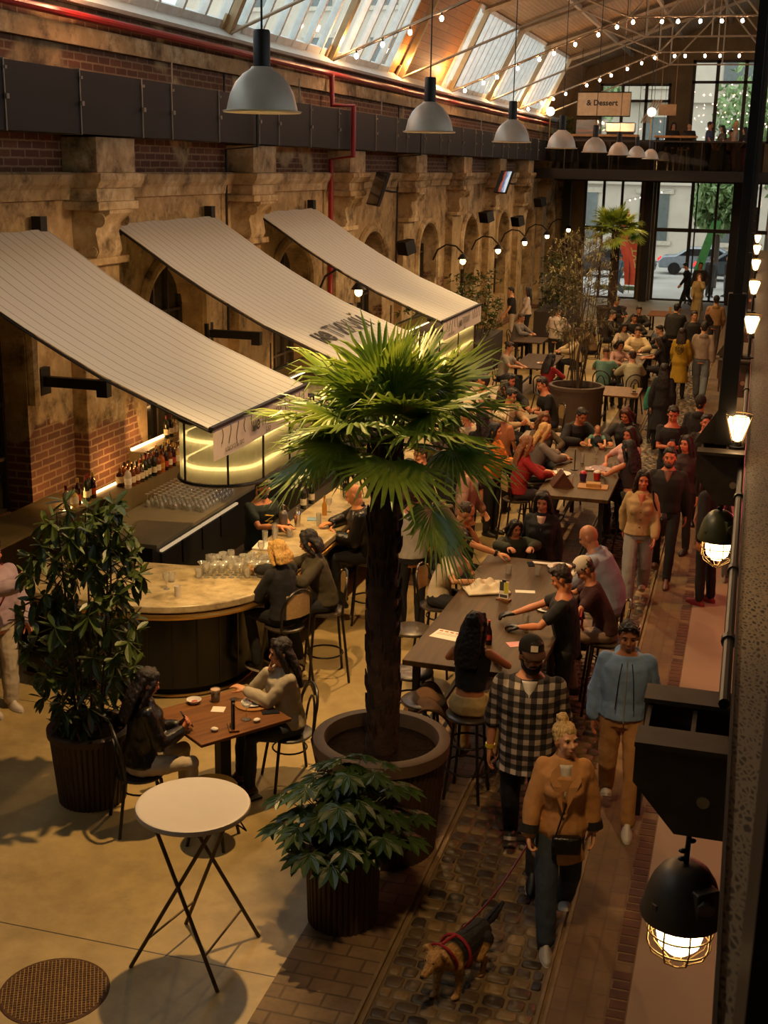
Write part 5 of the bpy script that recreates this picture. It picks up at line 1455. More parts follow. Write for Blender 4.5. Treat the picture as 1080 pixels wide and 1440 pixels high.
# ================================================================ people
BATCH = []
def soft(name, g, m, parent, v, smooth=3, disp=0, dsz=.12, mid=.5):
    """one continuous skin: overlapping volumes fused by a voxel remesh"""
    o = build(name, g, m, parent, smooth=180)
    r = o.modifiers.new('remesh', 'REMESH'); r.mode = 'VOXEL'; r.voxel_size = v; r.use_smooth_shade = True
    if smooth:
        s = o.modifiers.new('smooth', 'SMOOTH'); s.factor = .5; s.iterations = smooth
    if disp:
        tx = bpy.data.textures.get('folds%g' % dsz) or bpy.data.textures.new('folds%g' % dsz, 'CLOUDS'); tx.noise_scale = dsz; tx.noise_depth = 2
        d = o.modifiers.new('folds', 'DISPLACE'); d.texture = tx; d.strength = disp; d.mid_level = mid; d.texture_coords = 'LOCAL'
    BATCH.append(o); return o
def flush():
    dg = bpy.context.evaluated_depsgraph_get()
    new = [bpy.data.meshes.new_from_object(o.evaluated_get(dg)) for o in BATCH]
    for o, me in zip(BATCH, new):
        nm = o.data.name; old = o.data; o.modifiers.clear(); o.data = me
        me.polygons.foreach_set('use_smooth', [True] * len(me.polygons))
        bpy.data.meshes.remove(old); me.name = nm
    BATCH.clear()

def skin(c): return mat('skin_' + c.lstrip('#'), c, .5, var=.05, vs=8, Subsurface_Weight=.0)
def cloth(c, rough=.85): return mat('cloth_' + c.lstrip('#'), c, rough, var=.12, vs=9, bump=.25, bs=160)
def hairm(c):
    n = 'hair_' + c.lstrip('#')
    if n in MATS: return MATS[n]
    t = NT(n); o = t.obj(); s = t.sep(o)
    f = t.noise(t.comb(t.math('MULTIPLY', s[0], 60), t.math('MULTIPLY', s[1], 60), t.math('MULTIPLY', s[2], 5)), 1.6, 4, .6)
    b = C(c); t.bsdf(t.ramp(f, [(.3, tuple(x * .5 for x in b)), (.7, tuple(min(1, x * 1.35) for x in b))]), .6, 0, t.bump(f, .6, .012)); MATS[n] = t.m; return t.m
def leather(c): return mat('leather_' + c.lstrip('#'), c, .3, var=.2, vs=14, bump=.4, bs=50)
def plaid2():
    t = NT('plaid_flannel'); o = t.obj(); s = t.sep(o)
    def band(v, per, w): return t.math('LESS_THAN', t.math('FRACT', t.math('DIVIDE', v, per)), w)
    a = band(t.math('ADD', s[0], 5.0), .085, .52); b = band(t.math('ADD', s[2], 5.0), .085, .52)
    c1 = t.mix(a, C('#a89a8c'), C('#4a423c')); c2 = t.mix(a, C('#4a423c'), C('#121012'))
    t.bsdf(t.mix(b, c1, c2), .9, 0, t.bump(t.noise(o, 160, 2), .2, .01)); return t.m

def rings(g, rows, n=18):
    """loft of ellipses: rows of (centre, rx, ry, 3x3 frame)"""
    vs = []
    for c, rx, ry, m in rows:
        for i in range(n):
            a = 2 * PI * i / n; vs.append(c + m @ Vector((rx * math.cos(a), ry * math.sin(a), 0)))
    k = len(rows)
    fs = [(j * n + i, j * n + (i + 1) % n, (j + 1) * n + (i + 1) % n, (j + 1) * n + i) for j in range(k - 1) for i in range(n)]
    fs += [tuple(range(n - 1, -1, -1)), tuple((k - 1) * n + i for i in range(n))]
    g.add(vs, fs)
def limb(g, pts, rad, n=12):
    g.tube(pts, rad, n)
    for p, r in zip(pts, rad): g.ell(p, (r, r, r), nu=n, nv=8)
def ik(S, T, a, b, pole):
    d = T - S; L = d.length
    if L > (a + b) * .995: d = d * ((a + b) * .995 / L); T = S + d; L = d.length
    u = d.normalized(); x = (a * a - b * b + L * L) / (2 * L); h = math.sqrt(max(0, a * a - x * x))
    p = pole - u * pole.dot(u); p = p.normalized() if p.length > 1e-4 else Vector((0, 1, 0))
    return S + u * x + p * h, T
def hand(g, W, fdir, pdir, side, s, curl, rf):
    """palm + four bent fingers + thumb; W wrist, fdir finger direction, pdir palm normal"""
    f = fdir.normalized(); p = (pdir - f * pdir.dot(f)).normalized(); t = f.cross(p) * side
    def P(a, b, c): return W + (f * a + t * b + p * c) * s
    for b in (-.028, -.01, .01, .026): limb(g, [P(.0, b * .6, 0), P(.045, b * .9, 0), P(.085, b, .002)], [.017 * s, .017 * s, .014 * s], 8)
    for b, L in ((-.03, .062), (-.01, .078), (.01, .083), (.03, .072)):
        a0 = curl; pts = [P(.085, b, .002)]; ang = a0 * .5; pos = Vector((.085, b * 1.08, .002))
        for k, q in enumerate((.45, .32, .23)):
            pos = pos + Vector((math.cos(ang) * L * q, b * .06, math.sin(ang) * L * q)); pts.append(P(*pos)); ang += a0 * .75
        limb(g, pts, [rf * 1.1, rf * 1.05, rf, rf * .88], 8)
    limb(g, [P(.018, .03, .006), P(.045, .056, .018), P(.07, .062, .034), P(.092, .058, .05)], [rf * 1.5, rf * 1.3, rf * 1.15, rf], 8)

TONES = ['#c08a66', '#b27c58', '#c99672', '#a87452']
NP = [0]
HANDS = {}
def person(label, hx, hy, face=0, h=1.72, pose='stand', top=('tee', '#1a1818'), bot='#1c1c20', shoe='#181614', hair=('short', '#2a1c12'), tone=None, arms=('down', 'down'), lean=0, head=(0, 0), fem=0, v=.012, sh=.75, foot=None, extra=(), z=0, tz=1.05, seatkind=None, group=None, wide=1.0, legw=1.0, seatrot=0, at=None, nick=None):
    i = NP[0]; NP[0] += 1
    tone = tone or TONES[i % 4]
    s = h / 1.75
    SK = skin(tone)
    t = thing('person', label, 'person', (0, 0, 0), R(face), group)
    sit = pose.startswith('sit')
    hipz = (sh + .10 if sit else .94 * s)
    P0 = Vector((0, 0, hipz))
    th = R(lean)
    def UP(x, y, zz):
        """upper body point given in standing space (scaled), bent forward about the pelvis with a soft curve"""
        dz = zz * s - .94 * s; k = th * min(1, max(0, dz / (.35 * s))) if dz > 0 else 0
        q = Vector((x * s, y * s, dz)); q = Matrix.Rotation(k, 3, 'X') @ q
        return P0 + q
    def FR(zz):
        dz = zz * s - .94 * s; k = th * min(1, max(0, dz / (.35 * s))) if dz > 0 else 0
        return Matrix.Rotation(k, 3, 'X')
    bust = .016 if fem else 0
    SHW = (.158 if fem else .182) * wide
    prof_f = [(.82, .135, .10), (.93, .172, .122), (1.08, .128, .096), (1.2, .14, .105), (1.3, .152, .116), (1.38, .155, .105), (1.43, .125, .085), (1.465, .085, .07), (1.5, .06, .058)]
    prof_m = [(.82, .14, .105), (.93, .162, .118), (1.08, .15, .108), (1.2, .165, .115), (1.3, .182, .122), (1.39, .18, .11), (1.44, .145, .09), (1.475, .095, .075), (1.51, .068, .064)]
    PR = [(a, b * (wide if True else 1), c * wide) for a, b, c in (prof_f if fem else prof_m)]
    def torso(g, off, z0=None, flare=0, zt=1.52):
        rows = []
        for zz, rx, ry in PR:
            if z0 is not None and zz < z0: continue
            if zz > zt: continue
            k_ = 1 if zz < 1.42 else .55
            rows.append((UP(0, (-.02 if zz > 1.15 and zz < 1.4 else 0) * (1 if fem else .3), zz), (rx + off * k_) * s, (ry + off * k_) * s, FR(zz)))
        if z0 is not None and z0 < PR[0][0] and not sit:
            a = PR[0]; rows.insert(0, (UP(0, 0, z0), (a[1] + off + .03 + flare) * s, (a[2] + off + .03 + flare) * s, FR(z0)))
        rings(g, rows)
        if fem:
            for sx in (-1, 1): g.ell(UP(sx * .07, -.1, 1.27), ((.062 + off * .6) * s,) * 3, nu=12, nv=8)
    # head frame
    NB = UP(0, .0, 1.49); HC = UP(0, -.018, 1.635)
    HM = FR(1.6) @ Euler((R(-head[1]), 0, R(head[0]))).to_matrix()
    if lean: HM = Matrix.Rotation(th * .45, 3, 'X') @ Euler((R(head[1]), 0, R(head[0]))).to_matrix()
    else: HM = Euler((R(head[1]), 0, R(head[0]))).to_matrix()
    def H(x, y, zz): return HC + HM @ (Vector((x, y, zz)) * s)
    # arms
    AR = []
    A_, B_ = .285 * s, .25 * s
    for k, (sd, a) in enumerate(((1, arms[0]), (-1, arms[1]))):
        S = UP(sd * (SHW - .012), .005, 1.412)
        pole = Vector((sd * .5, .8, -.3)); fd = None; pn = Vector((-sd, 0, 0)); curl = .5
        if a == 'down': T = S + Vector((sd * .07, .03, -.525)) * s
        elif a == 'fwd': T = S + Vector((sd * .05, -.2, -.48)) * s
        elif a == 'back': T = S + Vector((sd * .06, .17, -.49)) * s
        elif a == 'table': T = Vector((sd * .13, -.40 - .15 * math.sin(th), tz + .062)); pole = Vector((sd * 1, .4, -.2)); pn = Vector((0, 0, -1)); fd = Vector((-sd * .5, -1, 0)); curl = .6
        elif a == 'reach': T = Vector((sd * .1, -.58 - .2 * math.sin(th), tz + .066)); pole = Vector((sd, .3, -.4)); pn = Vector((0, 0, -1)); fd = Vector((-sd * .2, -1, -.1)); curl = .7
        elif a == 'phone': T = UP(sd * .055, -.33, 1.2); pole = Vector((sd * .6, .5, -1)); pn = Vector((-sd, 0, .5)); fd = Vector((-sd * .4, -.6, .5)); curl = 1.0
        elif a == 'face': T = HC + HM @ Vector((sd * .06, -.13, -.17)) * s; pole = Vector((sd * .7, -.2, -1)); pn = Vector((-sd * .4, .8, 0)); fd = Vector((-sd * .2, .25, 1)); curl = .9
        elif a == 'pocket': T = S + Vector((sd * .05, -.07, -.47)) * s; pole = Vector((sd, .7, 0))
        elif a == 'bag': T = S + Vector((sd * .06, -.03, -.52)) * s; curl = 1.2
        elif a == 'raise': T = S + Vector((sd * .12, -.22, .28)) * s; pole = Vector((sd, .2, -1)); fd = Vector((0, -.1, 1)); pn = Vector((0, -1, 0)); curl = .1
        elif a == 'lap': T = Vector((sd * .07, -.3, hipz + .09)); pole = Vector((sd, .5, 0)); pn = Vector((0, 0, -1)); fd = Vector((-sd * .5, -1, 0))
        else: T = Vector(a[:3]); pole = Vector((sd * .8, .5, -.6)); pn = Vector(a[3]) if len(a) > 3 else Vector((0, 0, -1)); fd = Vector(a[4]) if len(a) > 4 else None; curl = a[5] if len(a) > 5 else .6
        E, T = ik(S, T, A_, B_, pole)
        AR.append((sd, S, E, T, fd or (T - E), pn, curl))
    # legs
    LG = []
    for sd in (1, -1):
        Hh = P0 + Vector((sd * .092 * s * min(wide, 1.15), 0, -.02 * s))
        if sit:
            fz = foot if foot is not None else (.29 if sh > .6 else .085)
            K = Vector((sd * .15 * s, -.41 * s, sh + .07)); F = Vector((sd * .13 * s, (-.30 if sh > .6 else -.42) * s, fz))
            pd = 0
        elif pose == 'walk' or pose == 'walk2':
            q = sd if pose == 'walk' else -sd
            if q > 0: K = Vector((sd * .1, -.17, .51)) * s; F = Vector((sd * .09, -.26, .09)) * s; pd = .12
            else: K = Vector((sd * .1, .01, .49)) * s; F = Vector((sd * .09, .24, .15)) * s; pd = -.5
        else:
            K = Vector((sd * .105, -.02, .5)) * s; F = Vector((sd * .11, .01, .085)) * s; pd = 0
        LG.append((sd, Hh, K, F, pd))
    # ---- body, one surface
    near = v <= .0085
    rf = (.0088 if near else max(.0092, v * .78)) * min(1, s + .1)
    g = G(); torso(g, -.012)
    limb(g, [NB - Vector((0, 0, .02)), H(0, .012, -.08)], [.056 * s * (1 if fem else 1.12)] * 2, 14)
    g.ell(H(0, .015, .02), (.076 * s, .095 * s, .1 * s), HM, 20, 14)
    g.ell(H(0, -.02, -.045), (.058 * s, .066 * s, .07 * s), HM, 16, 10)
    g.ell(H(0, -.052, -.082), (.032 * s, .028 * s, .026 * s), HM, 12, 8)
    g.tube([H(0, -.072, .012), H(0, -.095, -.02), H(0, -.104, -.034)], [.009 * s, .013 * s, .014 * s], 8)
    g.ell(H(0, -.09, -.036), (.018 * s, .012 * s, .009 * s), HM, 10, 6)
    g.ell(H(0, -.082, -.062), (.024 * s, .01 * s, .009 * s), HM, 10, 6)
    for sx in (-1, 1):
        g.ell(H(sx * .078, .012, -.012), (.012 * s, .02 * s, .032 * s), HM, 10, 8)
        g.ell(H(sx * .03, -.068, .026), (.026 * s, .016 * s, .01 * s), HM, 10, 6)
        g.ell(H(sx * .04, -.058, -.03), (.024 * s, .022 * s, .022 * s), HM, 10, 6)
    fw = .86 if fem else 1
    for sd, S, E, T, fd, pn, curl in AR:
        limb(g, [S, S.lerp(E, .45), E, E.lerp(T, .35), T], [.05 * s * fw, .046 * s * fw, .036 * s * fw, .038 * s * fw, .026 * s * fw])
        hand(g, T + (T - E).normalized() * .01, fd, pn, sd, s * .98, curl, rf)
    for sd, Hh, K, F, pd in LG:
        limb(g, [Hh, Hh.lerp(K, .5), K, K.lerp(F, .35), F], [.08 * s, .07 * s, .05 * s, .052 * s, .036 * s])
        g.ell(F + Matrix.Rotation(pd, 3, 'X') @ (Vector((0, -.05, -.055)) * s), (.03 * s, .085 * s, .02 * s), nu=10, nv=6)
    soft('body', g, SK, t, v, 2)
    # ---- face details
    if 'noface' not in extra:
        dark = mat('eye_dark', '#140d0a', .2); br = hairm(hair[1] if hair[0] != 'bald' else '#3a281a')
        for sx in (-1, 1):
            build('eye', G().ell(H(sx * .031, -.0745, .004), (.0125 * s, .006 * s, .0055 * s), HM, 8, 6), dark, t, smooth=180)
            build('eyebrow', G().tube([H(sx * .014, -.083, .026), H(sx * .032, -.082, .032), H(sx * .05, -.072, .026)], .0042 * s, 5), br, t)
        build('mouth', G().ell(H(0, -.0905, -.062), (.023 * s, .007 * s, .0065 * s), HM, 10, 6), mat('lips_%d' % fem, '#9c4a40' if fem else '#8e5440', .5), t, smooth=180)
    # ---- hair
    st, hc = hair[0], hairm(hair[1])
    hv = max(v, .009)
    g = G()
    def cap(k=1.0): g.ell(H(0, .028, .042), (.086 * s * k, .096 * s * k, .092 * s * k), HM, 18, 12)
    if st == 'short':
        cap(.98); g.ell(H(0, .058, -.012), (.07 * s, .05 * s, .07 * s), HM, 14, 8)
        g.ell(H(.012, -.032, .098), (.062 * s, .052 * s, .03 * s), HM, 14, 8)
        for sx in (-1, 1): limb(g, [H(sx * .075, -.01, .05), H(sx * .077, .008, -.005)], [.014 * s, .01 * s], 8)
    elif st == 'buzz': g.ell(H(0, .026, .036), (.08 * s, .09 * s, .088 * s), HM, 18, 12)
    elif st in ('long', 'bob', 'pony', 'bun', 'wavy'):
        cap(1.02); g.ell(H(0, .02, .07), (.08 * s, .09 * s, .06 * s), HM, 16, 10)
        for sx in (-1, 1):
            if st in ('long', 'bob', 'wavy'):
                Ls = {'long': -.3, 'bob': -.12, 'wavy': -.2}[st]
                limb(g, [H(sx * .05, -.03, .1), H(sx * .082, -.025, .02), H(sx * .088, .0, -.08), H(sx * .1, .03, Ls)], [.03 * s, .028 * s, .03 * s, .022 * s], 10)
        if st in ('long', 'wavy', 'bob'):
            Lb = {'long': -.42, 'bob': -.13, 'wavy': -.26}[st]
            if lean and st != 'bob': Lb *= .85
            k = 7
            rows = []
            for j in range(k + 1):
                q = j / k; p = H(0, .05 + .05 * min(1, q * 2), .05 + (Lb - .05) * q)
                rows.append((p, (.085 + .04 * math.sin(q * PI * .8) + (.012 * math.sin(q * 19) if st == 'wavy' else 0)) * s, (.055 - .018 * q) * s, HM))
            rings(g, rows, 16)
        if st == 'bun': g.ell(H(0, .055, .15), (.045 * s, .045 * s, .042 * s), HM, 14, 10); limb(g, [H(.07, .0, .02), H(.06, .03, -.04)], [.02 * s, .018 * s], 8); limb(g, [H(-.07, .0, .02), H(-.06, .03, -.04)], [.02 * s, .018 * s], 8)
        if st == 'pony': limb(g, [H(0, .12, .06), H(0, .15, -.02), H(0, .14, -.2)], [.035 * s, .04 * s, .02 * s], 10)
    if st not in ('bald', 'none'): soft('hair', g, hc, t, hv, 2, .028 if st in ('short', 'bun', 'wavy') else .018, .03)
    # ---- top
    ty, tc = top[0], top[1]
    TM = top[2] if len(top) > 2 else cloth(tc)
    off = {'tee': .02, 'tank': .008, 'long': .022, 'knit': .03, 'jacket': .036, 'blazer': .036, 'coat': .045, 'hoodie': .034, 'shirt': .03}[ty]
    hem = {'tee': .84, 'tank': .98, 'long': .86, 'knit': .88, 'jacket': .83, 'blazer': .66, 'coat': .42, 'hoodie': .84, 'shirt': .78}[ty]
    g = G(); torso(g, off, hem, .03 if ty == 'coat' else 0, 1.47 if ty in ('tee', 'tank') else 1.5)
    sl = {'tee': 1, 'shirt': 1.25, 'tank': 0}.get(ty, 2)
    for sd, S, E, T, fd, pn, curl in AR:
        o = off + (.004 if ty in ('jacket', 'blazer', 'coat', 'hoodie', 'knit') else 0)
        if sl: limb(g, [S - Vector((sd * .03 * s, 0, 0)), S, S.lerp(E, .62 if sl == 1 else 1 if sl > 1 else 0)], [(.044 + o * .55) * s * fw, (.05 + o * .65) * s * fw, (.044 + o * .9) * s * fw])
        if sl > 1:
            if sl < 2: limb(g, [E, E.lerp(T, .1)], [(.042 + o) * s * fw, (.04 + o) * s * fw])
            else: limb(g, [E, E.lerp(T, .5), E.lerp(T, .9)], [(.042 + o) * s * fw, (.038 + o) * s * fw, (.03 + o * .9) * s * fw])
        if ty == 'tank': limb(g, [UP(sd * .09, -.02, 1.40), UP(sd * .085, .0, 1.465), UP(sd * .09, .05, 1.4)], [.03 * s, .018 * s, .03 * s], 8)
    if ty in ('jacket', 'blazer', 'coat', 'shirt', 'hoodie'):
        for k in range(11):
            a = R(-42) + R(264) * k / 10; c = UP(.062 * math.cos(a), .012 + .06 * math.sin(a), 1.49 + .014 * math.sin(a)); g.ell(c, (.014 * s, .014 * s, .026 * s), nu=8, nv=6)
    if ty == 'hoodie':
        g.ell(UP(0, .1, 1.46), (.11 * s, .06 * s, .07 * s), FR(1.4), 14, 8)
    nm = {'tee': 'tshirt', 'tank': 'tank_top', 'long': 'long_sleeve_top', 'knit': 'sweater', 'jacket': 'jacket', 'blazer': 'blazer', 'coat': 'coat', 'hoodie': 'hoodie', 'shirt': 'shirt'}[ty]
    topo = soft(nm, g, TM, t, max(v, .01), 5, .022 if near else .016, .11)
    # ---- trousers
    g = G()
    lo = {1: .0}.get(0, 0)
    rows = [(UP(0, 0, .86), (.15 + .012) * s * min(wide, 1.2), (.112 + .014) * s * wide, FR(.86)), (UP(0, 0, .95), (PR[1][1] + .01) * s, (PR[1][2] + .012) * s, FR(.9)), (UP(0, 0, 1.03), (PR[2][1] + .018) * s, (PR[2][2] + .014) * s, FR(1.03))]
    rings(g, rows)
    for sd, Hh, K, F, pd in LG:
        kk = legw
        limb(g, [Hh, Hh.lerp(K, .5), K, K.lerp(F, .5), K.lerp(F, .97)], [.096 * s, .084 * s * (1 + (kk - 1) * .5), .066 * s * kk, .064 * s * kk, .056 * s * kk])
    soft('trousers', g, cloth(bot) if isinstance(bot, str) else bot, t, max(v, .01), 4, .02 if near else .014, .1)
    # ---- shoes
    SM = cloth(shoe, .5)
    for sd, Hh, K, F, pd in LG:
        m = Matrix.Rotation(pd, 3, 'X')
        g = G(); A = F + Vector((0, 0, -.085 * s)) + m @ Vector((0, 0, 0))
        def Q(x, y, zz): return F + m @ (Vector((x, y, zz - .085)) * s)
        n = 14; outl = []
        for j in range(n):
            a = 2 * PI * j / n; outl.append((.045 * math.cos(a) * (1.0 if math.sin(a) < .2 else .85), -.065 + .138 * math.sin(a) * 1.0))
        lv = [(0, 1.0), (.028, 1.05), (.05, .95), (.075, .62)]
        vs = [Q(x * k, (y + .065) * (k if zz < .06 else .5) - .065 + (.05 if zz > .06 else 0), zz) for zz, k in lv for x, y in outl]
        vs += [Q(x * .8, (y + .065) * .36 + .0, .115) for x, y in outl]
        fs = [(j * n + i_, j * n + (i_ + 1) % n, (j + 1) * n + (i_ + 1) % n, (j + 1) * n + i_) for j in range(4) for i_ in range(n)] + [tuple(range(n - 1, -1, -1)), tuple(4 * n + i_ for i_ in range(n))]
        sho = build('shoe', g.add(vs, fs), SM, t, smooth=60)
        if near:
            g = G(); vs = [Q(x * k, (y + .065) * k - .065, zz) for zz, k in ((-.004, 1.06), (.022, 1.08)) for x, y in outl]
            build('sole', g.add(vs, [(i_, (i_ + 1) % n, n + (i_ + 1) % n, n + i_) for i_ in range(n)] + [tuple(range(n - 1, -1, -1)), tuple(n + i_ for i_ in range(n))]), mat('shoe_sole', '#b8b0a4', .6), sho, smooth=40)
    # ---- extras
    ctx = dict(t=t, s=s, H=H, HM=HM, UP=UP, AR=AR, LG=LG, FR=FR, top=topo, v=v, hipz=hipz, off=off)
    for e in extra:
        if isinstance(e, tuple): EXTRA[e[0]](ctx, *e[1:])
        elif e in EXTRA: EXTRA[e](ctx)
    # ---- place so that the head stands where it was seen
    hl = Matrix.Rotation(R(face), 3, 'Z') @ H(0, 0.02, .1)
    if at: bx, by = at
    else: bx, by = hx - hl.x, hy - hl.y
    t.location = (bx, by, z)
    sd_, S_, E_, T_, *_r = AR[1]
    HANDS[label] = Vector((bx, by, z)) + Matrix.Rotation(R(face), 3, 'Z') @ (T_ + (T_ - E_).normalized() * .075)
    if seatkind and sit:
        nm = {'stool': 'round bar stool', 'barchair': 'high bar chair with cane back', 'chair': 'dark bentwood chair', 'low_stool': 'low stool'}[seatkind]
        seat(seatkind, bx, by, R(face + seatrot), '%s under the %s' % (nm, nick or label.split(' at ')[0]), None, z)
    return t

EXTRA = {}
def ex(f): EXTRA[f.__name__] = f; return f
@ex
def cap(c, col='#1c1614', brim=None):
    H, s, HM = c['H'], c['s'], c['HM']
    g = G(); g.ell(H(0, .016, .058), (.09 * s, .107 * s, .09 * s), HM, 18, 12)
    for i, p in enumerate(g.v):
        pass
    cp = soft('baseball_cap', g, cloth(col), c['t'], max(c['v'], .009), 2)
    g = G(); vs = []
    for j, (q, zz) in enumerate(((0, .052), (.5, .05), (1, .036))):
        for i in range(9):
            a = R(-62) + R(124) * i / 8; vs.append(H(math.sin(a) * (.088 + .0 * q), -.02 - math.cos(a) * (.075 + .085 * q) * (1 if q else 1), zz - .012 * abs(math.sin(a)) * q))
    fs = [(j * 9 + i, j * 9 + i + 1, (j + 1) * 9 + i + 1, (j + 1) * 9 + i) for j in range(2) for i in range(8)]
    b = build('brim', g.add(vs, fs), cloth(brim or col), cp, smooth=180); so = b.modifiers.new('thick', 'SOLIDIFY'); so.thickness = .006
    if brim:
        build('cap_patch', G().obox(H(0, -.092, .085), (.05 * s, .012, .042 * s), 0, R(-25) + 0), mat('patch', '#c8b8a0', .8), cp, smooth=0)
@ex
def white_cap(c): cap(c, '#c8b8a4')
@ex
def beanie(c, col='#14110f'):
    H, s, HM = c['H'], c['s'], c['HM']; g = G(); g.ell(H(0, .018, .06), (.094 * s, .11 * s, .1 * s), HM, 18, 12); soft('beanie', g, cloth(col), c['t'], max(c['v'], .009), 2)
@ex
def beard(c, col='#2a1a10'):
    H, s, HM = c['H'], c['s'], c['HM']; g = G()
    g.ell(H(0, -.055, -.092), (.048 * s, .04 * s, .036 * s), HM, 14, 10)
    for sx in (-1, 1): limb(g, [H(sx * .068, -.0, -.02), H(sx * .058, -.035, -.065), H(sx * .03, -.062, -.095)], [.012 * s, .02 * s, .022 * s], 8)
    limb(g, [H(-.026, -.084, -.054), H(0, -.094, -.05), H(.026, -.084, -.054)], [.007 * s, .008 * s, .007 * s], 8)
    soft('beard', g, hairm(col), c['t'], .008, 2)
@ex
def glasses(c, up=0, col='#18120e'):
    H, s, HM = c['H'], c['s'], c['HM']; g = G(); dy, dz = (0, 0) if not up else (.015, .095)
    for sx in (-1, 1):
        g.tube([H(sx * .033 + .024 * math.cos(i * PI / 6), -.093 + dy, .002 + dz + .018 * math.sin(i * PI / 6)) for i in range(12)], .0028 * s, 5, closed=True)
        g.tube([H(sx * .057, -.09 + dy, .008 + dz), H(sx * .082, -.02 + dy, .006 + dz), H(sx * .084, .02 + dy, .0 + dz)], .0025 * s, 5)
        if up: g.ell(H(sx * .033, -.093 + dy, .002 + dz), (.023 * s, .003, .017 * s), HM, 10, 6)
    g.tube([H(-.01, -.095 + dy, .008 + dz), H(.01, -.095 + dy, .008 + dz)], .0026 * s, 5)
    build('glasses', g, mat('glasses_frame', col, .25), c['t'])
@ex
def sunglasses(c): glasses(c, 1)
@ex
def crossbody(c, col='#120f0e', bx=.0, bz=.98, bag=True, sgn=1):
    UP, s, o = c['UP'], c['s'], c['off'] + .02
    fr = [UP(sgn * .11, .02, 1.47 + .02), UP(sgn * .06, -(.1 + o), 1.36), UP(sgn * -.0, -(.13 + o), 1.22), UP(sgn * -.1, -(.11 + o), 1.06), UP(sgn * -.16 - sgn * o * .6, -.03, .99)]
    bk = [UP(sgn * -.16 - sgn * o * .6, .03, .99), UP(sgn * -.08, .1 + o, 1.12), UP(sgn * .02, .11 + o, 1.3), UP(sgn * .1, .06, 1.47)]
    b = build('bag_strap', G().tube(fr + bk, .009 * s, 6, closed=True), leather(col), c['t'])
    if bag: build('crossbody_bag', G().obox(UP(bx, -.155 - o, bz), (.21, .07, .13), 0), leather(col), c['t'], bevel=.02, smooth=60)
@ex
def strap(c, col='#6e1420', sgn=1): crossbody(c, col, 0, 0, False, sgn)
@ex
def held_phone(c, k=1):
    sd, S, E, T, fd, pn, cu = c['AR'][k]
    p = T + fd.normalized() * .09 + pn.normalized() * .03
    build('held_phone', G().obox(p, (.072, .012, .15), 0, R(-35)), mat('phone_lit', '#3c4048', .15), c['t'], smooth=0)
@ex
def held_glass(c, k=0):
    sd, S, E, T, fd, pn, cu = c['AR'][k]
    p = T + fd.normalized() * .08 + pn.normalized() * .045
    g = G().lathe([(.03, -.1), (.004, -.096), (.004, -.03), (.033, .0), (.04, .05), (.036, .09)], 12, p); build('held_glass', g, mat('held_wine', '#caa878', .15), c['t'])
@ex
def gloves(c):
    for sd, S, E, T, fd, pn, cu in c['AR']:
        g = G(); hand(g, T + (T - E).normalized() * .01, fd, pn, sd, c['s'] * 1.03, cu, .0115); soft('glove', g, mat('rubber_black', '#121214', .4), c['t'], .007, 1)
@ex
def tee_print(c, col='#c8a838', back=False, z=1.26, w=.13, hh=.16):
    UP, o = c['UP'], c['off']; y = (.122 + o + .012) * (1 if back else -1)
    build('shirt_print', G().tube([UP(-w / 2, y, z + hh / 2), UP(w / 2, y, z + hh / 2 - .03), UP(-w / 3, y, z), UP(w / 2, y, z - .02), UP(-w / 2, y, z - hh / 2)], .012, 6), mat('print_' + col.lstrip('#'), col, .7), c['t'])
@ex
def wristwatch(c, k=1, col='#1a1614'):
    sd, S, E, T, fd, pn, cu = c['AR'][k]; u = (T - E).normalized(); p = T - u * .02
    build('wristwatch', G().tube([p - u * .014, p + u * .014], .036 * c['s'], 14), mat('watch_' + col.lstrip('#'), col, .4), c['t'])
@ex
def yellow_band(c): wristwatch(c, 1, '#b8a020')
@ex
def red_band(c): wristwatch(c, 1, '#a01c2c')
@ex
def inner_shirt(c, col='#cfc4b4', deep=.0):
    """lighter shirt showing in the open neckline"""
    UP, o, s = c['UP'], c['off'], c['s']; g = G()
    y = -(.112 + o)
    n = 8; vs = []
    for j in range(n + 1):
        q = j / n; zz = 1.475 - (.13 + deep) * q; w = .05 * (1 - q) + .004
        yy = -.075 - o * .8 - .045 * min(1, q * 1.3)
        vs += [UP(-w, yy, zz), UP(0, yy - .008, zz), UP(w, yy, zz)]
    fs = [f for j in range(n) for f in ((j * 3, j * 3 + 1, j * 3 + 4, j * 3 + 3), (j * 3 + 1, j * 3 + 2, j * 3 + 5, j * 3 + 4))]
    b = build('inner_shirt', g.add(vs, fs), cloth(col), c['t'], smooth=180); so = b.modifiers.new('thick', 'SOLIDIFY'); so.thickness = .01
@ex
def lapels(c, col='#b5814a'):
    UP, o = c['UP'], c['off']
    for sx in (-1, 1):
        pts = [(.045, -.062, 1.49), (.105, -.085, 1.43), (.115, -.112, 1.37), (.095, -.122, 1.33), (.008, -.135, 1.1), (.03, -.115, 1.32)]
        g = G().prism([UP(sx * x, y - o * .85 - .012, zz) for x, y, zz in pts], tuple(c['FR'](1.3) @ Vector((0, -.006, 0))))
        build('lapel', g, cloth(col), c['t'], smooth=0, bevel=.003)
@ex
def buttons(c, n=3, col='#33241a', z0=1.22, dz=.1):
    UP, o = c['UP'], c['off']
    for k in range(n): build('button', G().ell(UP(.0, -.118 - o - .006, z0 - dz * k), (.011, .006, .011), nu=8, nv=6), mat('btn_' + col.lstrip('#'), col, .4), c['t'])
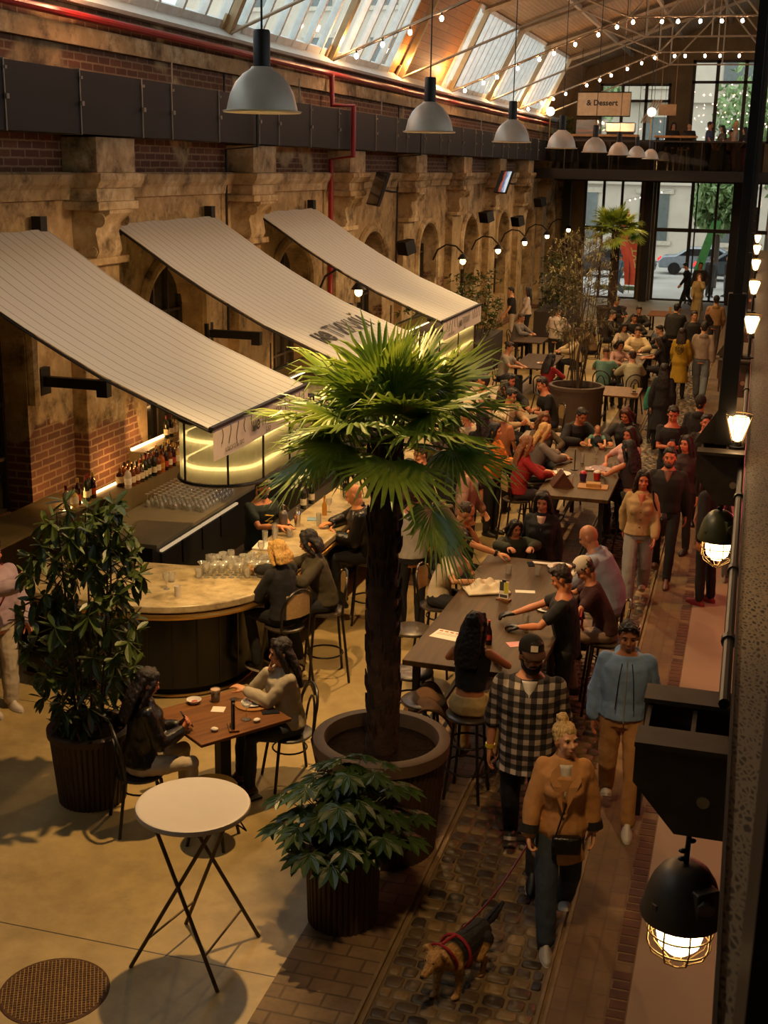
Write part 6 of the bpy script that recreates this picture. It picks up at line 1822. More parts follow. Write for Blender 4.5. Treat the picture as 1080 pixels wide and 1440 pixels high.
@ex
def zipper(c):
    UP, o = c['UP'], c['off']
    build('zip', G().tube([UP(0, -.088 - o, 1.46), UP(0, -.128 - o, 1.34), UP(0, -.135 - o, 1.24), UP(0, -.115 - o, 1.08), UP(0, -.128 - o, .93)], .006, 6), mat('zip', '#aab4be', .4, .5), c['t'])
    for sx in (-1, 1): build('drawstring', G().tube([UP(sx * .04, -.1 - o, 1.44), UP(sx * .06, -.14 - o, 1.3), UP(sx * .075, -.14 - o, 1.05)], .004, 5), BLACK, c['t'])
@ex
def cuffs(c, col='#14110f'):
    for sd, S, E, T, fd, pn, cu in c['AR']:
        a, b = E.lerp(T, .68), E.lerp(T, .93); build('cuff', G().tube([a, b], [.066 * c['s'], .074 * c['s']], 16), cloth(col), c['t'], smooth=50)
@ex
def backpack(c, col='#22201e'):
    UP = c['UP']; build('backpack', G().ell(UP(0, .2, 1.22), (.15, .09, .22), nu=14, nv=10), cloth(col), c['t'], smooth=180)
@ex
def shoulder_bag(c, col='#1c1512', sgn=1):
    UP, o = c['UP'], c['off']; x = sgn * (.21 + o)
    build('shoulder_bag', G().obox(UP(x + sgn * .04, .02, 1.06), (.09, .26, .24)), leather(col), c['t'], bevel=.025, smooth=60)
    build('bag_strap', G().tube([UP(x, -.06, 1.15), UP(sgn * .15, -.07 - o, 1.4), UP(sgn * .14, 0, 1.475 + o * .5), UP(sgn * .15, .07 + o, 1.4), UP(x, .1, 1.15)], .011, 6), leather(col), c['t'])
@ex
def apron(c, col='#161412'):
    UP, o = c['UP'], c['off']
    g = G().sheet(lambda u, v_: UP((u - .5) * .36, -.15 - o + .05 * (2 * u - 1) ** 2, 1.05 - .5 * v_), 8, 6, (0, -.006, 0)); build('apron', g, cloth(col), c['t'], smooth=180)
@ex
def rose_back(c, col='#2c2010'):
    UP, o = c['UP'], c['off']
    g = G()
    for k in range(8):
        a = k * 2.4; q = .025 + .012 * k; g.tube([UP(q * math.cos(a + j * .8), .135 + o, 1.27 + 1.3 * q * math.sin(a + j * .8)) for j in range(4)], .008, 5)
    build('back_print', g, cloth(col), c['t'])

@ex
def waist_bag(c, col='#100e0d', bx=.03, bz=.86):
    UP, o = c['UP'], c['off']
    build('crossbody_bag', G().obox(UP(bx, -.16 - o, bz), (.2, .07, .13), 0), leather(col), c['t'], bevel=.02, smooth=60)
    build('bag_strap', G().tube([UP(bx - .08, -.15 - o, bz + .07), UP(-.02, -.15 - o, 1.06), UP(.012, -.152 - o, 1.2)], .006, 6), leather(col), c['t'])
# ================================================================ who is where
BLK = '#15130f'
DEN, LDEN, BDEN = '#2a3440', '#7a8894', '#1c2026'
# --- walking lane, near
person('blonde woman with a bun in a tan blazer walking a dog', -.94, 7.84, 14, 1.61, 'walk2', ('blazer', '#b5814a'), '#2c3640', '#9a948c', ('bun', '#c8a66a'), '#cf9a74',
       ((.235, .0, .80, (-1, 0, 0), (0, -.25, -1), .5), (-.235, -.14, .80, (1, 0, 0), (.1, -.5, -1), 1.3)), 2, (26, -6), 1, .0075, legw=1.28, extra=(('inner_shirt', '#c9beac', .12), ('lapels', '#b5814a'), 'cuffs', ('buttons', 1, '#33241a', 1.1), 'waist_bag'))
person('bearded man in cap and black and white plaid shirt walking', -1.32, 8.68, 8, 1.86, 'walk', ('shirt', '#222', plaid2()), '#121113', '#17140f', ('short', '#1e140d'), '#b57b58', ('down', 'down'), 0, (12, 2), 0, .0075, wide=1.12,
       extra=(('cap', '#171310', '#4a2c16'), ('beard', '#20140c'), 'glasses', ('inner_shirt', '#cfc6bc'), 'yellow_band'))
person('person in light blue zip jacket with sunglasses on the head', -.69, 9.65, 6, 1.72, 'walk', ('hoodie', '#7a98c0'), '#a87a48', '#c4bcb0', ('short', '#1c140f'), '#b0744e', ('down', 'down'), 0, (0, 8), 0, .0075, legw=1.15,
       extra=('sunglasses', 'zipper'))
person('woman in beige cardigan and light jeans walking toward camera', -1.06, 15.23, 4, 1.67, 'walk2', ('jacket', '#a98a5e'), '#8a8884', '#b8a48e', ('long', '#1d120c'), '#b4694a', ('fwd', 'back'), 0, (8, 3), 1, .009, legw=1.35, extra=(('buttons', 3, '#4a3420', 1.25), ('shoulder_bag', '#15110f', 1), ('inner_shirt', '#b4694a', .02)))
person('bearded man in dark open collar shirt behind the cardigan woman', -.81, 16.21, 0, 1.77, 'walk', ('long', '#1a1110'), '#141214', '#5a3c2c', ('short', '#1c110b'), '#b5623f', ('down', 'down'), 0, (0, 0), 0, .009, wide=1.06, extra=(('beard', '#1e120b'), ('inner_shirt', '#7a4a3a')))
person('long haired woman in brown top just behind the bearded man', -.66, 17.55, -20, 1.68, 'stand', ('long', '#2c1a18'), '#1a1716', BLK, ('long', '#24150f'), '#c0714e', ('down', 'down'), 0, (-12, 0), 1, .009)
person('man in black tshirt looking at his phone in the lane', -.96, 19.2, 4, 1.78, 'stand', ('tee', '#111012'), '#1c1e24', BLK, ('short', '#1f130c'), '#b8694a', ('phone', 'phone'), 0, (0, 18), 0, .01, extra=(('held_phone', 1),))
person('man in black clothes and cap with red shoes, back turned', -.22, 15.43, -125, 1.74, 'stand', ('jacket', '#141110'), '#121112', '#7a1c20', ('short', '#1a110c'), '#b06a4c', ('down', 'down'), 0, (10, 5), 0, .009, extra=(('cap', '#16110f'), ('strap', '#7a1826', -1)))
person('person in dusty pink shirt half hidden behind the steel corbel', .12, 16.4, 170, 1.76, 'stand', ('tee', '#a0606a'), '#55504c', '#8a847c', ('short', '#2a1a12'), None, ('down', 'down'), 0, (0, 0), 0, .012)
person('person in dark round cap sitting with back to us by the column', -.62, 20.61, 170, 1.72, 'stand', ('hoodie', '#17120f'), '#17140f', BLK, ('short', '#1a110c'), None, ('fwd', 'fwd'), 0, (0, 0), 0, .012, extra=(('beanie', '#1a1210'),))
person('dark haired man whose face shows left of the black column', -.47, 19.15, 12, 1.7, 'stand', ('long', '#1c1614'), BLK, BLK, ('short', '#18100b'), '#b46a4c', ('down', 'down'), 0, (0, 0), 0, .012)
person('long haired woman in long black coat standing with back to us', -1.45, 24.41, 176, 1.66, 'stand', ('coat', '#121012'), '#0f0f10', BLK, ('long', '#140f0d'), None, ('down', 'bag'), 0, (0, 0), 1, .012)
person('child with teal sleeve behind the black coated woman', -1.62, 25.1, 20, 1.3, 'stand', ('hoodie', '#2c7a68'), '#1c1c22', BLK, ('beanie_none' if 0 else 'short', '#3a2a1c'), None, ('down', 'down'), 0, (0, 0), 0, .012)
person('woman in mustard yellow jacket seen from behind in the lane', -1.46, 30.34, 172, 1.66, 'stand', ('coat', '#9a7a14', cloth('#a08018')), '#121114', BLK, ('long', '#24140c'), None, ('fwd', 'fwd'), 0, (0, 0), 1, .013, extra=('rose_back',))
person('man in grey hoodie with burgundy sleeve and light jeans, back turned', -.97, 30.49, 178, 1.80, 'walk', ('hoodie', '#8a7a6c'), '#6a747c', '#4a4440', ('short', '#1a120d'), None, ('fwd', 'down'), 0, (0, 5), 0, .013, legw=1.3)
person('person in tan hoodie and black cap walking to the doors', -.93, 37.67, 178, 1.76, 'walk', ('hoodie', '#8a6a44'), '#3a3430', BLK, ('short', '#1a120d'), None, ('fwd', 'fwd'), 0, (0, 0), 0, .015, extra=(('beanie', '#14110f'),))
person('broad person in dark jacket standing with back turned far back', -1.85, 34.6, 160, 1.82, 'stand', ('jacket', '#1c1a18'), '#17151a', BLK, ('short', '#14100d'), None, ('fwd', 'table'), 8, (0, 0), 0, .015, wide=1.15, tz=1.0)
person('person raising a hand beside the dark jacketed one', -1.35, 33.6, 10, 1.72, 'stand', ('jacket', '#1e1a1a'), '#17151a', BLK, ('short', '#1c130d'), None, ('raise', 'down'), 0, (20, 0), 0, .015)
person('woman in khaki coat entering through the glass doors', -1.81, 46.78, 0, 1.70, 'walk', ('coat', '#8a7444'), '#6e6248', '#3a3026', ('long', '#5a3a20'), None, ('face', 'fwd'), 0, (0, 0), 1, .017)
person('tall man in dark jacket right behind the khaki coat woman', -1.94, 50.57, 0, 1.84, 'stand', ('jacket', '#2a221c'), '#1a1714', BLK, ('short', '#1c130c'), None, ('pocket', 'down'), 0, (0, 0), 0, .017)
person('dark silhouetted person leaning at the glass door', -2.56, 51.29, -90, 1.76, 'walk', ('long', '#100e0e'), '#0f0e10', BLK, ('short', '#120d0a'), None, ('fwd', 'fwd'), 10, (0, 20), 0, .017)
# --- outside
person('man in black jacket and grey jeans standing outside the doors', -1.05, 57.5, -60, 1.76, 'stand', ('jacket', '#1c1c1e'), '#6a7078', BLK, ('short', '#3a2c20'), None, ('pocket', 'down'), 0, (0, 0), 0, .018, z=-.05)
person('man in denim jacket and jeans outside the left glass front', -5.55, 56.2, -60, 1.74, 'walk', ('jacket', '#4e6670'), '#4a626a', '#3a3a3a', ('short', '#3a2c20'), None, ('fwd', 'down'), 0, (0, 0), 0, .018, z=-.05)
person('grey figure outside beyond the glass by the red frame', -1.75, 57.0, 20, 1.76, 'stand', ('coat', '#3a3834'), '#33322f', BLK, ('short', '#2a2018'), None, ('down', 'down'), 0, (0, 0), 0, .018, z=-.05)
# --- high table one
person('woman in cream vest top with long black hair at near table', -2.64, 12.22, 82, 1.68, 'sit', ('tee', '#c2b092'), '#1c1a1a', BLK, ('long', '#120c09'), '#c08a64', ('face', 'table'), 16, (10, 22), 1, .009, seatkind='barchair', nick='cream top woman')
person('short haired man in black tshirt leaning on near table', -2.78, 13.2, 84, 1.76, 'sit', ('tee', '#141312'), '#17151a', BLK, ('buzz', '#3a2818'), '#bd8258', ('face', 'reach'), 18, (14, 18), 0, .009, extra=(('wristwatch', 1),), seatkind='stool', nick='man in black tshirt at near table')
person('dark haired child at the far left corner of near table', -2.33, 13.66, 20, 1.35, 'stand', ('hoodie', '#2a2c1a'), '#17151a', BLK, ('bob', '#140e0a'), '#b57a56', ('table', 'table'), 10, (20, 10), 0, .01, tz=1.06)
person('woman in black blazer and white shirt at the far end', -2.06, 13.82, 5, 1.66, 'stand', ('blazer', '#121112'), '#121214', BLK, ('long', '#1a110c'), '#b87a58', ('down', 'down'), 0, (-5, 16), 1, .009, extra=(('inner_shirt', '#c8a898', .06),))
person('woman in black tank top with long dark hair, back to camera', -1.96, 9.73, 176, 1.68, 'sit', ('tank', '#0f0d0e'), '#b89c64', '#1a1614', ('long', '#170e0a'), '#b9774f', ('table', 'table'), 6, (-10, 10), 1, .0085, seatkind='stool', nick='woman in black tank top', tz=1.03)
person('young waiter in black tshirt with red print and black gloves', -1.47, 11.03, -88, 1.70, 'stand', ('tee', '#121011'), '#101012', BLK, ('short', '#2a1a10'), '#b8744e', ('table', 'reach'), 6, (-6, 26), 0, .0085, extra=('gloves', ('tee_print', '#a01c1c', True, 1.2, .12, .2), 'apron'))
person('person in white cap and maroon shirt bent over the table edge', -1.36, 11.72, -80, 1.66, 'sit', ('tee', '#3a1a1a'), '#8a7264', BLK, ('short', '#3a2418'), '#b5744f', ('table', 'table'), 20, (0, 35), 1, .009, extra=('white_cap',), seatkind='barchair', nick='white cap person')
person('bald man in light blue shirt leaning on the near table', -1.43, 12.72, -98, 1.80, 'sit', ('shirt', '#8d93a6'), '#1a191c', BLK, ('bald', '#3a281a'), '#b87a58', ('table', 'table'), 22, (0, 18), 0, .009, wide=1.12, seatkind='stool', nick='bald man in light blue shirt')
# --- high table two
person('woman in red sweater with long brown hair at second table', -2.78, 16.95, 118, 1.70, 'sit', ('knit', '#8a1016'), '#2c2026', BLK, ('long', '#7a4a26'), '#c08058', ('table', 'table'), 8, (-10, 8), 1, .009, seatkind='barchair', nick='woman in red sweater')
person('woman in orange hoodie with straight black hair', -3.36, 17.54, 70, 1.66, 'stand', ('hoodie', '#d0741c'), '#1a1818', BLK, ('long', '#120c0a'), '#c88456', ('phone', 'phone'), 0, (12, 5), 1, .01)
person('blonde long haired woman in grey jacket at second table', -2.7, 18.08, 115, 1.66, 'sit', ('jacket', '#6a625c'), '#1a1a1e', BLK, ('long', '#c29a5a'), '#c08a64', ('table', 'table'), 12, (-10, 14), 1, .01, seatkind='stool', nick='blonde woman in grey jacket')
person('wavy haired woman with glasses facing us at second table', -2.86, 18.85, 25, 1.66, 'sit', ('long', '#4a3a26'), '#1a1a1e', BLK, ('wavy', '#6a4626'), '#bd7a54', ('table', 'table'), 5, (0, 5), 1, .01, extra=('glasses',), seatkind='stool', nick='wavy haired woman')
person('man in black jacket reaching over the second table', -2.35, 19.5, 40, 1.74, 'sit', ('jacket', '#141214'), '#17151a', BLK, ('short', '#1a110c'), '#b8744e', ('reach', 'table'), 22, (0, 20), 0, .011, seatkind='stool', nick='man reaching over second table')
person('toddler in teal shirt at the far end of second table', -2.1, 19.42, 8, .95, 'sit', ('tee', '#4e7a70'), '#33363c', BLK, ('buzz', '#7a5a34'), '#c88c68', ('table', 'table'), 4, (20, 8), 0, .009, sh=.83, foot=.55, tz=1.04, seatkind=None)
person('brown haired woman in black cardigan at the table far end', -1.72, 19.72, -12, 1.66, 'sit', ('jacket', '#131012'), '#17151a', BLK, ('bob', '#4a2616'), '#b5744f', ('table', 'table'), 8, (-8, 22), 1, .01, seatkind='stool', nick='brown haired woman in black cardigan')
person('woman in pale pink shirt behind the bare shouldered one', -1.5, 18.2, -30, 1.66, 'sit', ('tee', '#c09490'), '#2a2a30', BLK, ('long', '#28160e'), '#b9694a', ('table', 'table'), 4, (-8, 5), 1, .011, seatkind='stool', nick='woman in pale pink shirt')
person('black haired woman with bare shoulders at the table right side', -1.42, 17.23, -128, 1.68, 'sit', ('tank', '#2a1a1c'), '#1a1818', BLK, ('long', '#0f0a08'), '#b9754e', ('table', 'table'), 8, (0, 8), 1, .009, seatkind='stool', nick='bare shouldered woman')
# --- crowd between bar and tables
person('balding man facing us in the bar crowd', -3.46, 16.05, 10, 1.72, 'stand', ('shirt', '#2a2420'), '#17151a', BLK, ('buzz', '#3a2a1c'), '#c08a66', ('down', 'down'), 0, (10, 10), 0, .011, extra=(('inner_shirt', '#b8ac98'),))
person('person in black beanie and pinkish hoodie below the bar crowd', -3.24, 15.45, 95, 1.64, 'stand', ('hoodie', '#8e6a5a'), '#17151a', BLK, ('short', '#1a110c'), '#c08a66', ('fwd', 'pocket'), 4, (10, 16), 0, .01, extra=(('beanie', '#120f0e'),))
person('dark haired woman in grey brown top in the bar crowd', -3.92, 17.1, 20, 1.66, 'stand', ('long', '#4a3c30'), '#17151a', BLK, ('pony', '#1a110c'), '#bd8058', ('down', 'down'), 0, (10, 10), 1, .011)
person('man in white tshirt and dark hair looking down by the bar', -4.02, 18.74, 40, 1.74, 'sit', ('tee', '#b8a890'), '#17151a', BLK, ('short', '#18100b'), '#bd8058', ('phone', 'phone'), 4, (10, 18), 0, .011, seatkind='stool', nick='man in white tshirt by the bar')
person('woman with very long dark hair and black top, seen from behind', -3.66, 18.09, -160, 1.70, 'stand', ('long', '#121012'), '#131214', BLK, ('long', '#1a0f0b'), '#bd8058', ('down', 'fwd'), 0, (40, 5), 1, .01)
person('platinum blonde woman in light top beside the small table', -3.5, 18.9, 160, 1.66, 'stand', ('tee', '#b87850'), '#17151a', BLK, ('bob', '#d8c49a'), '#c88a60', ('fwd', 'fwd'), 0, (0, 8), 1, .01)
person('man in dark brown sweater at the bar behind the palm', -3.96, 14.95, -80, 1.74, 'sit', ('knit', '#3a2420'), '#141316', BLK, ('short', '#1a110c'), '#b87a54', ('table', 'table'), 10, (0, 10), 0, .011, tz=1.1, seatkind='barchair', nick='man in dark brown sweater')
person('dark haired man at the bar with hand at his face', -4.02, 15.8, -60, 1.72, 'sit', ('long', '#191516'), '#141316', BLK, ('short', '#150e0a'), '#b87a54', ('face', 'table'), 8, (20, 10), 0, .011, tz=1.1, seatkind='stool', nick='man with hand at face')
person('man in white tshirt standing behind the palm trunk', -3.42, 13.2, -150, 1.78, 'stand', ('tee', '#b9b2a8'), '#1a1a1e', BLK, ('short', '#2a1a10'), '#bd7a50', ('down', 'pocket'), 0, (0, 5), 0, .0095)
person('woman in dark clothes on the bar side behind the palm', -3.98, 16.5, -75, 1.68, 'sit', ('jacket', '#1c1614'), '#141316', BLK, ('bob', '#241610'), '#b87a54', ('table', 'face'), 8, (10, 5), 1, .011, tz=1.1, seatkind='barchair', nick='woman in dark clothes at the bar')
person('person with yellow green scarf in the bar crowd', -3.62, 15.5, 150, 1.66, 'stand', ('jacket', '#1a1613'), '#141316', BLK, ('long', '#1a110c'), None, ('down', 'down'), 0, (0, 0), 1, .011, extra=(('strap', '#b8a85a', 1),))
person('man in white tshirt with black crossbody strap, standing tall', -4.22, 20.88, -60, 1.82, 'stand', ('tee', '#c0b09a'), '#1a1a1e', BLK, ('short', '#1c120c'), '#bd7a50', ('down', 'down'), 0, (-20, 0), 0, .011, extra=(('strap', '#141210', 1),))
person('woman facing the standing white tshirt man', -4.5, 20.2, 70, 1.66, 'stand', ('tee', '#8a7862'), '#1a1a1e', BLK, ('long', '#24140c'), None, ('fwd', 'fwd'), 0, (0, 0), 1, .012)
person('dark haired man in black sitting past the small table', -4.0, 22.18, 60, 1.74, 'sit', ('jacket', '#161312'), '#17151a', BLK, ('short', '#150e0a'), '#b5694a', ('table', 'table'), 10, (10, 10), 0, .012, tz=1.0, seatkind='stool', nick='dark haired man in black')
person('man in black tshirt leaning in over the small table', -3.42, 22.0, -60, 1.78, 'sit', ('tee', '#131212'), '#1e2230', BLK, ('short', '#241810'), '#b87450', ('phone', 'phone'), 16, (0, 14), 0, .011, extra=(('wristwatch', 0),), seatkind='chair' if 0 else 'barchair', nick='man leaning over the small table')
person('curly haired person in beige shirt holding a cocktail', -3.7, 20.7, 75, 1.70, 'sit', ('long', '#b09470'), '#17151a', BLK, ('short', '#150e0a'), '#b5744f', ('table', 'phone'), 10, (0, 12), 0, .011, tz=.98, extra=('held_glass',), seatkind='stool', nick='curly haired person in beige')
person('woman with dark hair turned away at the bar, mid crowd', -4.0, 17.6, -90, 1.66, 'sit', ('long', '#201815'), '#17151a', BLK, ('long', '#150e0a'), None, ('table', 'table'), 8, (0, 5), 1, .012, tz=1.1, seatkind='stool', nick='woman turned away at mid bar')
person('man in grey shirt at the bar farther along', -4.0, 19.9, -90, 1.74, 'sit', ('tee', '#6a5a4a'), '#17151a', BLK, ('short', '#1c120c'), None, ('table', 'table'), 8, (30, 0), 0, .012, tz=1.1, seatkind='barchair', nick='man in grey shirt at the bar')
person('woman in black at the bar near its far end', -4.0, 21.6, -90, 1.66, 'sit', ('long', '#151312'), '#17151a', BLK, ('bob', '#1c120c'), None, ('table', 'table'), 8, (0, 0), 1, .013, tz=1.1, seatkind='stool', nick='woman in black near the bar end')
# --- bar, near
person('bald man in black leather jacket holding a phone at the bar', -4.22, 13.42, -72, 1.80, 'sit', ('jacket', '#12110f', leather('#14120f')), '#131214', BLK, ('bald', '#3a281a'), '#cf8a58', ('phone', 'table'), 14, (-8, 20), 0, .0095, tz=1.1, wide=1.1, extra=(('held_phone', 0),), seatkind='barchair', nick='bald man in leather jacket')
person('dark haired woman in olive jacket leaning on the bar', -4.12, 11.62, -62, 1.68, 'sit', ('jacket', '#3c3420'), '#1c1c20', '#b8b0a4', ('bob', '#160e0a'), '#c28a5c', ('table', 'table'), 14, (-16, 14), 1, .0085, tz=1.1, seatkind='barchair', nick='woman in olive jacket')
person('blonde woman in black jacket drinking at the bar end', -4.28, 11.2, -118, 1.64, 'sit', ('jacket', '#131110'), '#131214', BLK, ('bob', '#c89c50'), '#c68a5a', ('lap', 'reach'), 8, (0, 10), 1, .0085, tz=1.1, extra=(('held_glass', 1),), seatkind='barchair', nick='blonde woman in black jacket')
person('bartender in dark green tshirt with yellow print behind the bar', -5.2, 13.2, 62, 1.70, 'stand', ('tee', '#18221a'), '#141414', BLK, ('short', '#2a1a10'), '#c07a4c', ((.1, -.44, 1.16, (0, 0, 1), (-.6, -1, 0), .4), (-.06, -.44, 1.2, (0, 0, -1), (.6, -1, 0), .6)), 6, (0, 22), 0, .0085, wide=1.12, extra=('tee_print', ('beard', '#2a1a10'), ('wristwatch', 0)))
person('second bartender in black farther behind the bar', -5.3, 16.9, 80, 1.78, 'stand', ('tee', '#121112'), '#121112', BLK, ('short', '#1a110c'), '#c07a4c', ('table', 'table'), 8, (0, 12), 0, .012, tz=1.1)
# --- dining table
person('woman in white knit sweater with long dark hair at dining table', -3.56, 9.36, -52, 1.66, 'sit', ('knit', '#a89a80'), '#2a3038', '#5a3a30', ('long', '#1a0f0b'), '#c58a5e', ((-.1, -.36, .86, (0, 0, -1)), 'face'), 6, (-6, 10), 1, .0075, sh=.46, tz=.75, seatkind='chair', nick='woman in white knit sweater')
person('woman in black leather jacket looking at her phone at dining table', -4.3, 8.42, 128, 1.66, 'sit', ('jacket', '#14110e', leather('#16120e')), '#b8a890', '#3a2c24', ('long', '#1c100c'), '#b9704a', ('phone', 'phone'), 6, (0, 18), 1, .0075, sh=.46, tz=.75, extra=(('held_phone', 1),), seatkind='chair', nick='woman in leather jacket')
person('person in lilac tracksuit waving at the left picture edge', -6.66, 9.9, 62, 1.74, 'stand', ('hoodie', '#a08a94'), '#b0a290', '#b8aca0', ('short', '#2a1a12'), '#b0664a', ('lap' if 0 else 'fwd', (.02, -.46, 1.40, (0, -1, 0), (.1, -.3, 1), .1)), 0, (0, 0), 0, .0085, legw=1.3, extra=('red_band', ('strap', '#6e2a34', 1)))
# --- far seated
FAR = [('man in dark jacket seated far back in front of the doors', -3.12, 38.0, 10, '#161413', '#1a110c', 0, 'short'), ('second person in dark clothes leaning at the same far table', -3.05, 35.9, 20, '#181416', '#20140c', 0, 'short'),
       ('young person in cream sweater eating at a middle table', -2.68, 32.74, 4, '#c8b48a', '#3a2416', 0, 'short'), ('woman with dark hair left of the cream sweater person', -3.12, 33.7, 30, '#a89a86', '#1a110c', 1, 'long'),
       ('man in teal tshirt, back to camera, by the big planter', -3.0, 28.6, 172, '#5e8478', '#4a3020', 0, 'buzz'), ('child with dark fringe in a pale pink top', -2.86, 30.2, 40, '#b08a80', '#120c0a', 1, 'bob'),
       ('person in pale shirt bending over the table, back to camera', -2.4, 28.3, -160, '#a8a488', '#3a2618', 0, 'short'), ('grey haired person in grey seated left by the planter boxes', -6.0, 34.6, 80, '#6a6460', '#4a3a2c', 0, 'short'),
       ('person in pale sweater sitting under the olive branches', -4.2, 31.6, -70, '#b8a680', '#4a2c1a', 1, 'bob'), ('person in grey tshirt and overalls leaning over a table', -5.2, 28.6, 85, '#8a8274', '#2a1a12', 0, 'short'),
       ('person in red top seated behind the olive planter', -4.05, 27.3, 150, '#8a1a1e', '#1a110c', 1, 'long'), ('woman in brown cardigan under the olive tree farther back', -4.1, 33.9, -90, '#6a5238', '#2a1a10', 1, 'long'),
       ('man in dark hoodie right of the middle table', -2.2, 33.4, -70, '#1c181a', '#150e0a', 0, 'short'), ('woman in black at right of the teal tshirt man table', -2.05, 31.2, -90, '#181416', '#1a110c', 1, 'long'),
       ('man in checked dark shirt left of the far table', -3.7, 36.4, 80, '#2a2220', '#1c120c', 0, 'short'), ('person in black jacket seated by the small far palm', -4.0, 40.3, 60, '#141212', '#1c120c', 0, 'short')]
for lab, x, y, f, c, hc, fm, st in FAR:
    person(lab, x, y, f, 1.68 if fm else 1.74, 'sit', ('jacket' if 'jacket' in lab or 'sweater' in lab or 'cardigan' in lab else 'tee' if 'tshirt' in lab else 'long', c), '#17151a', BLK, (st, hc), None, ('table', 'table'), 12, (0, 12), fm, .014, sh=.46, tz=.75, seatkind='chair', nick=lab.split(',')[0].replace(' seated','').replace(' in front of the doors',''), extra=() if abs(f) < 120 else ('noface',))
person('waiter in white shirt with black strap bending over a table', -4.76, 33.0, 172, 1.78, 'stand', ('long', '#b5a696'), '#141214', BLK, ('short', '#1a110c'), None, ('table', 'table'), 12, (0, 20), 0, .014, extra=(('strap', '#141210', 1), 'noface'))
person('woman in white shirt and black skirt standing at the planter', -6.5, 38.4, -80, 1.72, 'stand', ('long', '#b8a89c'), '#121114', BLK, ('long', '#0f0b0a'), None, ('fwd', 'fwd'), 0, (0, 0), 1, .015)
person('man in black tshirt handing things at the planter', -7.0, 38.2, -80, 1.72, 'stand', ('tee', '#141214'), '#a89a88', BLK, ('short', '#150e0a'), None, ('fwd', 'fwd'), 4, (0, 10), 0, .015)
# --- mezzanine
for lab, x, h, f, c, b, hc, st, fm in (('man in blue shirt standing on the mezzanine', -1.95, 1.72, 80, '#3c4660', '#1a1a20', '#2a1a10', 'short', 0), ('dark haired woman in grey top on the mezzanine', -1.5, 1.6, -60, '#5a5448', '#6a6248', '#150e0a', 'long', 1),
      ('blonde woman in pale top on the mezzanine', -1.05, 1.72, -80, '#a08a72', '#a06a62', '#c09a60', 'bun', 1), ('dark haired woman in pink dress on the mezzanine', -.72, 1.55, -85, '#1c1618', '#8a4a4e', '#120c0a', 'long', 1)):
    person(lab, x, 48.6, f, h, 'stand', ('tee', c), b, BLK, (st, hc), None, ('fwd', 'fwd'), 0, (0, 5), fm, .017, z=5.2)
for lab, x, f, c in (('person in black sitting at the mezzanine bench, left one', -3.25, 10, '#161214'), ('person in black sitting at the mezzanine bench, right one', -2.68, 0, '#1a1416')):
    person(lab, x, 48.95, f, 1.7, 'stand', ('long', c), BLK, BLK, ('long' if f else 'short', '#1a110c'), None, ('down', 'down'), 0, (0, 8), 0, .017, z=5.2)
person('seated person in white on the mezzanine between the women', -1.2, 48.9, 0, 1.66, 'sit', ('tee', '#a89c90'), BLK, BLK, ('short', '#1a110c'), None, ('lap', 'lap'), 6, (0, 10), 0, .017, z=5.2, seatkind='stool', nick='person in white on the mezzanine', sh=.6, foot=.1)

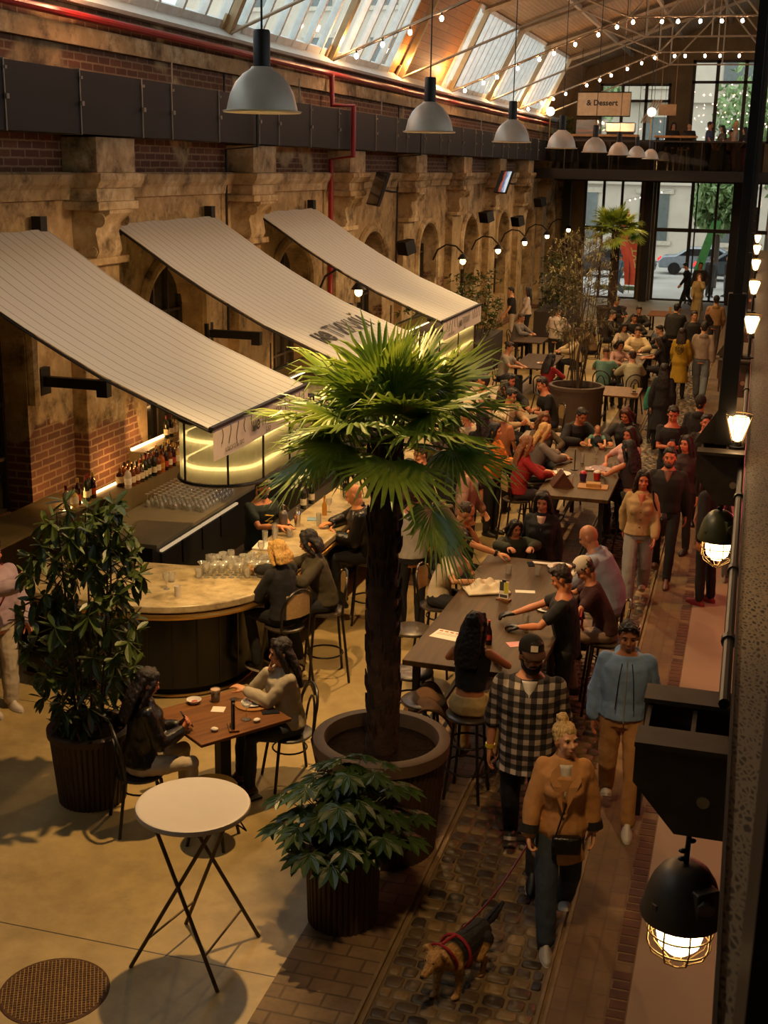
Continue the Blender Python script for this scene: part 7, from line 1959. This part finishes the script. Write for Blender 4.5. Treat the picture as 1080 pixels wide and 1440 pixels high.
# --- dog on a lead -----------------------------------------------------------------
def dog():
    t = thing('dog', 'tan and black dog in a red harness on the cobbles', 'dog', (-1.44, 7.06, 0), R(-20)); t.scale = (.8, .8, .8)
    m = NT('dog_coat'); o = m.obj(); s = m.sep(o)
    n = m.noise(o, 9, 4)
    sad = m.math('MULTIPLY', m.math('SUBTRACT', m.math('ADD', s[2], m.math('MULTIPLY', n, .1)), .36), 25, True)
    sad = m.math('MULTIPLY', sad, m.math('MULTIPLY', m.math('ADD', s[1], .17), 18, True))
    f = m.noise(m.comb(m.math('MULTIPLY', s[0], 70), m.math('MULTIPLY', s[1], 22), m.math('MULTIPLY', s[2], 50)), 1, 3)
    tan = m.ramp(f, [(.3, C('#7a5426')), (.7, C('#b58a4e'))]); col = m.mix(sad, tan, C('#17110d'))
    m.bsdf(col, .8, 0, m.bump(f, .6, .01))
    g = G(); V = Vector
    limb(g, [V((0, .30, .36)), V((0, .12, .35)), V((0, -.08, .35)), V((0, -.2, .38))], [.105, .115, .13, .115], 14)
    limb(g, [V((0, -.2, .39)), V((0, -.29, .42)), V((0, -.35, .44))], [.105, .09, .08], 12)
    g.ell((0, -.38, .45), (.078, .08, .072), nu=14, nv=10); limb(g, [V((0, -.42, .43)), V((0, -.51, .385))], [.05, .032], 10)
    g.ell((0, -.53, .385), (.017, .015, .014), nu=8, nv=6)
    for sx in (-1, 1):
        g.tube([V((sx * .05, -.36, .50)), V((sx * .075, -.36, .535)), V((sx * .1, -.37, .52)), V((sx * .105, -.38, .48))], [.034, .03, .024, .008], 8)
        dy = .04 * sx
        limb(g, [V((sx * .075, -.17, .33)), V((sx * .08, -.15 + dy, .2)), V((sx * .078, -.17 + dy, .1)), V((sx * .078, -.18 + dy, .035))], [.065, .042, .03, .028], 10)
        g.ell((sx * .078, -.205 + dy, .022), (.032, .05, .022), nu=10, nv=6)
        limb(g, [V((sx * .075, .26, .33)), V((sx * .085, .2 - dy, .22)), V((sx * .08, .31 - dy, .14)), V((sx * .08, .28 - dy, .035))], [.085, .05, .032, .026], 10)
        g.ell((sx * .08, .255 - dy, .022), (.03, .048, .022), nu=10, nv=6)
    limb(g, [V((0, .38, .38)), V((.02, .5, .42)), V((.05, .58, .5))], [.04, .045, .02], 8)
    soft('body', g, m.m, t, .008, 2, .012, .03)
    RED = cloth('#8a1420')
    g = G()
    g.tube([(.142 * math.cos(a), -.06 + .0 * a, .355 + .15 * math.sin(a)) for a in [i * PI / 10 for i in range(20)]], .014, 6, closed=True)
    g.tube([(.128 * math.cos(a), -.24 - .05 * math.sin(a), .40 + .14 * math.sin(a)) for a in [i * PI / 10 for i in range(20)]], .012, 6, closed=True)
    g.tube([(0, -.06, .506), (0, -.16, .53), (0, -.27, .535)], .014, 6)
    build('harness', g, RED, t)
    for sx in (-1, 1): build('eye', G().ell((sx * .034, -.443, .466), (.009, .007, .009), nu=8, nv=6), mat('eye_dark', '#140d0a'), t)
    build('nose', G().ell((0, -.546, .388), (.017, .012, .013), nu=8, nv=6), BLACK, t)
    # lead
    a = Vector((-1.43, 7.05, .435)); b = HANDS['blonde woman with a bun in a tan blazer walking a dog']
    solo('dog_lead', 'dark red lead between the blazer woman and the dog', 'lead', G().tube([a.lerp(b, q) + Vector((0, 0, -.06 * math.sin(PI * q))) for q in [i / 8 for i in range(9)]], .008, 6), leather('#5a1418'))
dog()
flush()
# loose clothes and empty seats
seat('stool', -2.66, 10.38, .2, 'empty round stool at the near left corner of the nearest high table', None)
solo('draped_jacket', 'brown jacket draped beside the woman in black tank top', 'jacket', G().sheet(lambda u, v: (-.22 + .44 * u, -.28 + .56 * v, .80 - .32 * abs(2 * u - 1) ** 2.2 + .02 * math.sin(v * 15 + u * 8)), 18, 18, (0, 0, -.02)), mat('brown_jacket', '#5e3e20', .85, bump=.3), (-2.36, 9.82, 0), .3, smooth=180)
seat('stool', -2.4, 9.8, .4, 'round bar stool hidden under the draped brown jacket', None)
seat('barchair', -2.95, 11.45, R(88), 'empty high bar chair at the left side of near high table', None)
for k in PROTO:
    if k not in USED:
        for c in list(PROTO[k].children): bpy.data.objects.remove(c)
        bpy.data.objects.remove(PROTO[k])
# ================================================================ lights of the hall
for k in range(9):
    x = -3.55 if k else -3.58
    lamp('SPOT', 'pendant_light', (x, 9.1 + 4.9 * k, 5.555), [900, 480, 480, 460, 460, 460, 460, 450, 450][k], (1, .62, .25), .06, [98, 104, 108, 120, 140, 150, 150, 150, 150][k], .6)
    lamp('SPOT', 'pendant_glow', (x, 9.1 + 4.9 * k, 5.556), [330, 330, 330, 320, 200, 160, 150, 150, 150][k], (1, .58, .22), .06, 173, .3)
# small warm downlights under the awnings, aimed at the bar top
for y, e in ((11.3, 22), (13.2, 26), (15.4, 30), (17.2, 30), (20.5, 30), (22.3, 25)):
    lamp('SPOT', 'bar_downlight', (-4.95, y, 1.94), e, (1, .62, .25), .05, 140, .6)
# assumed red point lights under the gallery, no fixture modelled, tinting the lane
for y, e in ((13.4, 90), (16.5, 130), (21.5, 60)):
    lamp('POINT', 'assumed_red_light', (1.5, y, 2.4), e, (1, .16, .12), .25)

# added soft spot with no fixture, brightens the walking lane
lamp('SPOT', 'lane_fill_spot', (-1.0, 4.2, 8.75), 1250, (1, .60, .25), .3, 33, .8, (-1.05, 8.2, .4))

# warm LED light washing the wall behind the bottles, and assumed uplights without fixtures where the roof ties meet the wall
for y, z, x, e in ((13.0, 1.34, -7.62, 5), (14.3, 1.4, -7.56, 8), (15.5, 1.62, -7.78, 7), (17.0, 1.62, -7.78, 8), (18.4, 1.62, -7.78, 6), (21.5, 1.62, -7.78, 10)):
    lamp('POINT', 'bottle_led', (x, y, z), e, (1, .52, .17), .05)
for y, e in ((14.0, 30), (23.8, 40), (28.6, 60), (32.4, 70), (38.5, 60), (43.4, 80), (48.2, 60)):  # some of these are added only to brighten the far roof
    lamp('POINT', 'assumed_tie_uplight', (-7.7, y, 7.4), e, (1, .52, .2), .06)
# ================================================================ camera, world, view
def camera():
    c = bpy.data.cameras.new('camera'); o = bpy.data.objects.new('camera', c); COL.objects.link(o)
    f = 1772.14277
    c.sensor_fit = 'VERTICAL'; c.sensor_height = 36; c.lens = f / 1440 * 36
    Rm = [[0.96029141, 0.09038689, -0.26395192], [0.27842175, -0.24963755, 0.92744942], [0.01793696, -0.96411167, -0.26489047]]
    m = Matrix(((Rm[0][0], -Rm[0][1], -Rm[0][2], 0), (Rm[1][0], -Rm[1][1], -Rm[1][2], 0), (Rm[2][0], -Rm[2][1], -Rm[2][2], 5.2), (0, 0, 0, 1)))
    o.matrix_world = m
    c.clip_start = .05; c.clip_end = 300
    c.dof.use_dof = True; c.dof.focus_distance = 10.5; c.dof.aperture_fstop = 11
    SC.camera = o
camera()
w = bpy.data.worlds.new('overcast_sky'); SC.world = w; w.use_nodes = True
nt = w.node_tree; bg = nt.nodes['Background']
bg.inputs[0].default_value = (.90, .97, 1.0, 1); bg.inputs[1].default_value = 2.7
SC.view_settings.view_transform = 'Standard'; SC.view_settings.look = 'None'; SC.view_settings.gamma = 1; SC.view_settings.exposure = -0.2
SC.view_settings.use_curve_mapping = False
SC.cycles.use_denoising = True
SC.cycles.max_bounces = 6; SC.cycles.diffuse_bounces = 3; SC.cycles.glossy_bounces = 3; SC.cycles.transparent_max_bounces = 16
SC.cycles.sample_clamp_indirect = 4
